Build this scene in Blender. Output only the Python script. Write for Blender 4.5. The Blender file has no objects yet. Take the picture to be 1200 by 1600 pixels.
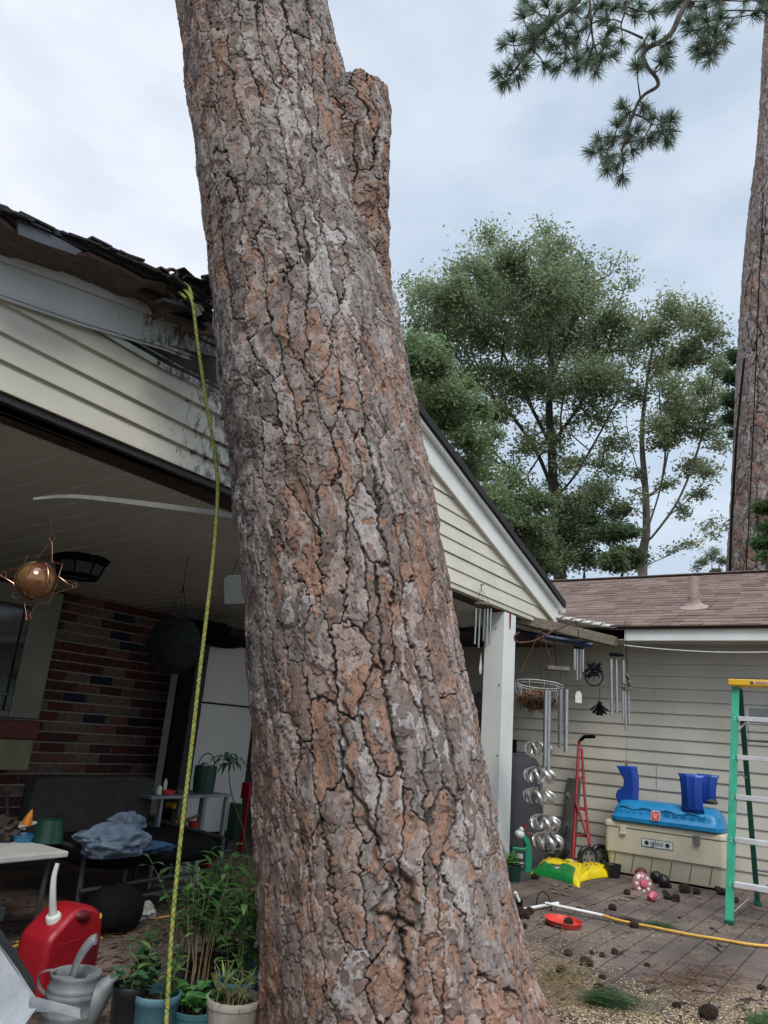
import bpy, math, random
import numpy as np
from mathutils import Vector, Matrix
random.seed(7); RNG = np.random.default_rng(11)
S = bpy.context.scene
COL = bpy.context.scene.collection
R = math.radians

# ------------------------------------------------------------------ camera, sky, sun, exposure
FPX, PITCH, ROLL, YAW, CAMZ = 1156.0, R(16.5), R(4.7), R(35.3), 1.13
UPc = np.array([math.sin(ROLL)*math.cos(PITCH), math.cos(ROLL)*math.cos(PITCH), math.sin(PITCH)])
fw = np.array([0, 0, 1.0]) - UPc*math.sin(PITCH); fw /= np.linalg.norm(fw)
rt = np.cross(UPc, fw); rt = rt if rt[0] > 0 else -rt
AX = fw*math.cos(YAW) + rt*math.sin(YAW)
AY = fw*math.sin(YAW) - rt*math.cos(YAW)
cam = bpy.data.objects.new('camera', bpy.data.cameras.new('camera')); COL.objects.link(cam)
cam.matrix_world = Matrix(((AX[0], AX[1], -AX[2], 0), (AY[0], AY[1], -AY[2], 0), (UPc[0], UPc[1], -UPc[2], CAMZ), (0, 0, 0, 1)))
cam.data.sensor_fit = 'VERTICAL'; cam.data.sensor_height = 36; cam.data.lens = FPX/1600*36
cam.data.clip_start = 0.05; cam.data.clip_end = 500
S.camera = cam
S.render.resolution_x = 768; S.render.resolution_y = 1024
S.view_settings.view_transform = 'Standard'; S.view_settings.look = 'None'
S.view_settings.exposure = 0.6; S.view_settings.gamma = 1.0

SUN_EL, SUN_AZ = R(50), R(228)          # behind the clouds; azimuth measured from +X towards +Y
W = bpy.data.worlds.new('World'); S.world = W; W.use_nodes = True
nt = W.node_tree; nt.nodes.clear()
def N(t, **k):
    n = nt.nodes.new(t)
    for a, b in k.items(): setattr(n, a, b)
    return n
sky = N('ShaderNodeTexSky', sky_type='NISHITA'); sky.sun_disc = False
sky.sun_elevation = SUN_EL; sky.sun_rotation = math.pi/2 - SUN_AZ; sky.air_density = 1.4; sky.dust_density = 3
bgs = N('ShaderNodeBackground'); bgs.inputs[1].default_value = 0.12
nt.links.new(sky.outputs[0], bgs.inputs[0])
tc = N('ShaderNodeTexCoord'); mp = N('ShaderNodeMapping'); mp.inputs['Scale'].default_value = (1, 1, 2.2)
nt.links.new(tc.outputs['Generated'], mp.inputs[0])
nz = N('ShaderNodeTexNoise'); nz.inputs['Scale'].default_value = 1.9; nz.inputs['Detail'].default_value = 7; nz.inputs['Roughness'].default_value = .55
nt.links.new(mp.outputs[0], nz.inputs[0])
rmp = N('ShaderNodeValToRGB'); e = rmp.color_ramp.elements
e[0].position = .36; e[0].color = (.50, .61, .74, 1); e[1].position = .66; e[1].color = (.66,.73,.82, 1)
nt.links.new(nz.outputs[0], rmp.inputs[0])
# brighter bank of cloud towards the left of the view (+Y side), plain grey-blue sheet to the right
sep = N('ShaderNodeVectorMath', operation='DOT_PRODUCT'); sep.inputs[1].default_value = (-.05, 1, 0)
nt.links.new(tc.outputs['Generated'], sep.inputs[0])
mr = N('ShaderNodeMapRange'); mr.inputs[1].default_value = .25; mr.inputs[2].default_value = .95; mr.interpolation_type = 'SMOOTHSTEP'
nt.links.new(sep.outputs['Value'], mr.inputs[0])
mxc = N('ShaderNodeMix', data_type='RGBA'); mxc.inputs[7].default_value = (.98, .98, 1.0, 1)
nt.links.new(mr.outputs[0], mxc.inputs[0]); nt.links.new(rmp.outputs[0], mxc.inputs[6])
mx2 = N('ShaderNodeMix', data_type='RGBA', blend_type='MULTIPLY'); mx2.inputs[0].default_value = .5
nt.links.new(mxc.outputs[2], mx2.inputs[6])
nz2 = N('ShaderNodeTexNoise'); nz2.inputs['Scale'].default_value = 5; nz2.inputs['Detail'].default_value = 8
nt.links.new(mp.outputs[0], nz2.inputs[0])
rm2 = N('ShaderNodeValToRGB'); rm2.color_ramp.elements[0].position = .35; rm2.color_ramp.elements[0].color = (.62, .68, .76, 1)
rm2.color_ramp.elements[1].position = .6
nt.links.new(nz2.outputs[0], rm2.inputs[0]); nt.links.new(rm2.outputs[0], mx2.inputs[7])
bgc = N('ShaderNodeBackground'); nt.links.new(mx2.outputs[2], bgc.inputs[0]); bgc.inputs[1].default_value = 1.0
# overcast sky is brightest overhead; raised further above the view to light the scene
sx = N('ShaderNodeSeparateXYZ'); nt.links.new(tc.outputs['Generated'], sx.inputs[0])
mrz = N('ShaderNodeMapRange'); mrz.inputs[1].default_value = .84; mrz.inputs[2].default_value = 1; mrz.inputs[3].default_value = .80; mrz.inputs[4].default_value = 5.5; mrz.interpolation_type='SMOOTHSTEP'
nt.links.new(sx.outputs[2], mrz.inputs[0]); nt.links.new(mrz.outputs[0], bgc.inputs[1])
ms = N('ShaderNodeMixShader'); ms.inputs[0].default_value = .88
nt.links.new(bgs.outputs[0], ms.inputs[1]); nt.links.new(bgc.outputs[0], ms.inputs[2])
wo = N('ShaderNodeOutputWorld'); nt.links.new(ms.outputs[0], wo.inputs[0])
sl = bpy.data.lights.new('sun', 'SUN'); sl.energy = 1.5; sl.angle = R(20); sl.color = (1, .96, .9)
so = bpy.data.objects.new('sun', sl); COL.objects.link(so)
sd = Vector((math.cos(SUN_EL)*math.cos(SUN_AZ), math.cos(SUN_EL)*math.sin(SUN_AZ), math.sin(SUN_EL)))
so.rotation_euler = sd.to_track_quat('Z', 'Y').to_euler(); so.location = sd*30

# ------------------------------------------------------------------ where a line of sight meets a wall, the ground or a distance
CAM = np.array([0, 0, CAMZ])
def ray(x, y):
    c = np.array([x-600, 800-y, FPX]); return np.array([c@AX, c@AY, c@UPc])
def on(x, y, a, v):
    r = ray(x, y); return Vector(CAM + r*(v-CAM[a])/r[a])
def G(x, y, z=0): return on(x, y, 2, z)
def PX(x, y, v): return on(x, y, 0, v)
def PY(x, y, v): return on(x, y, 1, v)
def D(x, y, d): return Vector(CAM + ray(x, y)*d/FPX)
def depth(p):
    q = np.array(p)-CAM; return q[0]*AX[2]+q[1]*AY[2]+q[2]*UPc[2]
def px2m(n, d): return n*d/FPX

# ------------------------------------------------------------------ materials
def mat(name, col, rough=.7, col2=None, scale=8, amt=1.0, bump=.0, bscale=None, metal=0, spec=.5, trans=0, attr=None, stretch=None, detail=6, ior=1.45, sub=0):
    m = bpy.data.materials.new(name); m.use_nodes = True; t = m.node_tree; b = t.nodes['Principled BSDF']
    L = t.links.new
    b.inputs['Roughness'].default_value = rough; b.inputs['Metallic'].default_value = metal
    b.inputs['Specular IOR Level'].default_value = spec; b.inputs['IOR'].default_value = ior
    if trans: b.inputs['Transmission Weight'].default_value = trans
    c = t.nodes.new('ShaderNodeTexCoord'); mpn = t.nodes.new('ShaderNodeMapping'); L(c.outputs['Object'], mpn.inputs[0])
    if stretch: mpn.inputs['Scale'].default_value = stretch
    n = t.nodes.new('ShaderNodeTexNoise'); n.inputs['Scale'].default_value = scale; n.inputs['Detail'].default_value = detail
    L(mpn.outputs[0], n.inputs[0])
    if col2 is None: col2 = tuple(x*.72 for x in col)
    r = t.nodes.new('ShaderNodeValToRGB'); r.color_ramp.elements[0].position = .5-.22/max(amt, .01)*.8; r.color_ramp.elements[1].position = .5+.22/max(amt, .01)*.8
    r.color_ramp.elements[0].color = (*col2, 1); r.color_ramp.elements[1].color = (*col, 1)
    L(n.outputs[0], r.inputs[0]); out = r.outputs[0]
    if attr:
        a = t.nodes.new('ShaderNodeAttribute'); a.attribute_name = attr
        mx = t.nodes.new('ShaderNodeMix'); mx.data_type = 'RGBA'; mx.blend_type = 'MULTIPLY'; mx.inputs[0].default_value = 1
        L(a.outputs['Color'], mx.inputs[6]); L(out, mx.inputs[7]); out = mx.outputs[2]
    L(out, b.inputs['Base Color'])
    if bump:
        n2 = t.nodes.new('ShaderNodeTexNoise'); n2.inputs['Scale'].default_value = bscale or scale*4; n2.inputs['Detail'].default_value = 5
        L(mpn.outputs[0], n2.inputs[0])
        bp = t.nodes.new('ShaderNodeBump'); bp.inputs['Strength'].default_value = 1; bp.inputs['Distance'].default_value = bump
        L(n2.outputs[0], bp.inputs['Height']); L(bp.outputs[0], b.inputs['Normal'])
    return m
def leafmat(name, tint=(1, 1, 1), tr=.5):
    m = bpy.data.materials.new(name); m.use_nodes = True; t = m.node_tree; b = t.nodes['Principled BSDF']; L = t.links.new
    a = t.nodes.new('ShaderNodeAttribute'); a.attribute_name = 'Col'
    L(a.outputs['Color'], b.inputs['Base Color']); b.inputs['Roughness'].default_value = .55
    tr_ = t.nodes.new('ShaderNodeBsdfTranslucent'); L(a.outputs['Color'], tr_.inputs[0])
    mx = t.nodes.new('ShaderNodeMixShader'); mx.inputs[0].default_value = tr
    L(b.outputs[0], mx.inputs[1]); L(tr_.outputs[0], mx.inputs[2]); L(mx.outputs[0], t.nodes['Material Output'].inputs[0])
    return m
MT = {}
def K(name, *a, **k):
    if name not in MT: MT[name] = mat(name, *a, **k)
    return MT[name]
K('vinyl', (.67, .645, .55), .5, (.57, .545, .46), 3, .8, .0006, 30)
K('wing_vinyl', (.55, .53, .46), .55, (.45, .435, .375), 2.5, .8, .0006, 30)
K('white_paint', (.78, .80, .79), .45, (.66, .68, .66), 3, .7, .0008, 25)
K('strip_vinyl', (.30, .30, .27), .45, (.2, .2, .18), 12)
K('ceiling_vinyl', (.62, .62, .57), .5, (.54, .54, .49), 2, .7)
K('dark_wood', (.075, .055, .045), .8, (.03, .024, .022), 9, 1, .004, 20)
K('raw_wood', (.16, .105, .08), .85, (.07, .05, .042), 9, 1, .003, 30, stretch=(1, 8, 8))
K('old_wood', (.20, .165, .12), .85, (.10, .085, .065), 6, 1, .004, 30, stretch=(1, 7, 7))
K('shingle_dark', (.035, .034, .036), .95, (.015, .015, .017), 40, 1, .006, 120)
K('brown_trim', (.055, .045, .045), .6, (.03, .027, .03), 5, 1)
K('black', (.006, .006, .007), .85, (.004, .004, .005), 8, 1, .001, spec=.15)
K('black_plastic', (.016, .017, .02), .38, (.010, .010, .013), 8, 1)
K('dark_fabric', (.035, .036, .034), .95, (.022, .023, .022), 14, 1, .003, 90)
K('grey_tarp', (.045, .045, .055), .8, (.03, .03, .038), 5, 1, .01, 7)
K('fridge', (.72, .73, .70), .35, (.66, .67, .64), 3, .6)
K('grey_metal', (.22, .23, .24), .45, (.16, .17, .18), 10, 1, metal=.4)
K('alu', (.74, .75, .76), .4, (.60, .61, .62), 12, 1, .0005, metal=.3)
K('steel', (.55, .56, .58), .22, (.42, .42, .44), 10, 1, metal=.9)
K('galv', (.27, .29, .295), .6, (.13, .145, .155), 11, 1.0, .002, 30, metal=.25)
K('rust', (.16, .075, .04), .9, (.07, .035, .02), 20, 1, .002)
K('copper', (.42, .22, .14), .3, (.25, .12, .08), 15, 1, metal=.9)
K('red_plastic', (.33, .009, .018), .42, (.26, .006, .013), 6, .9, .0015, 25)
K('red_paint', (.33, .018, .03), .45, (.22, .012, .02), 14, 1)
K('red_bright', (.62, .05, .035), .4, (.5, .04, .03), 9, 1)
K('yellow_cap', (.75, .42, .02), .45, (.62, .33, .01), 9, 1)
K('white_plastic', (.66, .68, .64), .5, (.5, .52, .48), 12, 1)
K('lblue_pot', (.10, .22, .27), .55, (.07, .16, .20), 7, 1.1, .001)
K('teal_pot', (.055, .16, .17), .5, (.035, .11, .12), 8, 1.1, .001)
K('blue_pot', (.05, .20, .36), .45, (.035, .14, .27), 8, 1, .001)
K('beige_pot', (.33, .30, .26), .75, (.22, .20, .17), 9, 1.2, .002)
K('olive_pot', (.08, .085, .06), .7, (.05, .05, .04), 9, 1)
K('soil', (.035, .025, .018), 1, (.015, .011, .008), 50, 1, .01, 60)
K('stem', (.10, .14, .05), .7, (.07, .09, .035), 20)
K('dry_stem', (.26, .20, .11), .8, (.17, .12, .07), 20)
K('branch', (.12, .10, .085), .9, (.06, .05, .045), 12, 1, .01, 15)
K('cooler', (.60, .56, .44), .5, (.50, .46, .35), 4, 1, .0006, 40)
K('toy_blue', (.012, .22, .46), .36, (.01, .17, .37), 5, 1, .0008)
K('leg_blue', (.008, .055, .33), .36, (.006, .04, .25), 5, 1, .0008)
K('ladder_green', (.04, .36, .22), .42, (.03, .27, .16), 12, 1)
K('ladder_dark', (.012, .10, .07), .5, (.01, .07, .05), 12, 1)
K('yellow_paint', (.80, .48, .02), .45, (.68, .40, .015), 12, 1)
K('hose', (.62, .36, .06), .5, (.48, .27, .04), 9, 1)
K('pvc', (.74, .74, .72), .4, (.6, .6, .58), 12, 1)
K('coir', (.17, .09, .05), 1, (.07, .04, .025), 60, 1, .02, 60)
K('cone', (.085, .05, .033), .9, (.03, .02, .015), 40, 1, .003, 80)
K('platform_wood', (.20, .18, .14), .85, (.11, .10, .08), 14, 1, .002)
K('green_plastic', (.01, .25, .12), .4, (.008, .19, .09), 8, 1)
K('dgreen_plastic', (.01, .05, .035), .35, (.007, .035, .025), 8, 1)
K('pink_plastic', (.50, .10, .14), .3, (.4, .06, .09), 12, 1)
K('brown_red', (.16, .035, .025), .6, (.10, .02, .018), 12, 1)
K('denim', (.12, .165, .22), .9, (.065, .09, .13), 9, 1.2, .006, 40)
K('navy_cloth', (.03, .08, .15), .9, (.015, .04, .09), 9, 1.2, .006, 40)
K('twig', (.07, .048, .035), .95, (.035, .025, .02), 30, 1, .002)
K('straw', (.30, .20, .09), .9, (.18, .11, .05), 40)
K('glass_dark', (.02, .035, .033), .06, (.012, .02, .02), 2, 1, spec=.8)
K('lamp_glass', (.10, .12, .13), .25, (.07, .085, .09), 6, 1)
K('paper', (.50, .50, .47), .8, (.40, .40, .37), 9)
K('ridge', (.09, .07, .065), .95, (.055, .042, .04), 20, 1, .004)
K('pipe_brown', (.34, .26, .225), .6, (.26, .2, .17), 20, 1)
K('wire_white', (.6, .62, .6), .5)
K('cut_wood', (.22, .12, .085), .9, (.10, .06, .045), 22, 1.3, .012, 30)

# ------------------------------------------------------------------ mesh helpers
def _frame(d):
    d = d.normalized(); a = Vector((0, 0, 1)) if abs(d.z) < .9 else Vector((1, 0, 0))
    u = d.cross(a).normalized(); return u, d.cross(u).normalized()
class M:
    def __init__(s): s.v = []; s.f = []; s.mi = []; s.cur = 0; s.vc = []
    def add(s, vs, fs):
        o = len(s.v); s.v += [tuple(v) for v in vs]; s.f += [tuple(i+o for i in f) for f in fs]; s.mi += [s.cur]*len(fs); return s
    def box(s, a, b, rot=None, c=None):
        x0, y0, z0 = a; x1, y1, z1 = b
        vs = [Vector(p) for p in ((x0,y0,z0),(x1,y0,z0),(x1,y1,z0),(x0,y1,z0),(x0,y0,z1),(x1,y0,z1),(x1,y1,z1),(x0,y1,z1))]
        if rot: vs = [rot @ v for v in vs]
        if c is not None: vs = [v+Vector(c) for v in vs]
        return s.add(vs, ((3,2,1,0),(4,5,6,7),(0,1,5,4),(1,2,6,5),(2,3,7,6),(3,0,4,7)))
    def hexa(s, q, r):   # two quads (lists of 4 points) joined into a solid
        return s.add(list(q)+list(r), ((3,2,1,0),(4,5,6,7),(0,1,5,4),(1,2,6,5),(2,3,7,6),(3,0,4,7)))
    def prism(s, poly, off):
        n = len(poly); off = Vector(off); vs = [Vector(p) for p in poly]; vs += [v+off for v in vs]
        fs = [tuple(range(n-1, -1, -1)), tuple(range(n, 2*n))]+[(i, (i+1) % n, n+(i+1) % n, n+i) for i in range(n)]
        return s.add(vs, fs)
    def tube(s, pts, r, n=8, cap=True, flat=None):
        pts = [Vector(p) for p in pts]; m = len(pts)
        if not hasattr(r, '__len__'): r = [r]*m
        u = None; vs = []
        for i, p in enumerate(pts):
            d = (pts[min(i+1, m-1)]-pts[max(i-1, 0)])
            if d.length < 1e-9: d = Vector((0, 0, 1))
            d.normalize()
            if u is None: u, w = _frame(d)
            else:
                u = (u-d*u.dot(d));
                if u.length < 1e-6: u, w = _frame(d)
                u.normalize(); w = d.cross(u)
            for k in range(n):
                a = 2*math.pi*k/n; f = flat or 1
                vs.append(p+(u*math.cos(a)+w*math.sin(a)*f)*r[i])
        fs = [(i*n+k, i*n+(k+1) % n, (i+1)*n+(k+1) % n, (i+1)*n+k) for i in range(m-1) for k in range(n)]
        if cap: fs += [tuple(range(n-1, -1, -1)), tuple((m-1)*n+k for k in range(n))]
        return s.add(vs, fs)
    def lathe(s, prof, c=(0, 0, 0), n=24, mtx=None, ribs=0, ribamp=0, cap=False):
        vs = []; c = Vector(c)
        for r, z in prof:
            for k in range(n):
                a = 2*math.pi*k/n; rr = r*(1+ribamp*math.cos(ribs*a)) if ribs else r
                p = Vector((rr*math.cos(a), rr*math.sin(a), z)); vs.append((mtx @ p if mtx else p)+c)
        m = len(prof)
        fs = [(i*n+k, i*n+(k+1) % n, (i+1)*n+(k+1) % n, (i+1)*n+k) for i in range(m-1) for k in range(n)]
        if cap: fs += [tuple(range(n-1, -1, -1)), tuple((m-1)*n+k for k in range(n))]
        return s.add(vs, fs)
    def lump(s, c, rad, n=16, amp=.12, seed=0, mtx=None, boxy=1.0, freq=3):
        rn = random.Random(seed); ph = [(rn.uniform(0, 6.3), rn.uniform(0, 6.3), rn.uniform(.6, 1.4)*freq, rn.uniform(.6, 1.4)*freq) for _ in range(5)]
        vs = []; c = Vector(c); m = n
        for i in range(m+1):
            th = math.pi*i/m
            for k in range(2*n):
                a = math.pi*k/n
                d = Vector((math.sin(th)*math.cos(a), math.sin(th)*math.sin(a), math.cos(th)))
                f = 1+amp*sum(math.sin(d.x*q[2]*2+q[0])*math.cos(d.y*q[3]*2+d.z*q[2]*2+q[1]) for q in ph)/2.2
                if boxy != 1.0: d = Vector([math.copysign(abs(t)**boxy, t) for t in d])
                p = Vector((d.x*rad[0], d.y*rad[1], d.z*rad[2]))*f
                vs.append((mtx @ p if mtx else p)+c)
        w = 2*n
        return s.add(vs, [(i*w+k, (i+1)*w+k, (i+1)*w+(k+1) % w, i*w+(k+1) % w) for i in range(m) for k in range(w)])
    def crumple(s, c, rad, seed=0, amp=.35, n=90, mtx=None, nf=5):
        th = np.linspace(0, math.pi, n//2+1)[:, None]*np.ones((1, n)); ph = np.linspace(0, 2*math.pi, n, endpoint=False)[None, :]*np.ones((n//2+1, 1))
        U = ph/(2*math.pi); Vv = th/math.pi; f = np.zeros_like(U)
        for k, (a, q) in enumerate(((1, 1), (.6, 2), (.35, 4), (.15, 8))):
            w = .25*(vnoise(U*nf*q, Vv*nf*q*.6, nf*q, seed+20+k)-.5)
            v_ = vnoise((U+w*.1)*nf*q, (Vv+w*.2)*nf*q*.7, nf*q, seed+k); f += a*(1-2*np.abs(2*v_-1))*.5
        r = 1+amp*f*np.sin(th)**.5
        X = np.stack([np.sin(th)*np.cos(ph)*rad[0]*r, np.sin(th)*np.sin(ph)*rad[1]*r, np.maximum(np.cos(th)*rad[2]*r, -rad[2]*.75)], -1).reshape(-1, 3)
        vs = [Vector(p)+Vector(c) for p in X]
        return s.add(vs, [(i*n+k, (i+1)*n+k, (i+1)*n+(k+1) % n, i*n+(k+1) % n) for i in range(n//2) for k in range(n)])
    def leaf(s, p, d, L, w, droop=.4, up=None, col=None, seg=3):
        d = Vector(d).normalized(); side = d.cross(up or Vector((0, 0, 1)))
        if side.length < .05: side = Vector((1, 0, 0))
        side.normalize(); p = Vector(p); vs = []; 
        ws = {2: (.0, 1, 0), 3: (.25, 1, .7, 0.02), 4: (.2, .85, 1, .6, .02)}[seg]
        cur = p.copy(); dd = d.copy()
        for i in range(seg+1):
            vs += [cur-side*w*.5*ws[i], cur+side*w*.5*ws[i]]
            cur = cur+dd*(L/seg); dd = (dd+Vector((0, 0, -droop))).normalized()
        s.add(vs, [(2*i, 2*i+1, 2*i+3, 2*i+2) for i in range(seg)])
        s.vc += [col or (.05, .12, .03)]*len(vs)
        return s
    def build(s, name, m, parent=None, smooth=False, bevel=0, ang=40, origin=None, sharp=True):
        me = bpy.data.meshes.new(name)
        base = Vector(origin) if origin is not None else None
        if base is None:
            if parent is not None: base = wloc(parent)
            else:
                a = np.array(s.v); base = Vector(((a[:, 0].min()+a[:, 0].max())/2, (a[:, 1].min()+a[:, 1].max())/2, a[:, 2].min()))
        vs = np.array(s.v, dtype=float)-np.array(base)
        me.from_pydata(vs.tolist(), [], s.f)
        for x in (m if isinstance(m, (list, tuple)) else [m]): me.materials.append(MT[x] if isinstance(x, str) else x)
        if any(s.mi): me.polygons.foreach_set('material_index', s.mi)
        if smooth:
            me.polygons.foreach_set('use_smooth', [True]*len(me.polygons))
            if sharp: me.set_sharp_from_angle(angle=R(ang))
        if len(s.vc) == len(s.v) and s.vc:
            at = me.color_attributes.new('Col', 'FLOAT_COLOR', 'POINT')
            at.data.foreach_set('color', np.hstack([np.array(s.vc), np.ones((len(s.vc), 1))]).ravel())
        me.update()
        o = bpy.data.objects.new(name, me); COL.objects.link(o)
        if parent is not None:
            o.parent = parent; o.location = base-wloc(parent)
        else: o.location = base
        if bevel:
            b = o.modifiers.new('bevel', 'BEVEL'); b.width = bevel; b.segments = 2; b.limit_method = 'ANGLE'
        return o
def wloc(o):
    v = Vector(o.location)
    while o.parent: o = o.parent; v += Vector(o.location)
    return v
def tag(o, label=None, cat=None, group=None, kind=None):
    if label: o['label'] = label
    if cat: o['category'] = cat
    if group: o['group'] = group
    if kind: o['kind'] = kind
    return o
def thing(name, loc, label, cat, group=None):
    o = bpy.data.objects.new(name, None); o.empty_display_size = .1; COL.objects.link(o); o.location = Vector(loc)
    return tag(o, label, cat, group)
def dup(o, loc, rot=0, scale=1, label=None, parent=None):
    c = o.copy(); COL.objects.link(c)
    if parent is None:
        c.location = loc; c.rotation_euler.z = rot if not hasattr(rot, '__len__') else 0
        if hasattr(rot, '__len__'): c.rotation_euler = rot
        c.scale = (scale,)*3
        if label: c['label'] = label
    else: c.parent = parent
    for ch in [x for x in bpy.data.objects if x.parent == o]:
        dup(ch, None, parent=c)
    return c
def V(*a): return Vector(a)
def text_mesh(txt, size, ext=.0008, bold=0):
    cu = bpy.data.curves.new('lettering', 'FONT'); cu.body = txt; cu.size = size; cu.extrude = ext; cu.offset = bold
    cu.align_x = 'CENTER'; cu.align_y = 'CENTER'
    o = bpy.data.objects.new('lettering', cu); COL.objects.link(o)
    dg = bpy.context.evaluated_depsgraph_get(); me = bpy.data.meshes.new_from_object(o.evaluated_get(dg))
    vs = [v.co.copy() for v in me.vertices]; fs = [tuple(p.vertices) for p in me.polygons]
    bpy.data.objects.remove(o); return vs, fs
def put_text(mm, txt, size, c, ex, ey, ext=.0008, bold=0):
    vs, fs = text_mesh(txt, size, ext, bold); c = Vector(c); ex = Vector(ex); ey = Vector(ey); ez = ex.cross(ey)
    mm.add([c+ex*v.x+ey*v.y+ez*v.z for v in vs], fs)

# ------------------------------------------------------------------ noise on arrays
def vnoise(u, v, nu, seed):          # value noise; u in cells, periodic in nu
    t = np.random.default_rng(seed).random((nu, 509))
    iu = np.floor(u).astype(int); iv = np.floor(v).astype(int); a = u-iu; b = v-iv
    a = a*a*(3-2*a); b = b*b*(3-2*b); f = lambda i, j: t[i % nu, j % 509]
    return (f(iu, iv)*(1-a)+f(iu+1, iv)*a)*(1-b)+(f(iu, iv+1)*(1-a)+f(iu+1, iv+1)*a)*b
def vor(u, v, nu, seed, jit=.85):
    g = np.random.default_rng(seed); tx = g.random((nu, 509)); ty = g.random((nu, 509)); ti = g.random((nu, 509))
    iu = np.floor(u).astype(int); iv = np.floor(v).astype(int)
    f1 = np.full(u.shape, 9.0); f2 = f1.copy(); x1 = f1*0; y1 = f1*0; x2 = f1*0; y2 = f1*0; idd = f1*0
    for du in (-1, 0, 1):
        for dv in (-1, 0, 1):
            a = iu+du; b = iv+dv; k = (a % nu, b % 509)
            px = a+.5+(tx[k]-.5)*jit+.0*(b % 2); py = b+.5+(ty[k]-.5)*jit
            dx = px-u; dy = py-v; d = np.sqrt(dx*dx+dy*dy)
            m1 = d < f1; m2 = (~m1) & (d < f2)
            f2 = np.where(m1, f1, np.where(m2, d, f2)); x2 = np.where(m1, x1, np.where(m2, dx, x2)); y2 = np.where(m1, y1, np.where(m2, dy, y2))
            f1 = np.where(m1, d, f1); x1 = np.where(m1, dx, x1); y1 = np.where(m1, dy, y1); idd = np.where(m1, ti[k], idd)
    ex = np.abs(x2-x1); ey = np.abs(y2-y1)
    return f2-f1, idd, ey/(ex+ey+1e-6)
def sst(a, b, x): t = np.clip((x-a)/(b-a), 0, 1); return t*t*(3-2*t)
def bark(u, v, Lc, seed, cell=(.10, .26), deep=.02):
    """u, v in metres (u runs round the trunk, Lc = girth): outward height in metres and colour of loblolly bark"""
    def vn(size, vs, sd):
        n = max(3, int(round(Lc/size))); return vnoise(u/Lc*n, v/vs, n, sd)-.5
    wu = .060*vn(.42, 1.0, seed+1)+.028*vn(.12, .22, seed+2)+.022*vn(.04, .05, seed+3)+.014*vn(.018, .016, seed+4)+.007*vn(.009, .008, seed+9)
    wv = .14*vn(.33, .5, seed+5)+.05*vn(.09, .1, seed+6)+.034*vn(.03, .035, seed+7)+.018*vn(.014, .013, seed+8)+.008*vn(.008, .008, seed+10)
    def cells(cu, cv, sd, k=1.0):
        n = max(3, int(round(Lc/cu))); return vor((u+wu*k)/Lc*n, (v+wv*k)/cv, n, sd, .95)
    dA, iA, eA = cells(cell[0], cell[1], seed+20)
    dB, iB, eB = cells(cell[0]*.55, cell[1]*.50, seed+21, 1.2)
    wid = .05+.17*np.clip(vn(.25, .6, seed+30)+.5, 0, 1)**1.6
    qa = dA*(1+7.0*eA**1.3)/(wid*1.5+.02)
    crack = 1-sst(.1, 1, qa)
    crack2 = (1-sst(.0, .07, dB*(1+1.2*eB)))*(iB > .45)
    # stepped flakes: contour levels of a ragged field, different on every plate
    Nf = .5+.62*vn(.085, .13, seed+40)+.40*vn(.040, .060, seed+41)+.13*vn(.018, .022, seed+42)+.07*vn(.009, .010, seed+43)
    Lf = Nf*7.0+iA*5+np.where(iB > .5, 1.3, 0)+.0*v
    lev = np.floor(Lf); fr = Lf-lev
    st = lev+np.minimum(fr/.10, 1)
    base = st-iA*5
    def hsh(k): return np.mod(np.sin(lev*12.9898*k+np.floor(iA*997)*78.233+k*3.1)*43758.5453, 1.0)
    h1, h2 = hsh(1.0), hsh(1.7)
    h = .0042*base+.0014*(fr-.5)-deep*crack-.005*crack2*(1-crack)+.002*sst(0, .5, dA)
    h += .0016*vn(.012, .016, seed+44)+.0012*vn(.006, .006, seed+45)
    h -= .0016*(fr < .12)
    # rough crumbly fissure floors
    h += crack*(.006*vn(.02, .03, seed+46)+.004*vn(.009, .01, seed+47))
    patch = np.clip(.5+1.2*vn(.5, .9, seed+50)+.8*vn(.16, .3, seed+51), 0, 1)
    hgt = sst(4.2, 1.2, v)*.14
    low = np.clip((5.2-base)/4, -.5, 1)
    org = sst(.58, .72, patch*.50+h1*.46+low*.18+hgt)[..., None]
    grey = np.array([.318, .268, .242]); orange = np.array([.325, .195, .140]); dark = np.array([.050, .041, .038]); pale = np.array([.47, .43, .41]); umb = np.array([.19, .150, .132])
    c = grey*(1-org)+orange*org
    k2 = ((h2 > .74)*.75)[..., None]; c = c*(1-k2)+pale*k2*(1-.4*org)+orange*k2*.4*org
    k2 = ((h2 < .24)*.7)[..., None]; c = c*(1-k2)+umb*k2
    c = c*(.90+.22*(h1-.5)[..., None]+.32*(vn(.03, .05, seed+60)[..., None])+.26*(vn(.009, .011, seed+62)[..., None]))
    c = c*(1-.52*(fr < .12)[..., None])*(1+.13*((fr > .86))[..., None])
    k = np.clip(sst(1.05, .35, qa)*1.0+.6*crack2, 0, 1)[..., None]
    c = c*(1-k)+dark*(.8+.9*(vn(.02, .02, seed+63)[..., None]+.5))*k
    return h, np.clip(c, .004, .6), dA
def barkmat():
    m = mat('bark', (1, 1, 1), .88, (.72, .72, .74), 60, 1.2, .0022, 190, attr='Col', stretch=(1, 1, .45), spec=.25)
    return m
MT['bark'] = barkmat()
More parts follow.
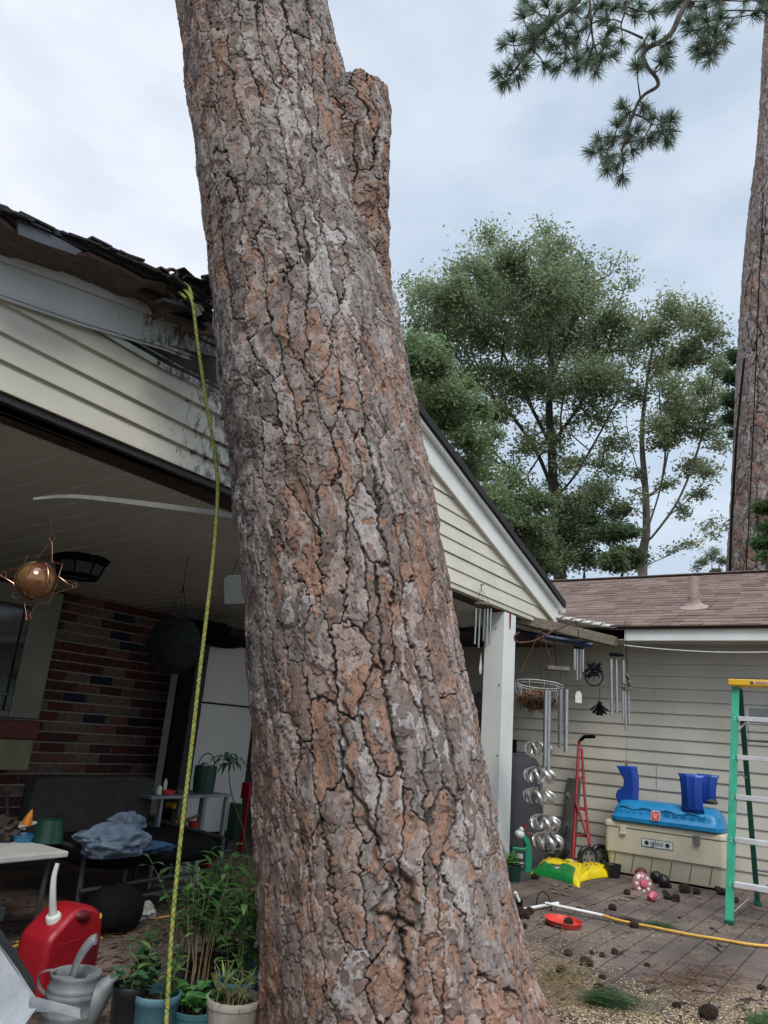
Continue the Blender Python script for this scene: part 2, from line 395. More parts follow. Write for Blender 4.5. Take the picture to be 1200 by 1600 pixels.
def trunk_mesh(name, centers, radii, nu, nv, seed, parent, cell=(.082, .34), deep=.015, extra=None, vfrom=None, captop=False):
    """rings of a leaning trunk, displaced by the bark height field"""
    C = np.array([list(c) for c in centers]); n = len(C)
    seg = np.linalg.norm(np.diff(C, axis=0), axis=1); s = np.concatenate([[0], np.cumsum(seg)]); T = np.linspace(0, s[-1], nv)
    def sm(y):
        z = np.interp(T, s, y); k = max(3, nv//24)
        zp = np.pad(z, k, mode='reflect', reflect_type='odd'); w = np.hanning(2*k+1); return np.convolve(zp, w/w.sum(), 'same')[k:-k]
    P = np.stack([sm(C[:, i]) for i in range(3)], 1); rad = sm(np.array(radii))
    ax = np.gradient(P, axis=0); ax /= np.linalg.norm(ax, axis=1)[:, None]
    e1 = np.cross(ax, np.array([0, 0, 1.0]) if abs(ax[0][2]) < .8 else np.array([1.0, 0, 0])); e1 /= np.linalg.norm(e1, axis=1)[:, None]
    e2 = np.cross(ax, e1)
    th = np.arange(nu)/nu*2*math.pi; Lc = 2*math.pi*float(np.mean(radii))
    U, Vv = np.meshgrid(th/(2*math.pi)*Lc, T, indexing='xy'); TH, _ = np.meshgrid(th, T)
    h, c, dA = bark(U, Vv, Lc, seed, cell, deep)
    rr = rad[:, None]*(1+.018*np.sin(3*TH+T[:, None]*.8)+.012*np.sin(5*TH-T[:, None]*1.7))
    if extra is not None: h, c, rr = extra(TH, Vv, h, c, rr, P, e1, e2)
    X = P[:, None, :]+(np.cos(TH)[..., None]*e1[:, None, :]+np.sin(TH)[..., None]*e2[:, None, :])*(rr+h)[..., None]
    verts = X.reshape(-1, 3)
    i = np.arange((nv-1)*nu).reshape(nv-1, nu); j = np.roll(i, -1, 1)
    F = np.stack([i, j, j+nu, i+nu], -1).reshape(-1, 4)
    base = np.array(wloc(parent)) if parent else P[0]
    me = bpy.data.meshes.new(name); me.vertices.add(len(verts)); me.vertices.foreach_set('co', (verts-base).ravel())
    me.loops.add(F.size); me.loops.foreach_set('vertex_index', F.ravel().astype(np.int32))
    me.polygons.add(len(F)); me.polygons.foreach_set('loop_start', (np.arange(len(F))*4).astype(np.int32))
    me.polygons.foreach_set('use_smooth', np.ones(len(F), bool))
    me.update(calc_edges=True); me.validate()
    at = me.color_attributes.new('Col', 'FLOAT_COLOR', 'POINT')
    at.data.foreach_set('color', np.concatenate([c.reshape(-1, 3), np.ones((len(verts), 1))], 1).ravel())
    me.materials.append(MT['bark'])
    o = bpy.data.objects.new(name, me); COL.objects.link(o)
    if parent: o.parent = parent
    else: o.location = base
    return o, (P, rad, e1, e2, T)

# ================================================================== GROUND
def grid(name, x0, x1, y0, y1, nx, ny, zf, m):
    xs = np.linspace(x0, x1, nx); ys = np.linspace(y0, y1, ny); mm = M()
    mm.v = [(x, y, zf(x, y)) for y in ys for x in xs]
    mm.f = [(j*nx+i, j*nx+i+1, (j+1)*nx+i+1, (j+1)*nx+i) for j in range(ny-1) for i in range(nx-1)]; mm.mi = [0]*len(mm.f)
    return mm.build(name, m, smooth=True, origin=(0, 0, 0))
def paver_mat():
    m = bpy.data.materials.new('pavers'); m.use_nodes = True; t = m.node_tree; b = t.nodes['Principled BSDF']; L = t.links.new
    c = t.nodes.new('ShaderNodeTexCoord'); br = t.nodes.new('ShaderNodeTexBrick')
    mpn = t.nodes.new('ShaderNodeMapping'); L(c.outputs['Object'], mpn.inputs[0]); mpn.inputs['Location'].default_value = (.1, -.035, 0)
    wn = t.nodes.new('ShaderNodeTexNoise'); wn.inputs['Scale'].default_value = 3; L(c.outputs['Object'], wn.inputs[0])
    wa = t.nodes.new('ShaderNodeVectorMath'); wa.operation = 'MULTIPLY_ADD'; wa.inputs[1].default_value = (.012, .012, 0); L(wn.outputs['Color'], wa.inputs[0]); L(mpn.outputs[0], wa.inputs[2])
    L(wa.outputs[0], br.inputs['Vector'])
    br.inputs['Scale'].default_value = 1; br.inputs['Brick Width'].default_value = .46; br.inputs['Row Height'].default_value = .147
    br.inputs['Mortar Size'].default_value = .0045; br.inputs['Mortar Smooth'].default_value = .25; br.offset = .5
    br.inputs['Color1'].default_value = (.150, .108, .088, 1); br.inputs['Color2'].default_value = (.120, .088, .073, 1); br.inputs['Mortar'].default_value = (.038, .028, .024, 1)
    n = t.nodes.new('ShaderNodeTexNoise'); n.inputs['Scale'].default_value = 2.2; n.inputs['Detail'].default_value = 8; L(c.outputs['Object'], n.inputs[0])
    r = t.nodes.new('ShaderNodeValToRGB'); r.color_ramp.elements[0].position = .35; r.color_ramp.elements[0].color = (.45, .45, .45, 1); r.color_ramp.elements[1].position = .68; r.color_ramp.elements[1].color = (1.2, 1.15, 1.1, 1)
    L(n.outputs[0], r.inputs[0])
    mx = t.nodes.new('ShaderNodeMix'); mx.data_type = 'RGBA'; mx.blend_type = 'MULTIPLY'; mx.inputs[0].default_value = 1
    L(br.outputs['Color'], mx.inputs[6]); L(r.outputs[0], mx.inputs[7])
    # fine sawdust dusting, thick near the felled tree
    sp = t.nodes.new('ShaderNodeVectorMath'); sp.operation = 'DISTANCE'; sp.inputs[1].default_value = (3.3, .9, 0); L(c.outputs['Object'], sp.inputs[0])
    mr = t.nodes.new('ShaderNodeMapRange'); mr.inputs[1].default_value = .5; mr.inputs[2].default_value = 4.2; mr.inputs[3].default_value = .53; mr.inputs[4].default_value = .30; L(sp.outputs['Value'], mr.inputs[0])
    n3 = t.nodes.new('ShaderNodeTexNoise'); n3.inputs['Scale'].default_value = 3.3; n3.inputs['Detail'].default_value = 12; n3.inputs['Roughness'].default_value = .75; L(c.outputs['Object'], n3.inputs[0])
    lt = t.nodes.new('ShaderNodeMath'); lt.operation = 'SUBTRACT'; L(mr.outputs[0], lt.inputs[0]); L(n3.outputs[0], lt.inputs[1])
    ml = t.nodes.new('ShaderNodeMath'); ml.operation = 'MULTIPLY'; ml.use_clamp = True; ml.inputs[1].default_value = 5; L(lt.outputs[0], ml.inputs[0])
    n4 = t.nodes.new('ShaderNodeTexNoise'); n4.inputs['Scale'].default_value = 90; n4.inputs['Detail'].default_value = 3; L(c.outputs['Object'], n4.inputs[0])
    r4 = t.nodes.new('ShaderNodeValToRGB'); r4.color_ramp.elements[0].position = .40; r4.color_ramp.elements[0].color = (.10, .062, .035, 1); r4.color_ramp.elements[1].position = .68; r4.color_ramp.elements[1].color = (.38, .28, .17, 1); L(n4.outputs[0], r4.inputs[0])
    m2 = t.nodes.new('ShaderNodeMix'); m2.data_type = 'RGBA'; L(ml.outputs[0], m2.inputs[0]); L(mx.outputs[2], m2.inputs[6]); L(r4.outputs[0], m2.inputs[7])
    L(m2.outputs[2], b.inputs['Base Color']); b.inputs['Roughness'].default_value = .85
    n2 = t.nodes.new('ShaderNodeTexNoise'); n2.inputs['Scale'].default_value = 60; n2.inputs['Detail'].default_value = 6; L(c.outputs['Object'], n2.inputs[0])
    b1 = t.nodes.new('ShaderNodeBump'); b1.inputs['Distance'].default_value = .004; L(n2.outputs[0], b1.inputs['Height'])
    b2 = t.nodes.new('ShaderNodeBump'); b2.inputs['Distance'].default_value = .006; b2.invert = True; L(br.outputs['Fac'], b2.inputs['Height']); L(b1.outputs[0], b2.inputs['Normal'])
    L(b2.outputs[0], b.inputs['Normal']); return m
K('yard_soil', (.10, .075, .045), 1, (.05, .04, .025), 6, 1.2, .02, 30)
tag(grid('ground', -160, 240, -160, 240, 60, 60, lambda x, y: -.06, 'yard_soil'), kind='structure')
tag(grid('patio', 1.2, 10.4, -6, 7.2, 90, 120, lambda x, y: .008*math.sin(x*1.3+y)*math.sin(y*1.7)*(1 if y < 3 else 0)*(1 if x < 7.4 else .2), paver_mat()), kind='structure')

# ================================================================== THE BIG PINE
PT = [  # photo row, left edge, right edge, distance along the view
 (-230, 268, 470, 4.12), (-100, 272, 488, 3.99), (0, 279, 505, 3.9), (130, 291, 540, 3.78), (300, 312, 576, 3.6), (430, 326, 603, 3.5), (500, 332, 622, 3.43), (600, 341, 641, 3.35),
 (750, 359, 670, 3.23), (900, 379, 699, 3.1), (1050, 390, 727, 3.0), (1200, 397, 762, 2.9), (1300, 400, 783, 2.85), (1400, 405, 806, 2.8), (1500, 408, 829, 2.75), (1600, 409, 855, 2.7), (1700, 405, 895, 2.66)]
cs = [D((a+b)/2, r, z) for r, a, b, z in PT][::-1]; rs = [px2m((b-a)/2, z)*.985-.022 for r, a, b, z in PT][::-1]
pine = thing('pine_tree', (cs[0].x, cs[0].y, -.06), 'huge leaning pine trunk with scaly grey and orange bark in front of the gable', 'tree')
def knots(TH, Vv, h, c, rr, P, e1, e2):
    # a swirling knot low on the camera side, a seam running down from it and a burl on the right flank
    def loc(px, py, z):
        r = ray(px, py); o = np.array([0, 0, CAMZ]); best = None
        for k in range(len(P)):
            t = (P[k]-o) @ r/(r @ r); q = o+r*t; d = np.linalg.norm(q-P[k])
            if best is None or d < best[0]: best = (d, k)
        return best
    def th_of(px, py):
        # angle and height index where a line of sight first meets the trunk
        r = ray(px, py); r = r/np.linalg.norm(r); o = np.array([0, 0, CAMZ])
        for t in np.linspace(1.2, 6, 1200):
            q = o+r*t; k = int(np.argmin(((P-q)**2).sum(1))); w = q-P[k]
            if np.linalg.norm(w) < rr[k].mean(): return math.atan2(w @ e2[k], w @ e1[k]), k
        return 0, 0
    R0 = rr.mean()
    def dist(th, k):
        a = (TH-th+math.pi) % (2*math.pi)-math.pi; return a*R0, Vv-Vv[k, 0]
    th, k = th_of(622, 1408); a, b = dist(th, k); d = np.sqrt(a*a+(b*.7)**2)
    d = d*(1+.25*np.sin(np.arctan2(b, a)*3+1)+.12*np.sin(np.arctan2(b, a)*7)); h = h+.010*np.exp(-(d/.03)**2)-.016*np.exp(-((d-.045)/.008)**2)
    cc = np.exp(-((d-.045)/.009)**2)[..., None]; c = c*(1-.7*cc)+.03*.7*cc
    wob = .03*np.sin(b*9)+.015*np.sin(b*23)
    wob = wob+.012*np.sin(b*61+1)+.007*np.sin(b*133)
    m = np.exp(-((a-wob*.6)/.010)**2)*(sst(.03, -.12, b))
    h = h-.02*m; c = c*(1-.6*m[..., None])+.04*.6*m[..., None]
    th, k = th_of(590, 1370); a, b = dist(th, k)
    m = np.exp(-((a+b*.10-.02*np.sin(b*14)-.009*np.sin(b*67))/.007)**2)*sst(-.02, .1, b)*sst(.75, .4, b)
    h = h-.015*m; c = c*(1-.6*m[..., None])+.04*.6*m[..., None]
    th, k = th_of(634, 520); a, b = dist(th, k); d = np.sqrt(a*a+(b*.55)**2)
    h = h+.055*np.exp(-(d/.075)**2)
    # root flare and fluting near the ground
    fl = sst(.7, 0, Vv); rr = rr*(1+.035*fl*np.sin(TH*7+1.2)+.02*fl*np.sin(TH*11))
    h = h*(1+.35*fl)
    return h, c, rr
tr, trk = trunk_mesh('trunk', cs, rs, 900, 1750, 5, pine, extra=knots)
# sawn-off second leader
ST = [(560, 520, 612, 3.62), (500, 490, 612, 3.46), (430, 482, 607, 3.46), (330, 490, 606, 3.50), (240, 503, 607, 3.55), (195, 511, 608, 3.59), (170, 515, 607, 3.61), (146, 519, 605, 3.63)]
c2 = [D((a+b)/2, r, z-.02) for r, a, b, z in ST]; r2 = [px2m((b-a)/2, z)-.014 for r, a, b, z in ST]
st, _ = trunk_mesh('sawn_stub', c2, r2, 340, 520, 37, pine, cell=(.08, .22), deep=.02)
cp = M(); top = c2[-1]; axd = (c2[-1]-c2[-2]).normalized(); u_, w_ = _frame(axd); rg = random.Random(3); vs = [top+axd*.012]; n = 40
for ring, (q, hgt) in enumerate(((.35, .012), (.7, .004), (1.02, -.012), (1.0, -.05))):
    for k in range(n):
        a = 2*math.pi*k/n; rr_ = r2[-1]*q*(1+.06*math.sin(3*a+1)+.04*math.sin(7*a)); vs.append(top+u_*math.cos(a)*rr_+w_*math.sin(a)*rr_+axd*(hgt+rg.uniform(-.006, .008)))
cp.add(vs, [(0, 1+k, 1+(k+1) % n) for k in range(n)]+[(1+i*n+k, 1+(i+1)*n+k, 1+(i+1)*n+(k+1) % n, 1+i*n+(k+1) % n) for i in range(3) for k in range(n)])
cp.build('cut_face', 'cut_wood', st, smooth=True)

# ================================================================== COVERED PATIO (the gabled house end)
YG = 2.97
house = thing('gabled_house', (3.9, YG, 0), 'cream sided gable end of a covered patio with a storm-torn roof edge', 'house')
ZB = 2.35; XR = 7.41
def rakeR(x): return 3.56-.311*(x-4.53)            # roof top line, right of the apex
def rakeL(x): return 3.15+.224*(x-1.19)
XA = 3.9; ZA = rakeR(XA)
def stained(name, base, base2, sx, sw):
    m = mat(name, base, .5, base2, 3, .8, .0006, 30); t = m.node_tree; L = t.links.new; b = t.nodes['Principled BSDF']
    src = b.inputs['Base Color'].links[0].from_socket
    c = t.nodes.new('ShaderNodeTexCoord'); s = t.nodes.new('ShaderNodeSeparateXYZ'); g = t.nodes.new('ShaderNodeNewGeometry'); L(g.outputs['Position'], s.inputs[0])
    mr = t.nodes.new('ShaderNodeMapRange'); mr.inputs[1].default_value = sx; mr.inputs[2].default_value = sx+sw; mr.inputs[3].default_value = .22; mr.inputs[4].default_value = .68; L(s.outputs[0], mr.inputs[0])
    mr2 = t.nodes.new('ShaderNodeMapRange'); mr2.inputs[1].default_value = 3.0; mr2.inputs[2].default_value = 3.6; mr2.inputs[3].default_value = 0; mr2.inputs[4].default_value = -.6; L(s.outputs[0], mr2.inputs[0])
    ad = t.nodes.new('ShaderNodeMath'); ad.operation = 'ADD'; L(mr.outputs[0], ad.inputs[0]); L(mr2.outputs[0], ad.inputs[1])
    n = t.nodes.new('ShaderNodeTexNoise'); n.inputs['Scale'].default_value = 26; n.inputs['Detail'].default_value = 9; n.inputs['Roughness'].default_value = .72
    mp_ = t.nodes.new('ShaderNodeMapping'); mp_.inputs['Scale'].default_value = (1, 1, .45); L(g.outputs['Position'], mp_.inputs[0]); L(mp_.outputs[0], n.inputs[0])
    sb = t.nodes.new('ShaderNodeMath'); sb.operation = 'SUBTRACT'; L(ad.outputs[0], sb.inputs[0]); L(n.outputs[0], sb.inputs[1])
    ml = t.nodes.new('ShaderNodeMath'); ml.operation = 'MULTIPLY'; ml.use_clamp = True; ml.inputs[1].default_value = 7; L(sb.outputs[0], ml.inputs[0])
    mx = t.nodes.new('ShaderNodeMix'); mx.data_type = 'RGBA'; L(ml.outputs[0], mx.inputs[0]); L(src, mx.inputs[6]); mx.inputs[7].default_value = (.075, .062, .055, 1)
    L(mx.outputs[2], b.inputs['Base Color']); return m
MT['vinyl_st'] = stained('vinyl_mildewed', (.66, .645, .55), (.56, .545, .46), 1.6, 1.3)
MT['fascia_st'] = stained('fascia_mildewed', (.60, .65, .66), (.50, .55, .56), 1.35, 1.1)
CH = .118
def siding_strip(mm, x0b, x1b, x0t, x1t, z0, z1, y, out=.012):
    # one double lap of vinyl: lip, sloped face, groove half way, sloped face
    zm = (z0+z1)/2; f = lambda a, b, z: a+(b-a)*(z-z0)/(z1-z0)
    pr = [(z0, .002), (z0, -out*1.3), (zm-.012, -.005), (zm-.006, .003), (zm+.001, -out*1.1), (z1-.010, -.004), (z1-.002, .003)]
    vs = []; 
    for z, dy in pr: vs += [(f(x0b, x0t, z), y+dy, z), (f(x1b, x1t, z), y+dy, z)]
    mm.add(vs, [(2*i, 2*i+1, 2*i+3, 2*i+2) for i in range(len(pr)-1)])
    n = len(pr); mm.add([v for v in vs[0::2]], [tuple(range(n))]); mm.add([v for v in vs[1::2]], [tuple(range(n-1, -1, -1))])
# right side of the gable, clipped by the rake
mm = M(); z = ZB; low = .30
while z < ZA-.2:
    z1 = z+CH*2; xr0 = 4.53+(3.56-low-z)/.311; xr1 = 4.53+(3.56-low-z1)/.311
    xr0 = min(xr0, XR-.02)
    if xr1 > 3.0: siding_strip(mm, 2.9, xr0, 2.9, min(xr1, XR), z, z1, YG)
    z = z1
mm.build('gable_siding', 'vinyl', house)
# left side, top courses torn away above the tilted strip
mm = M(); zt = PY(345, 636, YG).z
ZL = [ZB, ZB+CH*2, ZB+CH*4]
def lineL(px0, py0, px1, py1, y):
    a = PY(px0, py0, y); b = PY(px1, py1, y); return lambda x: a.z+(b.z-a.z)*(x-a.x)/(b.x-a.x)
zl = [lineL(0, 611.6, 270, 725.5, YG), lineL(0, 563, 270, 690.5, YG), lineL(0, 519.5, 351, 696.5, YG), lineL(0, 473, 345, 651.5, YG), lineL(130, 505, 345, 620, YG)]
XS = [-2.5, .2, 1.2, 1.8, 2.35, 2.905]
for k in range(4):
    lo, hi = zl[k], zl[k+1]
    for i in range(len(XS)-1):
        a, b = XS[i], XS[i+1]; vs = []
        for t, dy in ((0, .004), (0, -.018), (.10, -.017), (.86, -.004), (.93, .003), (1, .004)):
            vs += [(a, YG+dy, lo(a)+(hi(a)-lo(a))*t), (b, YG+dy, lo(b)+(hi(b)-lo(b))*t)]
        mm.add(vs, [(2*j, 2*j+1, 2*j+3, 2*j+2) for j in range(5)])
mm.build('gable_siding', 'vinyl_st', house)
mm = M()   # bent trim channel left lying along the top of the torn courses
mm.tube([PY(x, y, YG-.02) for x, y in ((125, 500), (150, 510), (200, 540), (260, 575), (305, 596), (345, 617))], .008, 5, flat=2.2)
mm.tube([PY(x, y, YG-.02) for x, y in ((160, 508), (220, 538), (275, 569), (345, 606))], .004, 5)
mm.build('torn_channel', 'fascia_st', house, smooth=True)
# dark backing boards that the missing siding uncovers
mm = M(); mm.prism([(-2.6, YG+.03, ZB), (XR-.03, YG+.03, ZB), (XR-.03, YG+.03, rakeR(XR)-.25), (XA, YG+.03, ZA-.1), (1.2, YG+.03, rakeL(1.2)-.15), (-2.6, YG+.03, rakeL(-2.6)-.1)], (0, .05, 0)); mm.build('sheathing', 'dark_wood', house)
mm = M(); mm.box((-2.6, YG-.004, ZB-.034), (2.9, YG+.06, ZB-.002)); mm.build('header_trim', 'brown_trim', house, bevel=.003)
mm = M(); mm.box((2.9, YG-.006, ZB-.045), (XR, YG+.06, ZB-.002)); mm.build('header_trim', 'vinyl', house, bevel=.004)
mm = M(); mm.box((-2.6, YG+.065, ZB-.050), (XR-.03, YG+.20, ZB-.02)); mm.build('beam', 'dark_wood', house)
# left fascia board with its lower moulding
fa = [(0, 390), (60, 412), (130, 437), (190, 460), (250, 483), (300, 507), (345, 531)]; fb = [(0, 455), (60, 476), (130, 500), (190, 518), (250, 535), (300, 548), (345, 560)]
ex = [(x, y) for x, y in fb]
mm = M(); tp = [PY(x, y, YG-.03) for x, y in fa]; bt = [PY(x, y, YG-.03) for x, y in fb]
s0 = (tp[1]-tp[0]).normalized(); tp = [tp[0]-s0*3]+tp; bt = [bt[0]-s0*3]+bt
for i in range(len(tp)-1): mm.hexa([tp[i], tp[i+1], bt[i+1], bt[i]], [p+V(0, .025, 0) for p in (tp[i], tp[i+1], bt[i+1], bt[i])])
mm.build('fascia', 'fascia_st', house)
mm = M()
for off, rr_ in ((V(0, -.012, -.012), .010), (V(0, -.008, -.03), .006)):
    mm.tube([bt[0]+off]+[b+off for b in bt[1:5]]+[bt[5]+off+V(0, -.01, -.008), bt[6]+off+V(0, -.01, -.03)], rr_, 6)
mm.tube([t+V(0, -.012, -.03) for t in tp], .012, 6, flat=2.4)
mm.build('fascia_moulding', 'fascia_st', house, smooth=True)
# right rake fascia: main board, crown strip, lower channel
def rk(off, x0, x1, y0, y1, w):
    a = [V(x0, y0, rakeR(x0)-off), V(x1, y0, rakeR(x1)-off), V(x1, y0, rakeR(x1)-off-w), V(x0, y0, rakeR(x0)-off-w)]
    return a, [p+V(0, y1-y0, 0) for p in a]
mm = M(); mm.hexa(*rk(.075, XA-.05, XR+.1, YG-.03, YG, .205)); mm.build('rake_fascia', 'white_paint', house, bevel=.003)
mm = M(); mm.hexa(*rk(.068, XA-.05, XR+.19, YG-.075, YG-.033, .035)); mm.build('rake_crown', 'white_paint', house, bevel=.004)
mm = M(); mm.hexa(*rk(.283, XA-.05, XR-.05, YG-.045, YG-.004, .022)); mm.build('rake_channel', 'vinyl', house, bevel=.004)
mm = M(); e = rakeR(XR)-.07; mm.box((XR-.02, YG-.028, ZB-.03), (XR+.10, YG+.05, e-.0)); mm.build('corner_return', 'white_paint', house, bevel=.004)
# roof: shingled slabs running back over the patio
rg = random.Random(8)
def slab(xs, zt, th, y0, y1, m, name, par):
    mm = M(); n = len(xs)
    for i in range(n-1):
        a, b = xs[i], xs[i+1]
        mm.hexa([V(a, y0, zt[i]-th), V(b, y0, zt[i+1]-th), V(b, y0, zt[i+1]), V(a, y0, zt[i])], [V(a, y1, zt[i]-th), V(b, y1, zt[i+1]-th), V(b, y1, zt[i+1]), V(a, y1, zt[i])])
    return mm.build(name, m, par)
YO = 2.72
ptsL = [(0, 318), (12, 322), (30, 338), (62, 352), (76, 353), (100, 362), (138, 377), (146, 376), (186, 396), (192, 397), (230, 419), (262, 425), (277, 436), (289, 458), (306, 453), (325, 455)]
pl = [PY(x, y, YO) for x, y in ptsL]; pl = [pl[0]+V(-3, 0, -.7)]+pl
roofL = slab([p.x for p in pl], [p.z for p in pl], .045, YO, 6.9, 'shingle_dark', 'roof', house)
mm = M()
for i in range(70):   # ragged shingle tabs along the rake edge
    t = rg.random(); x = -.2+t*(pl[-1].x+.2); z = np.interp(x, [p.x for p in pl], [p.z for p in pl]); w = rg.uniform(.05, .16); y = YO-rg.uniform(.0, .035); dz = rg.uniform(-.03, .004)
    mm.box((-w/2, 0, -.004), (w/2, .2, .006), Matrix.Rotation(-.22+rg.uniform(-.08, .08), 3, 'Y'), (x, y, z+dz))
mm.build('shingle_tabs', 'shingle_dark', roofL)
mm = M()   # overhang underside boards
for i in range(len(pl)-1):
    a, b = pl[i], pl[i+1]; f = .05
    mm.hexa([V(a.x, YO+.015, a.z-f-.02), V(b.x, YO+.015, b.z-f-.02), V(b.x, YG+.05, b.z-f-.05), V(a.x, YG+.05, a.z-f-.05)], [V(a.x, YO+.015, a.z-f), V(b.x, YO+.015, b.z-f), V(b.x, YG+.05, b.z-f), V(a.x, YG+.05, a.z-f)])
mm.build('overhang_boards', 'raw_wood', roofL)
mm = M(); q = [PY(*p, YO-.012) for p in ((27, 343), (80, 366), (128, 392), (118, 398), (60, 378), (29, 366))]; mm.prism(q, (0, .012, 0))
mm.build('drip_edge', K('dull_metal', (.09, .10, .12), .6), roofL)
# torn decking, splinters and shingle scraps where the trunk hit
mm = M()
for i in range(34):
    p = PY(rg.uniform(235, 345), rg.uniform(430, 500)+0, rg.uniform(YO-.05, YG)); d = V(rg.uniform(.4, 1), rg.uniform(-.25, .25), rg.uniform(-.3, .25)).normalized()
    L_ = rg.uniform(.06, .22); a, w = _frame(d); mt = Matrix((d, a, w)).transposed(); mm.box((-L_/2, -rg.uniform(.01, .04), -.005), (L_/2, rg.uniform(.01, .04), rg.uniform(.002, .012)), mt, p)
mm.build('shingle_scraps', 'shingle_dark', roofL)
mm = M()
for x0, y0, x1, y1, w in ((255, 470, 345, 492, .03), (262, 490, 346, 512, .035), (285, 505, 346, 520, .028), (240, 452, 340, 470, .03), (300, 478, 348, 470, .02)):
    a = PY(x0, y0, YO+.1); b = PY(x1, y1, YO+.16); mm.hexa([a, b, b-V(0, 0, w), a-V(0, 0, w)], [p+V(0, .03, 0) for p in (a, b, b-V(0, 0, w), a-V(0, 0, w))])
mm.build('splintered_board', 'raw_wood', roofL)
mm = M(); mm.tube([PY(x, y, YO-.02) for x, y in ((258, 424), (264, 421), (270, 421), (275, 424), (277, 429), (274, 434), (270, 432))], .009, 6); mm.build('bent_flashing', 'rust', roofL, smooth=True)
xs = list(np.linspace(XA, 7.55, 16)); zs = [rakeR(x)+rg.uniform(-.006, .006) for x in xs]
roofR = slab(xs, zs, .065, YG-.10, 6.9, 'shingle_dark', 'roof', house)
mm = M(); mm.prism([(2.6, YO, rakeL(2.35)-.04), (XA, YO, ZA-.05), (XA, YO, ZA), (2.6, YO, rakeL(2.6))], (0, 4, 0)); mm.build('crushed_roof_section', 'shingle_dark', house)
# ceiling of the patio, slightly lower at the back
def zc(y): return 2.30-.0457*(y-3.02)
mm = M(); x = -2.6; k = 0; bd_ = M()
while x < 8.2:
    w = .165; x1 = min(x+w, 8.24)
    for ya, yb in ((YG+.2, 6.32),):
        mm.hexa([V(x+.004, ya, zc(ya)), V(x1-.012, ya, zc(ya)), V(x1-.012, yb, zc(yb)), V(x+.004, yb, zc(yb))], [V(x+.004, ya, zc(ya)+.02), V(x1-.012, ya, zc(ya)+.02), V(x1-.012, yb, zc(yb)+.02), V(x+.004, yb, zc(yb)+.02)])
        mm.hexa([V(x1-.012, ya, zc(ya)+.008), V(x1+.004, ya, zc(ya)+.008), V(x1+.004, yb, zc(yb)+.008), V(x1-.012, yb, zc(yb)+.008)], [V(x1-.012, ya, zc(ya)+.02), V(x1+.004, ya, zc(ya)+.02), V(x1+.004, yb, zc(yb)+.02), V(x1-.012, yb, zc(yb)+.02)])
    bd_.hexa([V(x1-.014, YG+.2, zc(YG+.2)-.007), V(x1-.006, YG+.2, zc(YG+.2)-.007), V(x1-.006, 6.32, zc(6.32)-.007), V(x1-.014, 6.32, zc(6.32)-.007)], [V(x1-.014, YG+.2, zc(YG+.2)+.004), V(x1-.006, YG+.2, zc(YG+.2)+.004), V(x1-.006, 6.32, zc(6.32)+.004), V(x1-.014, 6.32, zc(6.32)+.004)])
    x = x1
cei_ = mm.build('ceiling', 'ceiling_vinyl', house)
bd_.build('groove_highlight_beads', 'white_paint', cei_)['kind'] = 'stuff'  # paler beads paint in the light caught by the ceiling grooves
# brick back wall: every brick a slight box in one mesh, mortar sheet behind
YB = 6.30; BC = .0885; BL = .252
bm = M(); rg = random.Random(5); cols = []
xe = 5.38
def brickcol():
    r = rg.random()
    if r < .13: return (.012, .018, .034)
    if r < .40: return (.16, .12, .095)
    if r < .5: return (.17, .075, .055)
    return (.085+rg.uniform(-.015, .02), .026, .022)
row = 0; z = .02
while z < 2.2:
    x = 1.2-(BL/2 if row % 2 else 0)
    while x < xe-.02:
        x1 = min(x+BL-.012, xe+(0 if row % 2 else .0)); d = rg.uniform(0, .003)
        if x1-x > .03:
            bm.box((x, YB-.009-d, z), (x1, YB+.03, z+BC-.013)); c = brickcol(); bm.vc += [c]*8
        x += BL
    z += BC; row += 1
MT['brick'] = mat('brick', (1, 1, 1), .9, (.6, .6, .6), 22, 1.3, .0035, 45, attr='Col')
bm.build('brick_wall', 'brick', house)
K('mortar', (.34, .32, .29), .95, (.22, .21, .19), 30, 1, .002)
mm = M(); mm.box((-2.6, YB, 0), (xe-.012, YB+.12, 2.5)); mm.build('mortar_bed', 'mortar', house)
mm = M(); mm.box((-2.7, YG+.1, 0), (-2.6, YB, 2.6)); mm.build('unseen_shade_wall', 'dark_wood', house)  # unseen wall added to shut out side light and keep the patio dark
# recess with a grey door right of the brick, then panelled wall
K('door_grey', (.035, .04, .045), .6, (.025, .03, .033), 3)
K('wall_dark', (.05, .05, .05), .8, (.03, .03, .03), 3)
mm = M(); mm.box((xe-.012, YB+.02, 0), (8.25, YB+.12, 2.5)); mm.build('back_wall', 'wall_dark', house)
mm = M(); a = PY(280, 1180, YB).x; b = PY(306, 1180, YB-.05).x; mm.box((a+.02, YB-.03, 0), (b+.25, YB+.019, 2.02)); dr = mm.build('door', 'door_grey', house, bevel=.004)
mm = M(); mm.box((a-.04, YB-.05, 0), (a+.018, YB+.019, 2.06)); mm.build('door_frame', 'door_grey', dr, bevel=.004)
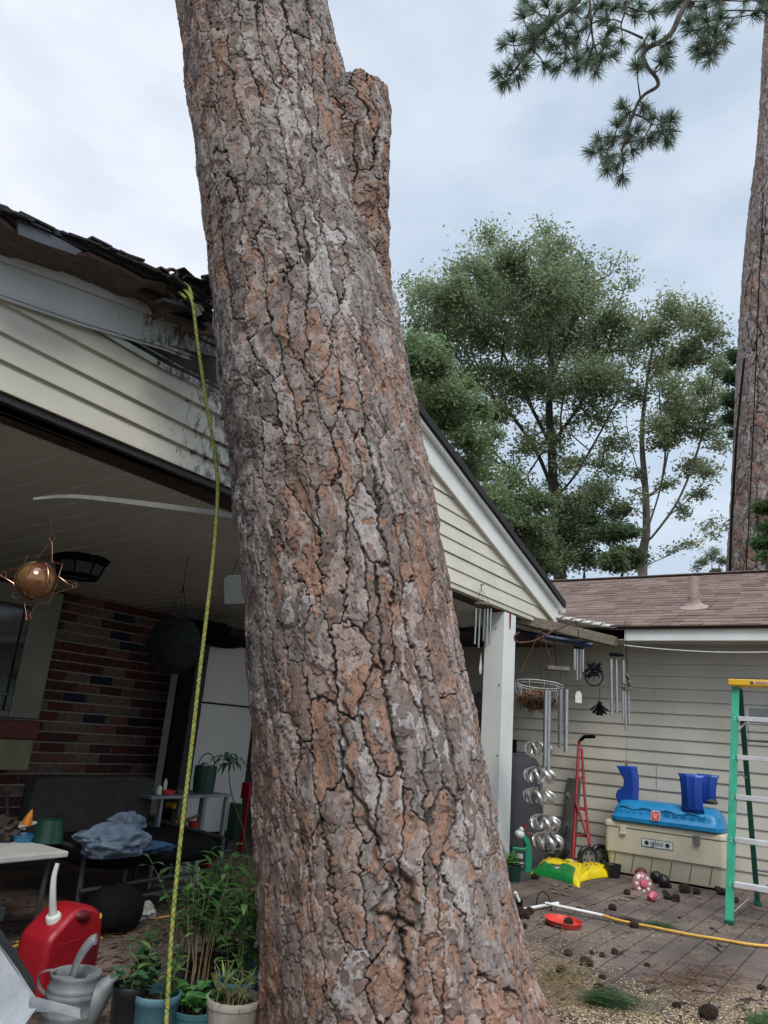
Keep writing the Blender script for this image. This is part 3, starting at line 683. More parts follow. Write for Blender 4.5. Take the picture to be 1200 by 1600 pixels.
# window at far left
wf = M(); xr = 3.875; xl = PY(62, 1112, YB).x
X0, X1 = 1.9, xr; z0, z1 = 1.0, 2.10
K('window_trim', (.26, .27, .21), .6, (.20, .205, .16), 4)
xi = 3.60
for a, b in (((X0, YB-.06, z1-.16), (X1, YB-.012, z1)), ((xi, YB-.06, z0), (X1, YB-.012, z1-.162)), ((X0, YB-.06, z0), (X0+.12, YB-.012, z1-.162)), ((X0+.122, YB-.05, z0), (xi-.002, YB-.014, z0+.05))): wf.box(a, b)
win = wf.build('window', 'window_trim', house, bevel=.003)
mm = M(); mm.box((X0+.12, YB-.035, z0+.05), (xi, YB-.028, z1-.162)); mm.build('pane', 'glass_dark', win)
mm = M()
for a, b in (((xi-.05, YB-.055, z0+.052), (xi-.002, YB-.037, z1-.165)), ((X0+.122, YB-.055, 1.17), (xi-.052, YB-.037, 1.20))): mm.box(a, b)
mm.build('sash', 'glass_dark', win, bevel=.003)
sh = PY(28, 1138, 6.1); mm = M(); mm.box((2.0, 6.0, .84), (PY(58, 1155, 6.0).x, YB-.07, .98)); mm.build('sill', 'brown_red', win, bevel=.006)
mm = M(); mm.box((2.0, 5.98, PY(20, 1203, 5.98).z), (PY(46, 1190, 5.98).x, YB-.1, .835)); o_ = mm.build('beige_box', K('beige_card', (.30, .28, .17), .8), bevel=.004); tag(o_, 'beige box hung beneath the brown red window sill at the left edge', 'box')
# white porch post (two faces towards the camera)
mm = M(); mm.box((6.265, YG+.0, 0), (6.515, YG+.20, ZB-.063)); post = mm.build('support_post', 'white_paint', house, bevel=.006)
mm = M(); mm.box((6.25, YG-.012, 0), (6.53, YG+.215, .09)); mm.build('post_base', 'white_paint', post, bevel=.005)
for p in ((775, 981), (780, 1070), (777, 1180)): 
    q = PX(*p, 6.26); mm = M(); mm.lump(q, (.006, .006, .006), 6); mm.build('nail_head', 'black', post)

# ================================================================== THE WING ON THE RIGHT
XW = 8.25
wing = thing('house_wing', (XW, 0, 0), 'low grey sided house wing with brown shingle roof along the patio', 'house')
mm = M(); y0, y1 = -4.5, 6.3; z = .02; CW = .127
wob = lambda y, z: .006*math.sin(y*2.1+z*3)*(1 if z < 1.0 else .2)+.010*math.exp(-((y-2.9)/.5)**2)*math.sin(z*11)*(z < 1.1)
ys = list(np.linspace(y0, y1, 80))
while z < 2.30:
    pr = [(z, 0), (z, -.016), (z+.012, -.0155), (z+CW-.003, -.003), (z+CW, 0)]; vs = []
    for zz, dx in pr: vs += [(XW+dx+wob(y, zz)*.6, y, zz) for y in ys]
    n = len(ys); mm.add(vs, [(i*n+k, i*n+k+1, (i+1)*n+k+1, (i+1)*n+k) for i in range(4) for k in range(n-1)]); z += CW
mm.build('siding', 'wing_vinyl', wing)
for y, za, zb_ in ((PX(1027, 1185, XW).y, .9, 1.03), (PX(1025, 1070, XW).y, 1.66, 1.92), (PX(900, 1200, XW).y, .1, 1.0), (PX(1027, 1210, XW).y, .78, .9)): mm = M(); mm.box((XW-.019, y-.0012, za), (XW-.012, y+.0012, zb_)); mm.build('lap_joint', 'wing_vinyl', wing)
mm = M(); mm.box((XW+.02, y0, 0), (XW+.15, y1, 2.45)); mm.build('sheathing', 'dark_wood', wing)
ZE0, ZE1 = 2.235, 2.36; XE = 7.8
mm = M(); mm.box((XE, y0, ZE0), (XE+.025, 2.33, ZE1)); fas = mm.build('fascia', 'white_paint', wing, bevel=.004)
mm = M(); mm.box((XE-.018, y0, ZE1-.012), (XE-.002, 2.33, ZE1+.006)); mm.build('drip_edge', 'white_paint', fas)
mm = M(); y = y0
while y < 6.2: mm.box((XE+.027, y+.003, ZE0+.012), (XW-.02, y+.147, ZE0+.02)); y += .15
mm.build('soffit', 'wing_vinyl', wing)
XD, ZD = 10.5, 3.50
def rz(x): return 2.385+(ZD-2.385)*(x-(XE-.03))/(XD-XE+.03)
mm = M(); rg = random.Random(4); sc_ = []; x = XE-.045; CR = .14; K('x', (1, 1, 1))
sl_ = (ZD-2.385)/(XD-XE+.03); cosr = 1/math.sqrt(1+sl_*sl_)
mm.hexa([V(XE-.03, y0, 2.345), V(XD, y0, ZD-.04), V(XD, 6.9, ZD-.04), V(XE-.03, 6.9, 2.345)], [V(XE-.03, y0, 2.383), V(XD, y0, ZD), V(XD, 6.9, ZD), V(XE-.03, 6.9, 2.383)]); mm.vc += [(.03, .025, .025)]*8
r_ = 0
while x < XD-.02:
    x2 = min(x+CR*cosr+.03, XD); y = y0-rg.random()*.3
    while y < 6.8:
        w = rg.choice((.10, .14, .17, .2, .25, .3)); t = rg.choice((.004, .004, .010)); ya, yb = max(y, y0), min(y+w-.002, 6.9)
        if yb > ya:
            mm.add([(x, ya, rz(x)+t+.004), (x, yb, rz(x)+t+.004), (x2, yb, rz(x2)+.002), (x2, ya, rz(x2)+.002), (x, ya, rz(x)-.004), (x, yb, rz(x)-.004)], [(0, 3, 2, 1), (4, 0, 1, 5)])
            g = rg.uniform(.68, 1.2); mm.vc += [(.185*g, .128*g, .105*g)]*6
        y += w
    x += CR*cosr; r_ += 1
MT['shingle_brown'] = mat('shingle_brown', (1, 1, 1), .95, (.68, .66, .66), 55, 1.3, .003, 200, attr='Col')
wr = mm.build('roof', 'shingle_brown', wing)
mm = M(); mm.tube([V(XD, y, ZD+.012) for y in np.linspace(y0, 6.9, 20)], .06, 6, flat=.35); mm.build('ridge_cap', 'ridge', wr)
mm = M(); mm.hexa([V(XD, y0, ZD-.04), V(13.2, y0, 2.3), V(13.2, 6.9, 2.3), V(XD, 6.9, ZD-.04)], [V(XD, y0, ZD), V(13.2, y0, 2.34), V(13.2, 6.9, 2.34), V(XD, 6.9, ZD)]); mm.build('rear_roof', 'ridge', wr)
mm = M(); mm.box((XW+.16, y0, 0), (13.0, y0+.15, 2.3)); mm.prism([(XW+.16, y0+.02, 2.31), (13.0, y0+.02, 2.31), (XD, y0+.02, ZD-.06)], (0, .1, 0)); mm.build('gable_end', 'wing_vinyl', wing)
# vent pipe with flashing boot
def onroof(px, py):
    r = ray(px, py); o = np.array([0, 0, CAMZ])
    for t in np.linspace(4, 14, 8000)/np.linalg.norm(r)*1.0:
        q = o+r*t
        if q[0] > XE and q[2] <= rz(q[0]): return Vector(q)
pb = onroof(1085, 950); mm = M(); mm.tube([pb-V(0, 0, .03), pb+V(0, 0, .20*depth(pb)/8.6*1.0+.16)], .052, 20); vp = mm.build('vent_pipe', 'pipe_brown', wing, smooth=True)
up_ = V(-sl_, 0, 1).normalized(); u_, w_ = _frame(up_); mt = Matrix((u_, w_, up_)).transposed()
mm = M(); mm.lathe([(.06, .12), (.065, .07), (.10, .03), (.15, .010)], pb, 24, mt); mm.build('flashing_boot', 'pipe_brown', vp, smooth=True)

# ================================================================== CORRUGATED AWNING between the gable corner and the wing
aw = thing('metal_awning', (7.6, 3.0, 2.3), 'small corrugated metal awning patched between gable corner and brown roof', 'awning')
A0 = PY(866, 962, 2.95); A1 = V(7.83, 2.30, 2.365); mm = M(); n = 96; vs = []
for i in range(n+1):
    t = i/n; p = A0.lerp(A1, t); wv = .016*math.cos(t*math.pi*2*7.5)
    for j, yy in enumerate((0, .6, 3.6)): vs.append(V(p.x+(8.2-p.x)*0, p.y+yy*1.0, p.z+wv+.0*yy)+V(0, 0, .02*yy))
mm.add(vs, [(3*i+j, 3*i+j+1, 3*i+j+4, 3*i+j+3) for i in range(n) for j in range(2)])
o = mm.build('corrugated_sheet', K('galv_pale', (.66, .66, .63), .5, (.5, .5, .48), 8), aw, smooth=True); s_ = o.modifiers.new('thickness', 'SOLIDIFY'); s_.thickness = .004
mm = M(); a = PY(800, 955, 3.1); b = V(7.80, 2.40, 2.275); d = V(0, .09, 0); dz = V(0, 0, .10)
mm.hexa([a-dz, b-dz, b, a], [a-dz+d, b-dz+d, b+d, a+d]); mm.build('beam', 'old_wood', aw, bevel=.003)
mm = M(); mm.tube([PY(808, 987, 3.3), PX(925, 1008, 7.55)], .028, 8); mm.build('blue_pole', K('navy_pole', (.02, .045, .10), .5, (.012, .03, .07)), aw, smooth=True)
mm = M(); mm.box((7.0, 3.3, 2.22), (8.24, 6.3, 2.24)); mm.build('deck', 'dark_wood', aw)

# ================================================================== OBJECTS UNDER AND IN FRONT OF THE PATIO (left half)
# rope from the torn roof edge down to the yard
rp = [(287, 452, 2.68), (296, 462, 2.62), (302, 480, 2.58), (308, 530, None), (318, 600, None), (328, 660, None), (337, 720, None), (340, 770, None), (334, 860, None), (323, 960, None), (311, 1060, None), (300, 1160, None), (288, 1260, None), (277, 1360, None), (268, 1460, None), (262, 1560, None), (258, 1640, None), (262, 1700, None)]
pts = []
for i, (x, y, yy) in enumerate(rp):
    pts.append(PY(x, y, yy) if yy else PY(x, y, np.interp(i, [2, 17], [2.56, 2.08])))
def smooth_pts(p, k=6):
    out = []
    for i in range(len(p)-1):
        a, b, c, d = p[max(i-1, 0)], p[i], p[i+1], p[min(i+2, len(p)-1)]
        for j in range(k):
            t = j/k; out.append(.5*((2*b)+(c-a)*t+(2*a-5*b+4*c-d)*t*t+(-a+3*b-3*c+d)*t**3))
    return out+[p[-1]]
sp = smooth_pts(pts, 6)
K('rope_yellow', (.34, .36, .08), .88, (.20, .25, .05), 60, 1, .002, 200); K('rope_dark', (.10, .16, .05), .8, (.05, .09, .04), 30); K('rope_red', (.35, .10, .04), .8)
rope = M(); rope.tube(sp, .0075, 8); ro = rope.build('rope', 'rope_yellow', smooth=True)
tag(ro, 'long yellow and green braided rope hanging taut from the torn roof edge to the pots', 'rope')
L_ = [0]
for a, b in zip(sp, sp[1:]): L_.append(L_[-1]+(b-a).length)
def along(s):
    i = int(np.searchsorted(L_, s))-1; i = max(0, min(i, len(sp)-2)); t = (s-L_[i])/(L_[i+1]-L_[i]); return sp[i].lerp(sp[i+1], t), (sp[i+1]-sp[i]).normalized()
for mname, ph, sg in (('rope_dark', 0, 1), ('rope_red', .5, 1), ('rope_dark', 0, -1)):
    mm = M(); s = .12; st_ = .004; line = []
    while s < L_[-1]-.02:
        p, d = along(s); u, w = _frame(d); a = sg*(s/.045*2*math.pi)+ph*2*math.pi; line.append(p+(u*math.cos(a)+w*math.sin(a))*.0068); s += .0045
    mm.tube(line, .0019, 4); mm.build('braid_strand', mname, ro, smooth=True)
mm = M(); a = pts[0]
mm.tube(smooth_pts([pts[1]+V(.02, 0, -.01), pts[0]+V(.01, -.02, .01), pts[0]+V(-.03, 0, .02), pts[0]+V(-.01, .03, .0), pts[1]+V(.0, .02, -.01)]), .009, 6); mm.build('knot', 'rope_yellow', ro, smooth=True)
mm = M(); rg = random.Random(2)
for i in range(26): p = pts[1]+V(.03, -.01, -.03); d = V(rg.uniform(.2, 1), rg.uniform(-.5, .5), rg.uniform(-.6, .3)).normalized(); mm.tube([p, p+d*.03, p+d*.05+V(0, 0, -.012)], .0022, 3)
mm.build('frayed_end', K('fray', (.45, .52, .42), .9), ro)

# bent soffit channel dangling below the ceiling and the copper star hung from its end
sp0, sp1 = D(52, 779, 3.0), D(420, 815, 4.0)
mm = M(); n = 14; prof = [(-.001, .0), (.0, .035), (.030, .035), (.030, .029), (.006, .029), (.005, 0)]
ln = smooth_pts([sp0, D(110, 777, 3.15)+V(0, 0, .006), D(200, 783, 3.4), D(330, 800, 3.75), sp1], 5); vs = []; hd = (sp1-sp0); hd.z = 0; hd.normalize(); sd_ = V(-hd.y, hd.x, 0)
for i, p in enumerate(ln):
    k = .28+.5*min(1, i/len(ln)*1.6); vs += [p+sd_*a*k*1.3+V(0, 0, b*k-.02*k) for a, b in prof]
q = len(prof); mm.add(vs, [(i*q+j, i*q+(j+1) % q, (i+1)*q+(j+1) % q, (i+1)*q+j) for i in range(len(ln)-1) for j in range(q)]); mm.add(vs[:q], [tuple(range(q))])
o = mm.build('trim_strip', 'strip_vinyl'); tag(o, 'loose pale trim strip sagging below the patio ceiling above the copper star', 'trim strip')
sc = D(56, 908, 3.0); sr = px2m(29, 3.0)
star = thing('star_ornament', sc+V(0, 0, -.1), 'copper wire star holding an amber glass ball on a chain below the loose strip', 'ornament')
hx, hy = None, None
X_ = Vector((AX[0], AY[0], UPc[0])); Y_ = Vector((0, 0, 1)); Xh = Vector((X_.x, X_.y, 0)).normalized()
m2p = 1/px2m(1, 3.0)
def sl_pt(x, y, dd=0): return sc+Xh*((x-56)/m2p)+Y_*(-(y-908)/m2p)+V(Xh.y, -Xh.x, 0)*dd
out = [(67, 843), (51, 871), (34, 868), (31, 889), (12, 893), (1, 898), (-2, 904), (5, 906), (22, 914), (26, 921), (24, 935), (44, 938), (50, 955), (55, 968), (60, 966), (58, 960), (68, 940), (84, 942), (87, 925), (112, 916), (120, 912), (118, 906), (110, 910), (90, 898), (92, 878), (75, 876), (70, 850), (67, 843)]
mm = M(); pp = [sl_pt(x, y) for x, y in out]
mm.tube(pp, .0024, 6)
for x, y in ((67, 838), (4, 902), (57, 966), (118, 910)):
    c = sl_pt(x, y); mm.tube([c+(Xh*math.cos(a)+Y_*math.sin(a))*.011 for a in np.linspace(0, 6.3, 12)], .002, 5)
mm.build('wire_star', 'copper', star, smooth=True)
mm = M()
for tilt in (0, 1.1, 2.2): mm.tube([sc+(Matrix.Rotation(tilt+.4, 3, Y_) @ (Xh*math.cos(a)+Y_*math.sin(a)))*(sr*1.04) for a in np.linspace(0, 6.3, 32)], .0022, 5)
mm.build('wire_cage', 'copper', star, smooth=True)
mm = M(); mm.lump(sc, (sr*.97,)*3, 24, .012, 2); K('amber_glass', (.40, .25, .07), .12, (.16, .055, .035), 9, 1.3, .004, 14, spec=.9, metal=.35); mm.build('glass_ball', 'amber_glass', star, smooth=True)
mm = M(); a = sl_pt(67, 836); b = D(75, 790, 3.03); k = 16
for i in range(k):
    t0, t1 = i/k, (i+1.25)/k; p, q = a.lerp(b, t0), a.lerp(b, min(t1, 1)); c = (p+q)/2; h = (q-p).length/2; s_ = Xh if i % 2 else V(Xh.y, -Xh.x, 0)
    mm.tube([c+(b-a).normalized()*math.sin(g)*h+s_*math.cos(g)*.0045 for g in np.linspace(0, 6.3, 9)], .0014, 4)
mm.build('chain', 'rust', star)

# dark ceiling lantern
lc = on(128, 870, 2, zc(4.8)); lp = thing('ceiling_light', lc, 'dark framed glass ceiling light under the patio roof behind the copper star', 'light')
lw = px2m(42, depth(lc))
def ringp(r, z, n=8, ph=math.pi/8): return [(r*math.cos(2*math.pi*k/n+ph), r*math.sin(2*math.pi*k/n+ph), z) for k in range(n)]
mm = M(); mm.lathe([(lw*1.0, 0), (lw*1.04, -.012), (lw*.98, -.045), (lw*.88, -.06), (lw*.84, -.058)], lc, 8); mm.build('canopy', 'black', lp)
mm = M(); mm.lathe([(lw*.86, -.055), (lw*.70, -.155), (.0, -.16)], lc, 8); mm.build('glass_bowl', 'lamp_glass', lp)
mm = M()
for k in range(8):
    a = 2*math.pi*k/8; mm.tube([lc+V(lw*.87*math.cos(a), lw*.87*math.sin(a), -.055), lc+V(lw*.715*math.cos(a), lw*.715*math.sin(a), -.157)], .007, 5)
mm.lathe([(lw*.74, -.14), (lw*.735, -.165), (lw*.55, -.168)], lc, 8); mm.build('lamp_frame', 'black', lp)

# pale plaque hanging by the trunk
mm = M(); c = D(372, 922, 4.2); q = [(349, 905), (357, 899), (395, 899), (397, 944), (350, 944)]; mm.prism([D(x, y, 4.2) for x, y in q], (V(*[AX[2], AY[2], UPc[2]])*.03))
o = mm.build('hanging_plaque', K('plaque', (.42, .45, .43), .6, (.34, .37, .36), 8), bevel=.006); tag(o, 'pale grey round topped plaque hanging from the ceiling left of the trunk', 'plaque')
mm = M(); mm.tube([D(362, 899, 4.21), D(372, 872, 4.35)], .002, 4); ob = mm.build('cord', 'black', o)

# dark round fern basket and black thing by the fridge
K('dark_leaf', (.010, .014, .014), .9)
hc = D(272, 1008, 5.2); hb = thing('hanging_basket', hc, 'black silhouetted round hanging basket beside the white fridge', 'hanging basket')
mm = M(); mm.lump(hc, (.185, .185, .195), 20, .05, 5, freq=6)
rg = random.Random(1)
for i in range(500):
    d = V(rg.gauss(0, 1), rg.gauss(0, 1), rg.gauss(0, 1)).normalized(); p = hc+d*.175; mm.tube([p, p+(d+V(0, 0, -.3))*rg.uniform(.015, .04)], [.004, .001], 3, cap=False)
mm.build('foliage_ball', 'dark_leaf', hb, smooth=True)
mm = M()
for a in (0, 2.1, 4.2): mm.tube([hc+V(.1*math.cos(a), .1*math.sin(a), .12), hc+V(0, 0, .42)], .003, 4)
mm.tube([hc+V(0, 0, .42), V(hc.x, hc.y, zc(hc.y))], .003, 4); mm.build('hanger', 'black', hb)
fy = 5.7; fx0 = PY(308, 1100, fy).x; fx1 = PY(388, 1180, fy).x; print('fridge', fx0, fx1)
fr = thing('refrigerator', (fx0+.35, fy, 0), 'white top freezer refrigerator standing in the dark behind the pine trunk', 'refrigerator')
mm = M(); mm.box((fx0, fy+.055, .05), (fx1, fy+.45, 1.86)); mm.build('cabinet', 'fridge', fr, bevel=.012)
mm = M(); mm.box((fx0, fy, .06), (fx1, fy+.05, 1.26)); d_ = mm.build('fridge_door', 'fridge', fr, bevel=.012)
mm = M(); mm.box((fx0, fy, 1.275), (fx1, fy+.05, 1.86)); d2 = mm.build('freezer_door', 'fridge', fr, bevel=.012)
mm = M(); mm.box((fx0+.03, fy-.035, .85), (fx0+.055, fy-.001, 1.22)); mm.build('handle', 'fridge', d_, bevel=.008)
mm = M(); mm.box((fx0+.03, fy-.035, 1.31), (fx0+.055, fy-.001, 1.52)); mm.build('handle', 'fridge', d2, bevel=.008)
mm = M(); mm.box((fx0+.02, fy+.04, 1.261), (fx1-.02, fy+.054, 1.274)); mm.build('gasket', 'black', fr)
xp0, xp1 = PY(268, 1150, 5.62).x, PY(288, 1150, 5.62).x; pn = thing('dark_gap_panel', ((xp0+xp1)/2, 5.62, 0), 'tall dark panel with a grey edge standing between brick wall and refrigerator', 'panel')
mm = M(); mm.box((xp0, 5.62, 0), (xp1, 5.66, 1.95)); mm.build('board', 'black', pn)  # black sheet added to darken the gap and hide the fridge side
mm = M(); mm.box((xp1+.002, 5.60, 0), (fx0-.03, 5.65, 1.97)); mm.build('edge_board', 'door_grey', pn, bevel=.004)
mm = M(); c = PY(325, 983, 5.6); mm.lump(c, (.20, .2, .07), 16, .18, 9, boxy=.7); mm.lump(c+V(.15, 0, -.09), (.28, .2, .06), 14, .15, 4, boxy=.7)
o = mm.build('cloth_bundle', 'black', smooth=True); tag(o, 'black bundle heaped on top of the white refrigerator', 'bundle')

# bench seat with dark back cushion
K('frame_dark', (.05, .055, .06), .5, (.03, .03, .035), 8, metal=.3)
sy = 4.40
b0 = PY(40, 1322, sy); b1 = PY(222, 1322, sy); bt = PY(130, 1218, sy).z; sx0, sx1 = b0.x, b1.x; zs = .37; bt0 = 0
gl = thing('outdoor_sofa', ((sx0+sx1)/2, sy-.3, 0), 'low outdoor bench with a dark brown back cushion against the brick wall', 'bench')
mm = M(); mm.lump(((sx0+sx1)/2, sy+.06, (zs+bt)/2-.02), ((sx1-sx0)/2+.02, .07, (bt-zs)/2+.03), 24, .012, 3, boxy=.15, freq=2); mm.build('back_cushion', 'dark_fabric', gl, smooth=True)
mm = M(); mm.lump(((sx0+sx1)/2+.15, sy-.32, zs-.05), ((sx1-sx0)/2+.1, .34, .07), 20, .04, 6, boxy=.4, freq=2); mm.build('seat_cushion', 'black', gl, smooth=True)
mm = M()
for z in (.12, .2): mm.tube([V(sx0-.1, sy-.72, z), V(sx1+.10, sy-.66, z+.01)], .012, 8)
for x in (sx0-.08, sx1+.08): mm.tube([V(x, sy-.7, 0), V(x, sy-.68, zs+.02), V(x, sy+.1, zs+.05), V(x, sy+.18, bt-.1)], .015, 8); mm.tube([V(x, sy+.12, 0), V(x, sy+.12, zs)], .015, 8)
mm.build('metal_frame', 'frame_dark', gl, smooth=True)
cy = on(175, 1335, 2, zs); mm = M(); mm.crumple(cy+V(-.02, 0, .07), (.18, .14, .095), 12, .4, 120); mm.crumple(cy+V(.07, .03, .13), (.10, .09, .075), 17, .45, 90)
o = mm.build('clothes_pile', 'denim', smooth=True, sharp=False); tag(o, 'crumpled pile of faded blue clothes on the dark bench seat', 'clothes')
cy = on(228, 1330, 2, zs); mm = M(); mm.crumple(cy+V(0, 0, .02), (.14, .09, .03), 22, .5, 90); o = mm.build('cloth', 'navy_cloth', smooth=True, sharp=False); tag(o, 'flat folded blue cloth lying at the right end of the dark bench', 'cloth')
mm = M(); lx, ly = sx0-.30, 4.9; rg = random.Random(6)
mm.lathe([(.10, 0), (.13, .2), (.135, .21)], (lx, ly, .35), 16)
o = thing('potted_bush', (lx, ly, 0), 'shadowy dark leaved plant in a pot left of the bench', 'plant'); mm.build('pot', 'olive_pot', o, smooth=True)
mm = M()
for i in range(160):
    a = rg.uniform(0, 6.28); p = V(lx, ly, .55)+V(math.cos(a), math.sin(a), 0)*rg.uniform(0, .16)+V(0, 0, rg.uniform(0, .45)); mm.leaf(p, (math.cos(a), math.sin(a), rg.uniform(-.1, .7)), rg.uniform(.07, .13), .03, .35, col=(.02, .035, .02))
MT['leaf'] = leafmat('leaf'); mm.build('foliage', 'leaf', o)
mm = M(); mm.lathe([(.12, 0), (.14, .3), (.12, .32), (.02, .35)], (lx, ly, 0), 14, cap=True); o = mm.build('plant_stand', 'dark_wood', smooth=True); tag(o, 'dark round stand under the shadowy plant left of the bench', 'stand')

# low white table with odds and ends
tz = .45; tf = on(108, 1330, 2, tz); ty = tf.y; tx1 = tf.x; tx0 = tx1-1.25
tb = thing('patio_table', (tx1-.6, ty+.25, 0), 'low white topped table cluttered with odds and ends at the left edge', 'table')
mm = M(); mm.box((tx0, ty, tz-.028), (tx1, ty+.55, tz)); mm.build('tabletop', 'paper', tb, bevel=.006)
for x, y in ((tx1-.06, ty+.06), (tx0+.06, ty+.06), (tx1-.06, ty+.48), (tx0+.06, ty+.48)): mm = M(); mm.tube([V(x, y, tz-.03), V(x-.02, y-.01, 0)], .012, 8); mm.build('leg', 'frame_dark', tb, smooth=True)
p = on(80, 1318, 2, tz); p.y = ty+.12; p = V(on(80, 1317, 2, tz).x, on(80, 1317, 2, tz).y, tz); r = px2m(24, depth(p))
mm = M(); mm.lathe([(r, .0), (r*.98, .012), (r*.78, r*1.35), (r*.74, r*1.38), (.0, r*1.38)], p+V(0, .04, 0), 24); o = mm.build('plant_pot', 'dgreen_plastic', smooth=True); tag(o, 'dark green plastic pot turned upside down on the right end of the white table', 'pot')
p = on(40, 1316, 2, tz); mm = M(); mm.lathe([(.0, .003), (.05, .0), (.062, .03), (.066, .032), (.06, .034), (.05, .008), (.0, .006)], p+V(0, .03, 0), 20); o = mm.build('dish', 'blue_pot', smooth=True); tag(o, 'small blue dish on the white table beside the upturned green pot', 'dish')
p = on(48, 1308, 2, tz); mm = M(); mm.box((-.07, -.04, 0), (.09, .05, .006), Matrix.Rotation(.3, 3, 'Z') @ Matrix.Rotation(-.1, 3, 'Y'), p+V(.0, .1, .045)); mm.box((-.07, -.05, 0), (.07, .05, .006), Matrix.Rotation(-.2, 3, 'Z'), p+V(-.06, .12, .03)); o = mm.build('paper', 'paper'); tag(o, 'loose white papers lying across the clutter on the white table', 'paper')
p = on(40, 1290, 2, tz+.08); mm = M(); mm.lathe([(.022, 0), (.024, .02), (.014, .055), (.002, .08)], p, 14, Matrix.Rotation(.25, 3, 'Y')); o = mm.build('orange_cone', K('orange', (.55, .18, .01), .5), smooth=True); tag(o, 'small orange cone standing in the clutter at the back of the white table', 'cone')  # small orange cone, stands for a curved orange piece
mm = M(); rg = random.Random(9)
p = on(12, 1320, 2, tz)
mm.lump(p+V(0, .15, .05), (.12, .1, .06), 14, .3, 5, freq=4); o = mm.build('rag_heap', 'dark_wood', smooth=True); tag(o, 'dark heap of rags at the left end of the white table', 'rags')

# grey shelf unit, near the fridge
y_ = 4.30; xa = PY(314.5, 1300, y_).x; xb = PY(349, 1300, y_).x; xw = PY(252, 1240, y_).x; ztop = PY(352, 1241, y_).z
su = thing('shelf_unit', ((xa+xb)/2, y_+.15, 0), 'narrow grey metal shelf stand in front of the white refrigerator', 'shelf')
mm = M(); mm.box((PY(236, 1240, y_).x, y_-.01, ztop-.02), (xb+.025, y_+.30, ztop)); mm.build('shelf', 'grey_metal', su, bevel=.003)
for x, w in ((xa, .03), (xb, .024), (xw+.02, .024)):
    for yy in (y_, y_+.26): mm = M(); mm.box((x-w/2, yy, 0), (x+w/2, yy+.03, ztop-.021)); mm.build('leg', 'grey_metal', su, bevel=.002)
zm = PY(331, 1327, y_).z; zm = max(zm, .15)
mm = M(); mm.box((xa+.016, y_+.001, zm-.012), (xb-.013, y_+.29, zm)); mm.build('shelf', 'grey_metal', su, bevel=.002)
zl_ = .3; mm = M(); mm.box((xw+.033, y_+.001, zl_-.012), (xa-.016, y_+.29, zl_)); mm.build('shelf', 'grey_metal', su, bevel=.002)
p = PY(328, 1300, y_+.1); w = px2m(12, depth(p)); mm = M(); mm.box((p.x-w, y_+.05, zm+.001), (p.x+w, y_+.2, zm+.085)); mm.tube([V(p.x, y_+.12, zm+.085), V(p.x, y_+.12, zm+.1)], .006, 6); o = mm.build('metal_box', 'grey_metal', bevel=.008); tag(o, 'small dark metal box on the middle shelf of the grey stand', 'box')
p = PY(303, 1300, y_+.15); mm = M(); mm.lathe([(.035, 0), (.055, .075), (.057, .078), (.05, .07), (.0, .01)], (p.x, y_+.15, zl_+.001), 18); o = mm.build('cup', 'red_bright', smooth=True); tag(o, 'bright red cup standing on the grey shelf stand behind the rope', 'cup')
for k, (px_, hh, lean, nm) in enumerate(((321, .22, -.1, 'red plastic sheet leaning inside the bottom of the grey stand'), (333, .23, 0.02, 'red plastic canister standing in the bottom of the grey stand'))):
    p = PY(px_, 1372, y_+.15); mm = M(); mm.box((-.03, -.05, 0), (.03, .05, hh*.8) if k else (.0, .05, hh*.8), Matrix.Rotation(lean, 3, 'Y'), (p.x, y_+.15, .02)); o = mm.build('canister', 'red_plastic', bevel=.008); tag(o, nm, 'canister')
# minnow bucket / lantern on top
p = PY(317, 1236, y_+.12); p.z = ztop+.001; r = px2m(17, depth(p)); bk = thing('bucket', p, 'dark green bucket with a wire bail on top of the grey shelf stand', 'bucket')
mm = M(); mm.lathe([(.0, .002), (r*.92, 0), (r, r*.9), (r*1.02, r*2.3), (r*.97, r*2.32), (r*.95, r*1.2), (.0, r*1.1)], p, 24); mm.build('shell', 'dgreen_plastic', bk, smooth=True)
mm = M(); mm.tube([p+V(r*1.02*math.cos(a), 0, r*2.2+r*1.25*math.sin(a)) for a in np.linspace(0, math.pi, 14)], .004, 5); mm.build('bail', 'black', bk, smooth=True)
mm = M(); mm.lump(p+V(-.02, 0, r*2.4), (.03, .03, .02), 10, .1, 1); mm.box((.005, -.04, r*1.6), (.035, -.035+.0, r*2.5), None, p); mm.build('fittings', 'grey_metal', bk, smooth=True)
for px_, mt_, nm, wd in ((262, 'red_bright', 'little red tray on the left end of the grey shelf stand top', .05), (281, 'olive_pot', 'small olive tin between the rope and red tray on the stand top', .03), (248, 'wire_white', 'small clear glass jar at the far left of the grey stand top', .02), (274, 'white_plastic', 'small white bottle standing on the grey stand top behind the red tray', .014)):
    p = PY(px_, 1238, y_+.1); h = {'red_bright': .025, 'olive_pot': .03, 'wire_white': .06, 'white_plastic': .09}[mt_]
    mm = M(); yy = y_+.1+(.12 if mt_ == 'white_plastic' else 0); mm.lathe([(0, .001), (wd, .0), (wd, h*.7), (wd*.8, h*.8), (wd*.45, h*.9), (wd*.45, h), (0, h)] if h > .05 else [(0, .001), (wd*.8, 0), (wd, h), (wd*.93, h), (wd*.7, .004), (0, .004)], (p.x, yy, ztop+.001), 16)
    o = mm.build({'red_bright': 'tray', 'olive_pot': 'tin', 'wire_white': 'jar', 'white_plastic': 'bottle'}[mt_], mt_, smooth=True); tag(o, nm, {'red_bright': 'tray', 'olive_pot': 'tin', 'wire_white': 'jar', 'white_plastic': 'bottle'}[mt_])
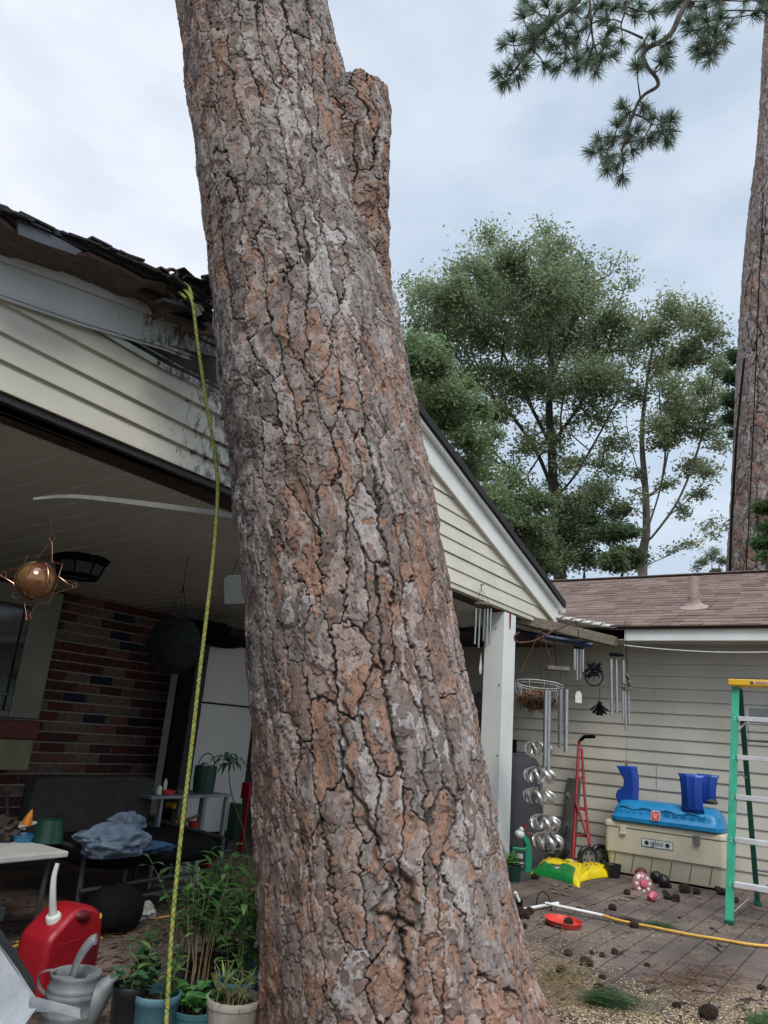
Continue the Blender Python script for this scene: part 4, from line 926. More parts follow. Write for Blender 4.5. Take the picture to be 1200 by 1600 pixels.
# tools on the low shelf
p = PY(272, 1290, y_+.2); mm = M(); mm.lump((p.x, y_+.14, zl_+.06), (.05, .05, .06), 14, .3, 8, freq=5); mm.tube([V(p.x+.03, y_+.14, zl_+.09), V(p.x+.14, y_+.1, zl_+.13), V(p.x+.17, y_+.1, zl_+.11)], .012, 6); o = mm.build('power_drill', K('tool_yellow', (.30, .20, .03), .5, (.03, .03, .03), 14, .5), smooth=True); tag(o, 'yellow and black power tool on the shelf stand behind the rope', 'tool')
p = PY(259, 1258, y_+.5); mm = M(); mm.box((-.05, -.03, 0), (.05, .03, .035), None, (p.x, y_+.2, p.z)); mm.box((-.08, -.05, -.25), (.08, .05, -.001), None, (p.x, y_+.2, p.z)); 
q_ = p; mm = M(); mm.box((p.x-.06, y_+.35, 0), (p.x+.08, y_+.5, p.z-.02)); o = mm.build('crate', 'black_plastic', bevel=.006); tag(o, 'black crate stacked in shadow behind the grey shelf stand', 'crate')
mm = M(); mm.lump((p.x, y_+.42, p.z+.005), (.045, .05, .025), 12, .05, 3, boxy=.6); o = mm.build('yellow_tub', 'yellow_cap', smooth=True); tag(o, 'small yellow tub on the black crate behind the rope', 'tub')
p = PY(247, 1320, 4.9); mm = M(); mm.prism([(p.x-.14, 4.9, 0), (p.x+.16, 4.9, 0), (p.x+.06, 4.98, .36), (p.x-.08, 4.98, .36)], (0, .02, 0)); o = mm.build('cardboard_flap', K('cardboard', (.10, .07, .045), .9)); tag(o, 'brown cardboard panel leaning behind the grey shelf stand', 'cardboard')

# bag, wrapper and cord on the floor
p = G(183, 1458); mm = M(); mm.crumple(p+V(0, .05, .10), (.155, .13, .13), 15, .12, 90); o = mm.build('black_bag', 'black', smooth=True, sharp=False); tag(o, 'full black bin bag slumped on the floor behind the red fuel can', 'bag')
p = G(222, 1437); mm = M(); mm.crumple(p+V(0, 0, .04), (.07, .06, .05), 28, .55, 80); o = mm.build('plastic_bag', K('plastic_white', (.40, .39, .36), .5, (.25, .24, .22), 20), smooth=True); tag(o, 'crumpled white plastic bag beside the black bin bag', 'bag')
mm = M(); mm.tube(smooth_pts([G(-60, 1482), G(0, 1478), G(60, 1464), G(140, 1452), G(215, 1440), G(255, 1433), G(285, 1428), G(310, 1420)]), .006, 6); o = mm.build('extension_cord', 'hose', smooth=True); tag(o, 'thin yellow cord stretched on the floor behind the fuel can', 'cord')
mm = M(); mm.tube(smooth_pts([G(-60, 1490), G(0, 1485), G(50, 1470), G(110, 1462), G(160, 1466)]), .006, 6); o = mm.build('extension_cord', 'hose', smooth=True); tag(o, 'second yellow cord curling away beside the fuel can base', 'cord')
p = G(0, 1440); mm = M(); mm.box((p.x-.3, p.y, 0), (p.x+.02, p.y+.2, .07)); o = mm.build('floor_block', K('block', (.25, .26, .25), .8), bevel=.006); tag(o, 'pale block on the floor under the white table at the left edge', 'block')

# red fuel can
gc = V(PY(93, 1480, 3.0).x, 3.0, 0); gth = R(8); fc = thing('fuel_can', gc, 'red plastic fuel can with a curved white spout and yellow vent cap', 'fuel can')
FC_ = fc
dz = depth(gc+V(0, 0, .2)); 
Rg = Matrix.Rotation(gth, 3, 'Z')
# body: profile in its long plane (x along, z up), rounded through its thickness
pf = [(-.165, .0), (.155, .0), (.165, .02), (.166, .20), (.158, .29), (.135, .335), (.09, .365), (.02, .375), (-.035, .365), (-.10, .315), (-.15, .275), (-.168, .22), (-.172, .02)]
def inset(pf, k):
    cx = sum(p[0] for p in pf)/len(pf); cz = sum(p[1] for p in pf)/len(pf); return [(cx+(x-cx)*k, cz+(z-cz)*k) for x, z in pf]
def dens(pf, n=4):
    out = []
    for i in range(len(pf)):
        a = pf[i-1]; b = pf[i]; c = pf[(i+1) % len(pf)]; d = pf[(i+2) % len(pf)]
        for j in range(n):
            t = j/n; out.append(tuple(.5*((2*b[q])+(c[q]-a[q])*t+(2*a[q]-5*b[q]+4*c[q]-d[q])*t*t+(-a[q]+3*b[q]-3*c[q]+d[q])*t**3) for q in (0, 1)))
    return out
pd = dens(pf, 4); n = len(pd); vs = []; hw = .10
for yy, k in ((-hw, .86), (-hw*.93, .95), (-hw*.7, .99), (-.03, 1.0), (.03, 1.0), (hw*.7, .99), (hw*.93, .95), (hw, .86)):
    vs += [gc+Rg @ V(x, yy, max(z, .001)) for x, z in inset(pd, k)]
mm = M(); mm.add(vs, [(i*n+j, i*n+(j+1) % n, (i+1)*n+(j+1) % n, (i+1)*n+j) for i in range(7) for j in range(n)]+[tuple(range(n)), tuple(range(8*n-1, 7*n-1, -1))])
body = mm.build('body', 'red_plastic', fc, smooth=True, ang=60)
K('red_deep', (.12, .006, .01), .5, (.08, .004, .008), 6)
mm = M(); mm.lump(gc+Rg @ V(.015, -.085, .335), (.05, .035, .028), 14, .05, 3, mtx=Rg @ Matrix.Rotation(.15, 3, 'Y')); mm.build('grip_recess', 'red_deep', body, smooth=True)
mm = M(); mm.lump(gc+Rg @ V(.10, -.088, .16), (.036, .022, .09), 16, .03, 4, boxy=.6); mm.build('handle_recess', 'red_deep', body, smooth=True)
for z in (.09, .235): mm = M(); mm.tube([gc+Rg @ V(x, -.0995+abs(x)*.02, z) for x in np.linspace(-.13, .02, 8)], .003, 5); mm.build('moulded_rib', 'red_plastic', body, smooth=True)
q = gc+Rg @ V(-.085, -.02, .325); ndir = (Rg @ V(-.45, -.05, 1)).normalized(); u, w = _frame(ndir); mt = Matrix((u, w, ndir)).transposed()
mm = M(); mm.lathe([(.0, -.02), (.034, -.02), (.034, .018), (.028, .026), (.02, .028)], q, 24, mt); mm.build('collar', 'white_plastic', fc, smooth=True)
mm = M(); mm.tube(smooth_pts([q+ndir*.02, q+ndir*.06+V(0, 0, .01), q+ndir*.09+V(-.004, 0, .05), q+ndir*.10+V(-.008, 0, .10), q+ndir*.105+V(-.0, 0, .15)], 4), list(np.linspace(.019, .010, 17)), 14); mm.build('spout', 'white_plastic', fc, smooth=True)
mm = M(); mm.lathe([(.0, .0), (.014, 0), (.014, .016), (.0, .018)], gc+Rg @ V(.128, -.080, .312), 14, Matrix.Rotation(R(65), 3, 'X')); mm.build('vent_cap', 'yellow_cap', fc, smooth=True)

fc.scale = (.88, .88, .88)
# galvanised watering can in front of it
wc = on(108, 1617, 2, 0) if False else PY(106, 1600, 2.62); wc = V(wc.x, 2.62, 0); dwc = depth(wc+V(0, 0, .15)); wr_ = px2m(39, dwc); wt = PY(106, 1522, 2.62).z
wcn = thing('watering_can', wc, 'dented galvanised watering can in front of the red fuel can', 'watering can')
mm = M(); H_ = wt; mm.lathe([(wr_*1.12, 0.0), (wr_*1.13, .012), (wr_*1.09, .03), (wr_*1.08, H_*.33), (wr_*1.10, H_*.35), (wr_*1.06, H_*.38), (wr_*1.03, H_*.62), (wr_*1.07, H_*.65), (wr_*1.01, H_*.69), (wr_*1.00, H_*.73), (wr_*1.03, H_*.76), (wr_*.97, H_*.79), (wr_*.95, H_*.93), (wr_*1.0, H_*.98), (wr_*.98, H_), (wr_*.93, H_*.985), (wr_*.9, H_*.8), (wr_*.9, .03), (.0, .02)], wc, 40); mm.build('body', 'galv', wcn, smooth=True, ang=70)
mm = M(); vs = [wc+V(wr_*.985*math.cos(a), wr_*.985*math.sin(a), H_*.975) for a in np.linspace(R(150), R(350), 20)]; cc_ = [wc+V(wr_*.3*math.cos(a)+.0, wr_*.3*math.sin(a)-.02, H_*.955) for a in np.linspace(R(150), R(350), 20)]
mm.add(vs+cc_, [(i, i+1, 21+i, 20+i) for i in range(19)]); mm.build('half_lid', 'galv', wcn, smooth=True)
Xc = Xh; tip = D(191, 1518, dwc+.02)
b0_ = wc+Xc*wr_*.95; vs = []
for t in np.linspace(0, 1, 8):
    c = (b0_+V(0, 0, H_*.42)).lerp(tip, t); ry = (H_*.42)*(1-t)+.012; rx = .05*(1-t)+.010
    vs += [c+V(-Xc.y, Xc.x, 0)*rx*math.cos(a)+V(0, 0, 1)*ry*math.sin(a)+Xc*(-.0) for a in np.linspace(0, 2*math.pi, 13)[:-1]]
mm = M(); mm.add(vs, [(i*12+k, i*12+(k+1) % 12, (i+1)*12+(k+1) % 12, (i+1)*12+k) for i in range(7) for k in range(12)]); mm.build('spout', 'galv', wcn, smooth=True, ang=70)
mm = M(); a = wc-Xc*wr_*.2+V(0, 0, H_*.93); 
def strap(pts, w, nrm, th=.003):
    m_ = M(); P_ = smooth_pts(pts, 5); vs = []
    for p in P_: vs += [p-nrm*w/2, p+nrm*w/2, p+nrm*w/2+V(0, 0, th), p-nrm*w/2+V(0, 0, th)]
    m_.add(vs, [(4*i+j, 4*i+(j+1) % 4, 4*i+4+(j+1) % 4, 4*i+4+j) for i in range(len(P_)-1) for j in range(4)]+[(0, 3, 2, 1), tuple(4*(len(P_)-1)+j for j in range(4))]); return m_
nn = V(-Xc.y, Xc.x, 0)
P_ = smooth_pts([wc+Xc*px2m(x-106, dwc)+V(0, 0, H_+px2m(1522-y, dwc)) for x, y in ((100, 1530), (103, 1512), (109, 1495), (120, 1478), (128, 1474))], 5); mm.tube(P_, [.017+.004*i/len(P_) for i in range(len(P_))], 10, flat=.55); mm.build('top_handle', 'galv', wcn, smooth=True)
m_ = strap([wc+Xc*px2m(x-106, dwc)+V(0, 0, H_+px2m(1522-y, dwc)) for x, y in ((74, 1523), (60, 1524), (49, 1530), (50, 1545), (62, 1556), (72, 1560))], .022, nn); m_.build('side_handle', 'galv', wcn, smooth=True)
# bent galvanised sheet in the corner
mm = M(); q = [D(x, y, z) for x, y, z in ((-80, 1400, 2.6), (0, 1482, 2.48), (48, 1553, 2.38), (58, 1574, 2.33), (22, 1625, 2.2), (-60, 1700, 2.1), (-150, 1600, 2.3))]
mm.prism(q, V(-.0, .006, .002)); mm.build
sh_ = thing('sheet_metal', (q[4].x, q[4].y, 0), 'bent galvanised metal sheet with a folded rim in the bottom left corner', 'metal sheet')
K('bright_galv', (.60, .62, .64), .38, (.42, .44, .46), 5, 1.2, .004, 8, metal=.7)
mm.build('panel', 'bright_galv', sh_, smooth=True)
mm = M(); r1 = [D(x, y, z) for x, y, z in ((-10, 1462, 2.53), (30, 1517, 2.44), (57, 1560, 2.36), (52, 1573, 2.34), (24, 1532, 2.42), (-10, 1487, 2.5))]; mm.prism(r1, V(0, .012, .004)); mm.build('folded_rim', 'bright_galv', sh_)
mm = M(); r1 = [D(x, y, z) for x, y, z in ((48, 1568, 2.33), (127, 1588, 2.36), (126, 1592, 2.35), (90, 1582, 2.33), (46, 1580, 2.32))]; mm.prism(r1, V(0, .01, .02)); mm.build('flap', 'galv', sh_)
mm = M(); r1 = [D(x, y, 2.56) for x, y in ((-60, 1430), (0, 1452), (20, 1478), (52, 1530), (58, 1556), (30, 1520), (0, 1474), (-60, 1440))]; mm.prism(r1, V(0, .02, .004)); mm.build('rear_fold', K('galv_dark', (.12, .13, .14), .5, metal=.5), sh_)

# ---------------------------------------------------------------- potted plants
def pot(px, py, wpx, h, m, label, name='plant_pot', ribs=0, soil=True, taper=.78, thick=.006, lip=True):
    p = on(px, py, 2, h); b = V(p.x, p.y, 0); r = px2m(wpx/2, depth(p)); t = thing(name, b, label, 'pot')
    mm = M(); pr = [(0, .001), (r*taper, 0), (r*(taper+(1-taper)*.85), h*.86)]
    pr += [(r*1.0, h*.87), (r*1.02, h*.99), (r*1.0, h)] if lip else [(r, h)]
    pr += [(r*.94, h*.995), (r*.88, h*.8), (r*.86, h*.78)]
    mm.lathe(pr, b, 48 if ribs else 32, ribs=ribs, ribamp=.018 if ribs else 0); mm.build('shell', m, t, smooth=True, ang=50)
    if soil:
        mm = M(); rg = random.Random(int(px)); nn_ = 24; vs = [b+V(0, 0, h*.9)]
        for q in (.3, .6, .95):
            for k in range(nn_): a = 2*math.pi*k/nn_; vs.append(b+V(r*.9*q*math.cos(a), r*.9*q*math.sin(a), h*(.84 if q > .9 else .88)+rg.uniform(-.006, .008)))
        mm.add(vs, [(0, 1+k, 1+(k+1) % nn_) for k in range(nn_)]+[(1+i*nn_+k, 1+(i+1)*nn_+k, 1+(i+1)*nn_+(k+1) % nn_, 1+i*nn_+(k+1) % nn_) for i in range(2) for k in range(nn_)]); mm.build('soil', 'soil', t)
    return t, b, r, h
def weeds(pt, n, hgt, leafL, leafW, perstem, seed, col=(.06, .125, .035), fan=.35, crown=False, spread=.6, base=.86, bare=.25, stemm='stem', droop=.35):
    t, b, r, h = pt; rg = random.Random(seed); sm_ = M(); lf = M()
    for i in range(n):
        a = rg.uniform(0, 6.28); q = rg.random()**.5*r*spread; p0 = b+V(q*math.cos(a), q*math.sin(a), h*base); H = hgt*rg.uniform(.6, 1.05)
        ln_ = V(math.cos(a)*fan*rg.random(), math.sin(a)*fan*rg.random(), 0)*H; pts_ = [p0+ln_*(k/5)**1.6+V(rg.uniform(-.006, .006), rg.uniform(-.006, .006), H*k/5) for k in range(6)]
        sm_.tube(pts_, list(np.linspace(.0032, .0012, 6)), 5)
        for k in range(perstem):
            t_ = bare+(1-bare)*k/max(1, perstem-1); x = t_*5; i0 = min(int(x), 4); p = pts_[i0].lerp(pts_[i0+1], x-i0); a2 = k*2.4+a+rg.uniform(-.4, .4); g = rg.uniform(.7, 1.4); c = (col[0]*g, col[1]*g, col[2]*g)
            c = tuple(q*1.7 for q in c); lf.leaf(p, (math.cos(a2), math.sin(a2), rg.uniform(.1, .9)), leafL*rg.uniform(.6, 1.15)*(1-.35*abs(t_-.6)), leafW*1.25*rg.uniform(.8, 1.1), droop, col=c)
    sm_.build('stems', stemm, t, smooth=True); 
    if lf.v: lf.build('leaves', 'leaf', t)
pA = pot(246, 1549, 74, .20, 'lblue_pot', 'dusty light blue plant pot in the middle of the front row, rope passing in front'); weeds(pA, 6, .19, .07, .018, 6, 2, (.08, .14, .045), .5)
pB = pot(306, 1573, 74, .14, 'teal_pot', 'teal plastic pot of broad leaved seedlings between light blue and beige pots'); weeds(pB, 14, .09, .06, .026, 6, 3, (.06, .16, .045), .9, bare=.4)
pC = pot(366, 1556, 84, .19, 'beige_pot', 'ribbed weathered beige pot with grassy sprouts beside the trunk', ribs=30); weeds(pC, 16, .12, .09, .007, 5, 4, (.12, .17, .05), .5, droop=.15, stemm='dry_stem', bare=.1)
pD = pot(371, 1527, 70, .20, 'blue_pot', 'bright blue rimmed pot directly behind the beige ribbed pot'); weeds(pD, 8, .42, .10, .020, 13, 5, (.055, .12, .03), .3, bare=.25)
pE = pot(206, 1537, 56, .22, 'black_plastic', 'tall black nursery pot of small round leaved greenery left of the light blue pot'); weeds(pE, 10, .14, .045, .034, 5, 6, (.035, .085, .035), 1.1, bare=.3)
pF = pot(307, 1535, 58, .14, 'black_plastic', 'wide black pot of bare stems behind the teal pot'); weeds(pF, 8, .45, .11, .017, 9, 7, (.05, .11, .03), .25, bare=.55, stemm='dry_stem')
pG = pot(402, 1486, 42, .17, 'lblue_pot', 'grey blue pot half hidden behind the trunk edge'); weeds(pG, 8, .36, .11, .022, 11, 8, (.06, .13, .035), .35)
pH = pot(352, 1476, 60, .20, 'black_plastic', 'big black nursery pot at the back of the pot cluster'); weeds(pH, 13, .42, .13, .020, 12, 9, (.055, .125, .035), .45, bare=.3)
pI = pot(288, 1492, 34, .14, 'olive_pot', 'small grey olive pot in the back row near the rope'); weeds(pI, 7, .42, .13, .022, 11, 10, (.05, .10, .035), .55, bare=.4)
pJ = pot(322, 1492, 36, .13, 'brown_red', 'small brown red pot in the back row of plants'); weeds(pJ, 7, .40, .12, .022, 12, 12, (.055, .12, .035), .35, bare=.4)
pL = pot(232, 1503, 40, .10, 'black_plastic', 'low black pot tucked behind the light blue pot'); weeds(pL, 5, .12, .06, .03, 6, 13, (.035, .08, .03), .8)
# tall single weed with a drooping crown of leaves
wd = thing('tall_weed', pH[1]+V(.05, .02, 0), 'tall thin weed with a drooping crown of narrow leaves against the white refrigerator', 'plant')
yw = pH[1].y+.05; pts_ = smooth_pts([PY(x, y, yw) for x, y in ((388, 1480), (389, 1420), (387, 1350), (381, 1300), (368, 1262), (359, 1225), (357, 1195), (356, 1185))], 4)
mm = M(); mm.tube(pts_, list(np.linspace(.0045, .0018, len(pts_))), 6); mm.build('stem', 'stem', wd, smooth=True)
mm = M(); rg = random.Random(4); tp_ = pts_[-1]
for i in range(26):
    a = i*2.4; mm.leaf(pts_[-1-(i//5)*1 if i//5 < 5 else -5], (math.cos(a), math.sin(a), rg.uniform(.1, .9)), rg.uniform(.09, .15), .017, .55, col=(.03, .075, .028), seg=4)
mm.build('leaves', 'leaf', wd)
# things glimpsed right of the refrigerator
p = PY(393, 1250, 5.3); 
mm = M(); mm.box((p.x+.02, 5.5, 0), (p.x+.08, 5.6, PY(392, 1255, 5.5).z+.0)); o = mm.build('green_post', K('dkgreen', (.01, .06, .035), .6)); tag(o, 'thin dark green post right of the white refrigerator', 'post')
mm = M(); q = PY(391, 1240, 5.0); mm.box((q.x-.02, 5.0, q.z-.05), (q.x+.1, 5.1, q.z+.09)); mm.box((q.x+.0, 5.02, 0), (q.x+.02, 5.06, q.z-.05)); o = mm.build('red_box', 'red_plastic', bevel=.005); tag(o, 'small red box on a stick at the right edge of the refrigerator', 'box')
for i, (x, y) in enumerate(((356, 1357), (368, 1352), (384, 1358))):
    q = G(x, 1395); mm = M(); mm.lathe([(.0, .0), (.03, .0), (.032, .07), (.02, .09), (.02, .11), (.0, .11)], (q.x, q.y+.5, PY(x, y, q.y+.5).z-.05), 14); o = mm.build('glass_jar', K('jar_glass', (.35, .38, .38), .15, (.2, .22, .22), 8, spec=.8), smooth=True)
    tag(o, ('leftmost of three glass jars behind the plants by the trunk', 'middle of three glass jars behind the plants by the trunk', 'rightmost of three glass jars behind the plants by the trunk')[i], 'jar', 'glass jars behind the plants')
q = G(370, 1395); mm = M(); z_ = PY(368, 1365, q.y+.5).z-.07; mm.box((q.x-.35, q.y+.4, z_-.03), (q.x+.6, q.y+.62, z_)); mm.box((q.x-.3, q.y+.45, 0), (q.x-.26, q.y+.5, z_-.03)); mm.box((q.x+.5, q.y+.45, 0), (q.x+.54, q.y+.5, z_-.03)); o = mm.build('low_shelf', 'dark_wood', bevel=.003); tag(o, 'low dark plank shelf carrying glass jars behind the potted plants', 'shelf')

# ================================================================== OBJECTS ON THE RIGHT
K('chime_tube', (.50, .52, .52), .35, (.40, .42, .42), 8, metal=.8)
def chime(name, label, dep, hook, strings, plat, tubes, tr_, sail=None, platm='black'):
    h = D(*hook, dep); t = thing(name, h, label, 'wind chime')
    mm = M(); pc = D(plat[0], plat[1], dep); w = px2m(plat[2]/2, dep)
    if plat[3] == 'disc': mm.lathe([(0, -.01), (w, -.011), (w*1.03, 0), (w, .011), (0, .012)], pc, 24)
    else: 
        a = Xh*w; b = V(-Xh.y, Xh.x, 0)*w*.8; c = V(0, 0, .014); mm.hexa([pc-a-b-c, pc+a-b-c, pc+a+b-c, pc-a+b-c], [pc-a-b+c, pc+a-b+c, pc+a+b+c, pc-a+b+c])
    mm.build('platform', platm, t, bevel=.002)
    mm = M()
    for k in range(strings): a = 2*math.pi*k/strings+.4; mm.tube([h, pc+V(w*.8*math.cos(a), w*.8*math.sin(a), .01)], .0016, 4)
    mm.tube([h, h+V(0, 0, .03)], .003, 5); mm.build('cord', 'black', t)
    rg = random.Random(int(hook[0]))
    for i, (x, ya, yb) in enumerate(tubes):
        a = D(x, ya, dep+(i % 3-1)*w*.5); b = V(a.x, a.y, a.z-px2m(yb-ya, dep)*1.03); mm = M(); mm.tube([a, b], tr_, 12); mm.lathe([(tr_*.8, 0), (tr_*.8, -.001)], b, 12)
        tb = mm.build('tube', 'chime_tube', t, smooth=True)
        m2 = M(); m2.tube([a, V(a.x, a.y, pc.z)], .0012, 4); m2.build('tube_string', 'black', tb)
    if sail:
        p = D(sail[0], sail[1], dep); mm = M(); ww, hh = px2m(sail[2]/2, dep), px2m(sail[3]/2, dep)
        if sail[4] == 'drop': mm.lathe([(.001, hh), (ww*.4, hh*.4), (ww, -hh*.35), (ww*.75, -hh*.85), (0.001, -hh)], p, 12, Matrix.Scale(.3, 3, (0, 1, 0)))
        else: mm.prism([p+Xh*ww*x+V(0, 0, hh*y) for x, y in ((-1, -1), (1, -1), (1, .45), (.4, 1), (-.4, 1), (-1, .45))], V(-Xh.y, Xh.x, 0)*.004)
        mm.build('sail', sail[5], t, smooth=sail[4] == 'drop')
        m2 = M(); m2.tube([D(plat[0], plat[1], dep), p+V(0, 0, hh)], .001, 4); m2.build('sail_cord', 'black', t)
    return t
d1 = depth(PY(755, 945, 2.93))
chime('wind_chime', 'small wind chime with a round wood top hanging left of the white porch post', d1, (752, 919), 3, (755, 945, 29, 'disc'), [(744, 951, 1004), (750, 951, 1010), (757, 951, 1000), (762, 951, 1009), (767, 951, 1005)], .0085, (751, 1037, 9, 34, 'drop', 'ceiling_vinyl'), 'platform_wood')
mm = M(); h = D(752, 919, d1); mm.tube([h+Xh*a+V(0, 0, b) for a, b in ((-.012, .02), (-.004, .035), (.004, .02), (.012, .04), (.02, .03))], .0035, 5); o = mm.build('wire_hook', 'black', smooth=True); tag(o, 'twisted black wire hook on the gable edge left of the white post', 'hook')
chime('wind_chime', 'biggest wind chime with four long silver tubes below a square wooden top', 5.75, (866, 1000), 4, (870, 1045, 34, 'box'), [(853, 1078, 1188), (858, 1080, 1193), (876, 1077, 1162), (885, 1077, 1168)], .0165, None, 'platform_wood')
chime('wind_chime', 'short silver wind chime with a small white tag left of the dark fan ornament', 6.6, (904, 988), 3, (904, 1011, 16, 'disc'), [(898, 1014, 1045), (902, 1014, 1060), (907, 1014, 1058), (911, 1015, 1048)], .010, (904, 1089, 10, 18, 'tag', 'white_plastic'))
chime('wind_chime', 'silver wind chime of three tubes under a dark disc against the siding', 7.0, (963, 1000), 3, (963, 1023, 22, 'disc'), [(955, 1030, 1112), (963, 1030, 1108), (974, 1032, 1118)], .0125)
ct = chime('wind_chime', 'slim wind chime with carved wooden birds on one long string', 6.4, (977, 975), 2, (981, 1076, 12, 'box'), [(973, 1080, 1126), (977, 1078, 1138), (982, 1077, 1128)], .009, (979, 1192, 5, 9, 'tag', 'old_wood'), 'old_wood')
mm = M()
for i, (x, y, a) in enumerate(((981, 1058, .5), (978, 1068, -.3), (984, 1070, .9))): mm.lump(D(x, y, 6.4), (.05, .016, .02), 10, .05, i, mtx=Matrix.Rotation(a, 3, 'Y')); 
mm.build('carved_birds', 'old_wood', ct, smooth=True)
# scroll bracket on the post
br = thing('plant_bracket', PY(806, 995, 3.05), 'rusty scrolled iron bracket reaching from the white post to the awning', 'bracket')
mm = M(); a = smooth_pts([D(812, 988, 6.2), D(808, 990, 6.2), D(804, 995, 6.2), D(806, 1002, 6.2), D(815, 1004, 6.2), D(835, 1001, 6.2), D(855, 991, 6.2), D(868, 984, 6.2), D(873, 988, 6.2), D(870, 991, 6.2)], 5); mm.tube(a, .008, 8)
mm.tube(smooth_pts([D(855, 991, 6.2), D(875, 982, 6.2), D(895, 972, 6.2), D(901, 972, 6.2), D(901, 979, 6.2), D(896, 978, 6.2)], 5), .007, 8); mm.build('iron_scroll', 'rust', br, smooth=True)
mm = M(); q = PY(797, 965, YG-.004); mm.prism([q+V(-.014, 0, .03), q+V(-.004, 0, .045), q+V(.018, 0, .04), q+V(.016, 0, .03), q+V(.004, 0, .028), q+V(.003, 0, -.10), q+V(-.005, 0, -.11)], (0, -.01, 0)); o = mm.build('wall_hook', K('red_rust', (.20, .02, .02), .6), bevel=.002); tag(o, 'small red brown iron hook nailed to the top of the white post', 'hook')
# wire hanging basket with coir liner
hbk = thing('hanging_basket', D(845, 1075, 6.1), 'white wire hanging basket with a ragged brown coir liner beside the post', 'hanging basket')
c = D(842, 1069, 6.1); r = px2m(37, 6.1); mm = M(); mt = Matrix.Rotation(.10, 3, 'Y')
def rim(rr, z, n=32): return [c+mt @ V(rr*math.cos(a), rr*math.sin(a), z) for a in np.linspace(0, 2*math.pi, n)]
mm.tube(rim(r, 0), .0035, 6); mm.tube(rim(r*.98, -.02), .0022, 5)
for k in range(10):
    a = 2*math.pi*k/10; mm.tube([c+mt @ V(r*math.cos(a)*f, r*math.sin(a)*f, z) for f, z in ((1, 0), (.93, -.07), (.75, -.14), (.4, -.18), (0, -.19))], .0022, 5)
mm.build('wire_frame', 'wire_white', hbk, smooth=True)
mm = M(); mm.lump(c+V(-.03, 0, -.125), (r*.72, r*.72, .075), 18, .18, 3, freq=5); rg = random.Random(3)
for i in range(420):
    d = V(rg.gauss(0, 1), rg.gauss(0, 1), rg.gauss(0, .6)).normalized(); p = c+V(-.03, 0, -.125)+V(d.x*r*.7, d.y*r*.7, d.z*.07); mm.tube([p, p+d*.02+V(0, 0, -.01), p+d*rg.uniform(.02, .06)+V(0, 0, -rg.uniform(0, .04))], .0014, 3, cap=False)
mm.build('coir_liner', 'coir', hbk, smooth=True)
mm = M(); ht = D(845, 984, 6.15)
for a in (0.3, 2.4, 4.5):
    p = c+mt @ V(r*math.cos(a), r*math.sin(a), 0); n = 34
    for i in range(n):
        q0, q1 = ht.lerp(p, i/n), ht.lerp(p, (i+1.2)/n); mm.tube([q0, q1], .0032 if i % 2 else .0018, 4, flat=.5 if i % 2 else 1)
mm.build('chain', 'rust', hbk)
# dark fan / wreath ornament with a dark flower under it
wo_ = thing('wall_ornament', D(930, 1050, 7.1), 'black ring ornament with a leafy fan and small black flower against the siding', 'ornament')
mm = M(); c = D(928, 1056, 7.1); mm.tube([c+Xh*px2m(14, 7.1)*math.cos(a)+V(0, 0, px2m(15, 7.1)*math.sin(a)) for a in np.linspace(0, 6.3, 28)], .006, 6); mm.build('ring', 'black', wo_, smooth=True)
mm = M(); rg = random.Random(7); c2_ = D(928, 1048, 7.08)
for i in range(60): a = rg.uniform(0, 6.28); mm.leaf(c2_+Xh*rg.uniform(-.05, .05)+V(0, 0, rg.uniform(-.05, .05)), Xh*math.cos(a)+V(0, 0, math.sin(a)), rg.uniform(.04, .08), .03, .2, up=V(0, 1, 0), col=(.01, .012, .016))
mm.build('leafy_fan', 'leaf', wo_)
mm = M(); c3 = D(937, 1102, 7.1)
for k in range(6): a = -math.pi/2+(k-2.5)*.42; mm.prism([c3+Xh*x+V(0, 0, z) for x, z in ((0, .02), (math.cos(a)*.09-.015, math.sin(a)*.09), (math.cos(a)*.10+.015, math.sin(a)*.10))], V(.004, .01, 0))
mm.tube([c3, D(937, 1068, 7.1)], .002, 4); mm.lump(c3+V(0, 0, .01), (.03, .02, .03), 10); mm.build('flower_pendant', 'black', wo_)
# garland of spiral spinners
gs = thing('spinner_garland', D(845, 1150, 6.2), 'vertical string of five silver spiral spinners hanging right of the white post', 'wind spinner')
K('spinner', (.80, .79, .76), .32, (.62, .60, .57), 6, metal=.8)
for i, (x, y, r_px, ph) in enumerate(((842, 1170, 21, .3), (844, 1212, 24, 1.2), (843, 1245, 24, 2.2), (852, 1286, 23, .8), (856, 1315, 24, 1.7))):
    c = D(x, y, 6.2); rr_ = px2m(r_px, 6.2); mm = M(); nb = 8
    for k in range(nb):
        a0 = 2*math.pi*k/nb+ph; pr = []
        for t in np.linspace(.10, .72, 9):
            th = math.pi*t; a = a0+1.0*t; rad_ = rr_*math.sin(th)*.95+.008; pr.append((a, rad_, rr_*.48*math.cos(th)-(.02 if t > .6 else 0)))
        vs = []
        for a, q, z in pr: vs += [c+V(q*math.cos(a-.17), q*math.sin(a-.17), z), c+V(q*1.05*math.cos(a+.17), q*1.05*math.sin(a+.17), z+.010)]
        mm.add(vs, [(2*j, 2*j+1, 2*j+3, 2*j+2) for j in range(8)])
    o = mm.build('spiral_spinner', 'spinner', gs, smooth=True, sharp=False); s_ = o.modifiers.new('thickness', 'SOLIDIFY'); s_.thickness = .002
mm = M(); mm.tube([D(843, 1150, 6.2), D(845, 1212, 6.2), D(846, 1250, 6.2), D(854, 1300, 6.2), D(856, 1328, 6.2)], .002, 4); mm.build('string', 'wire_white', gs)
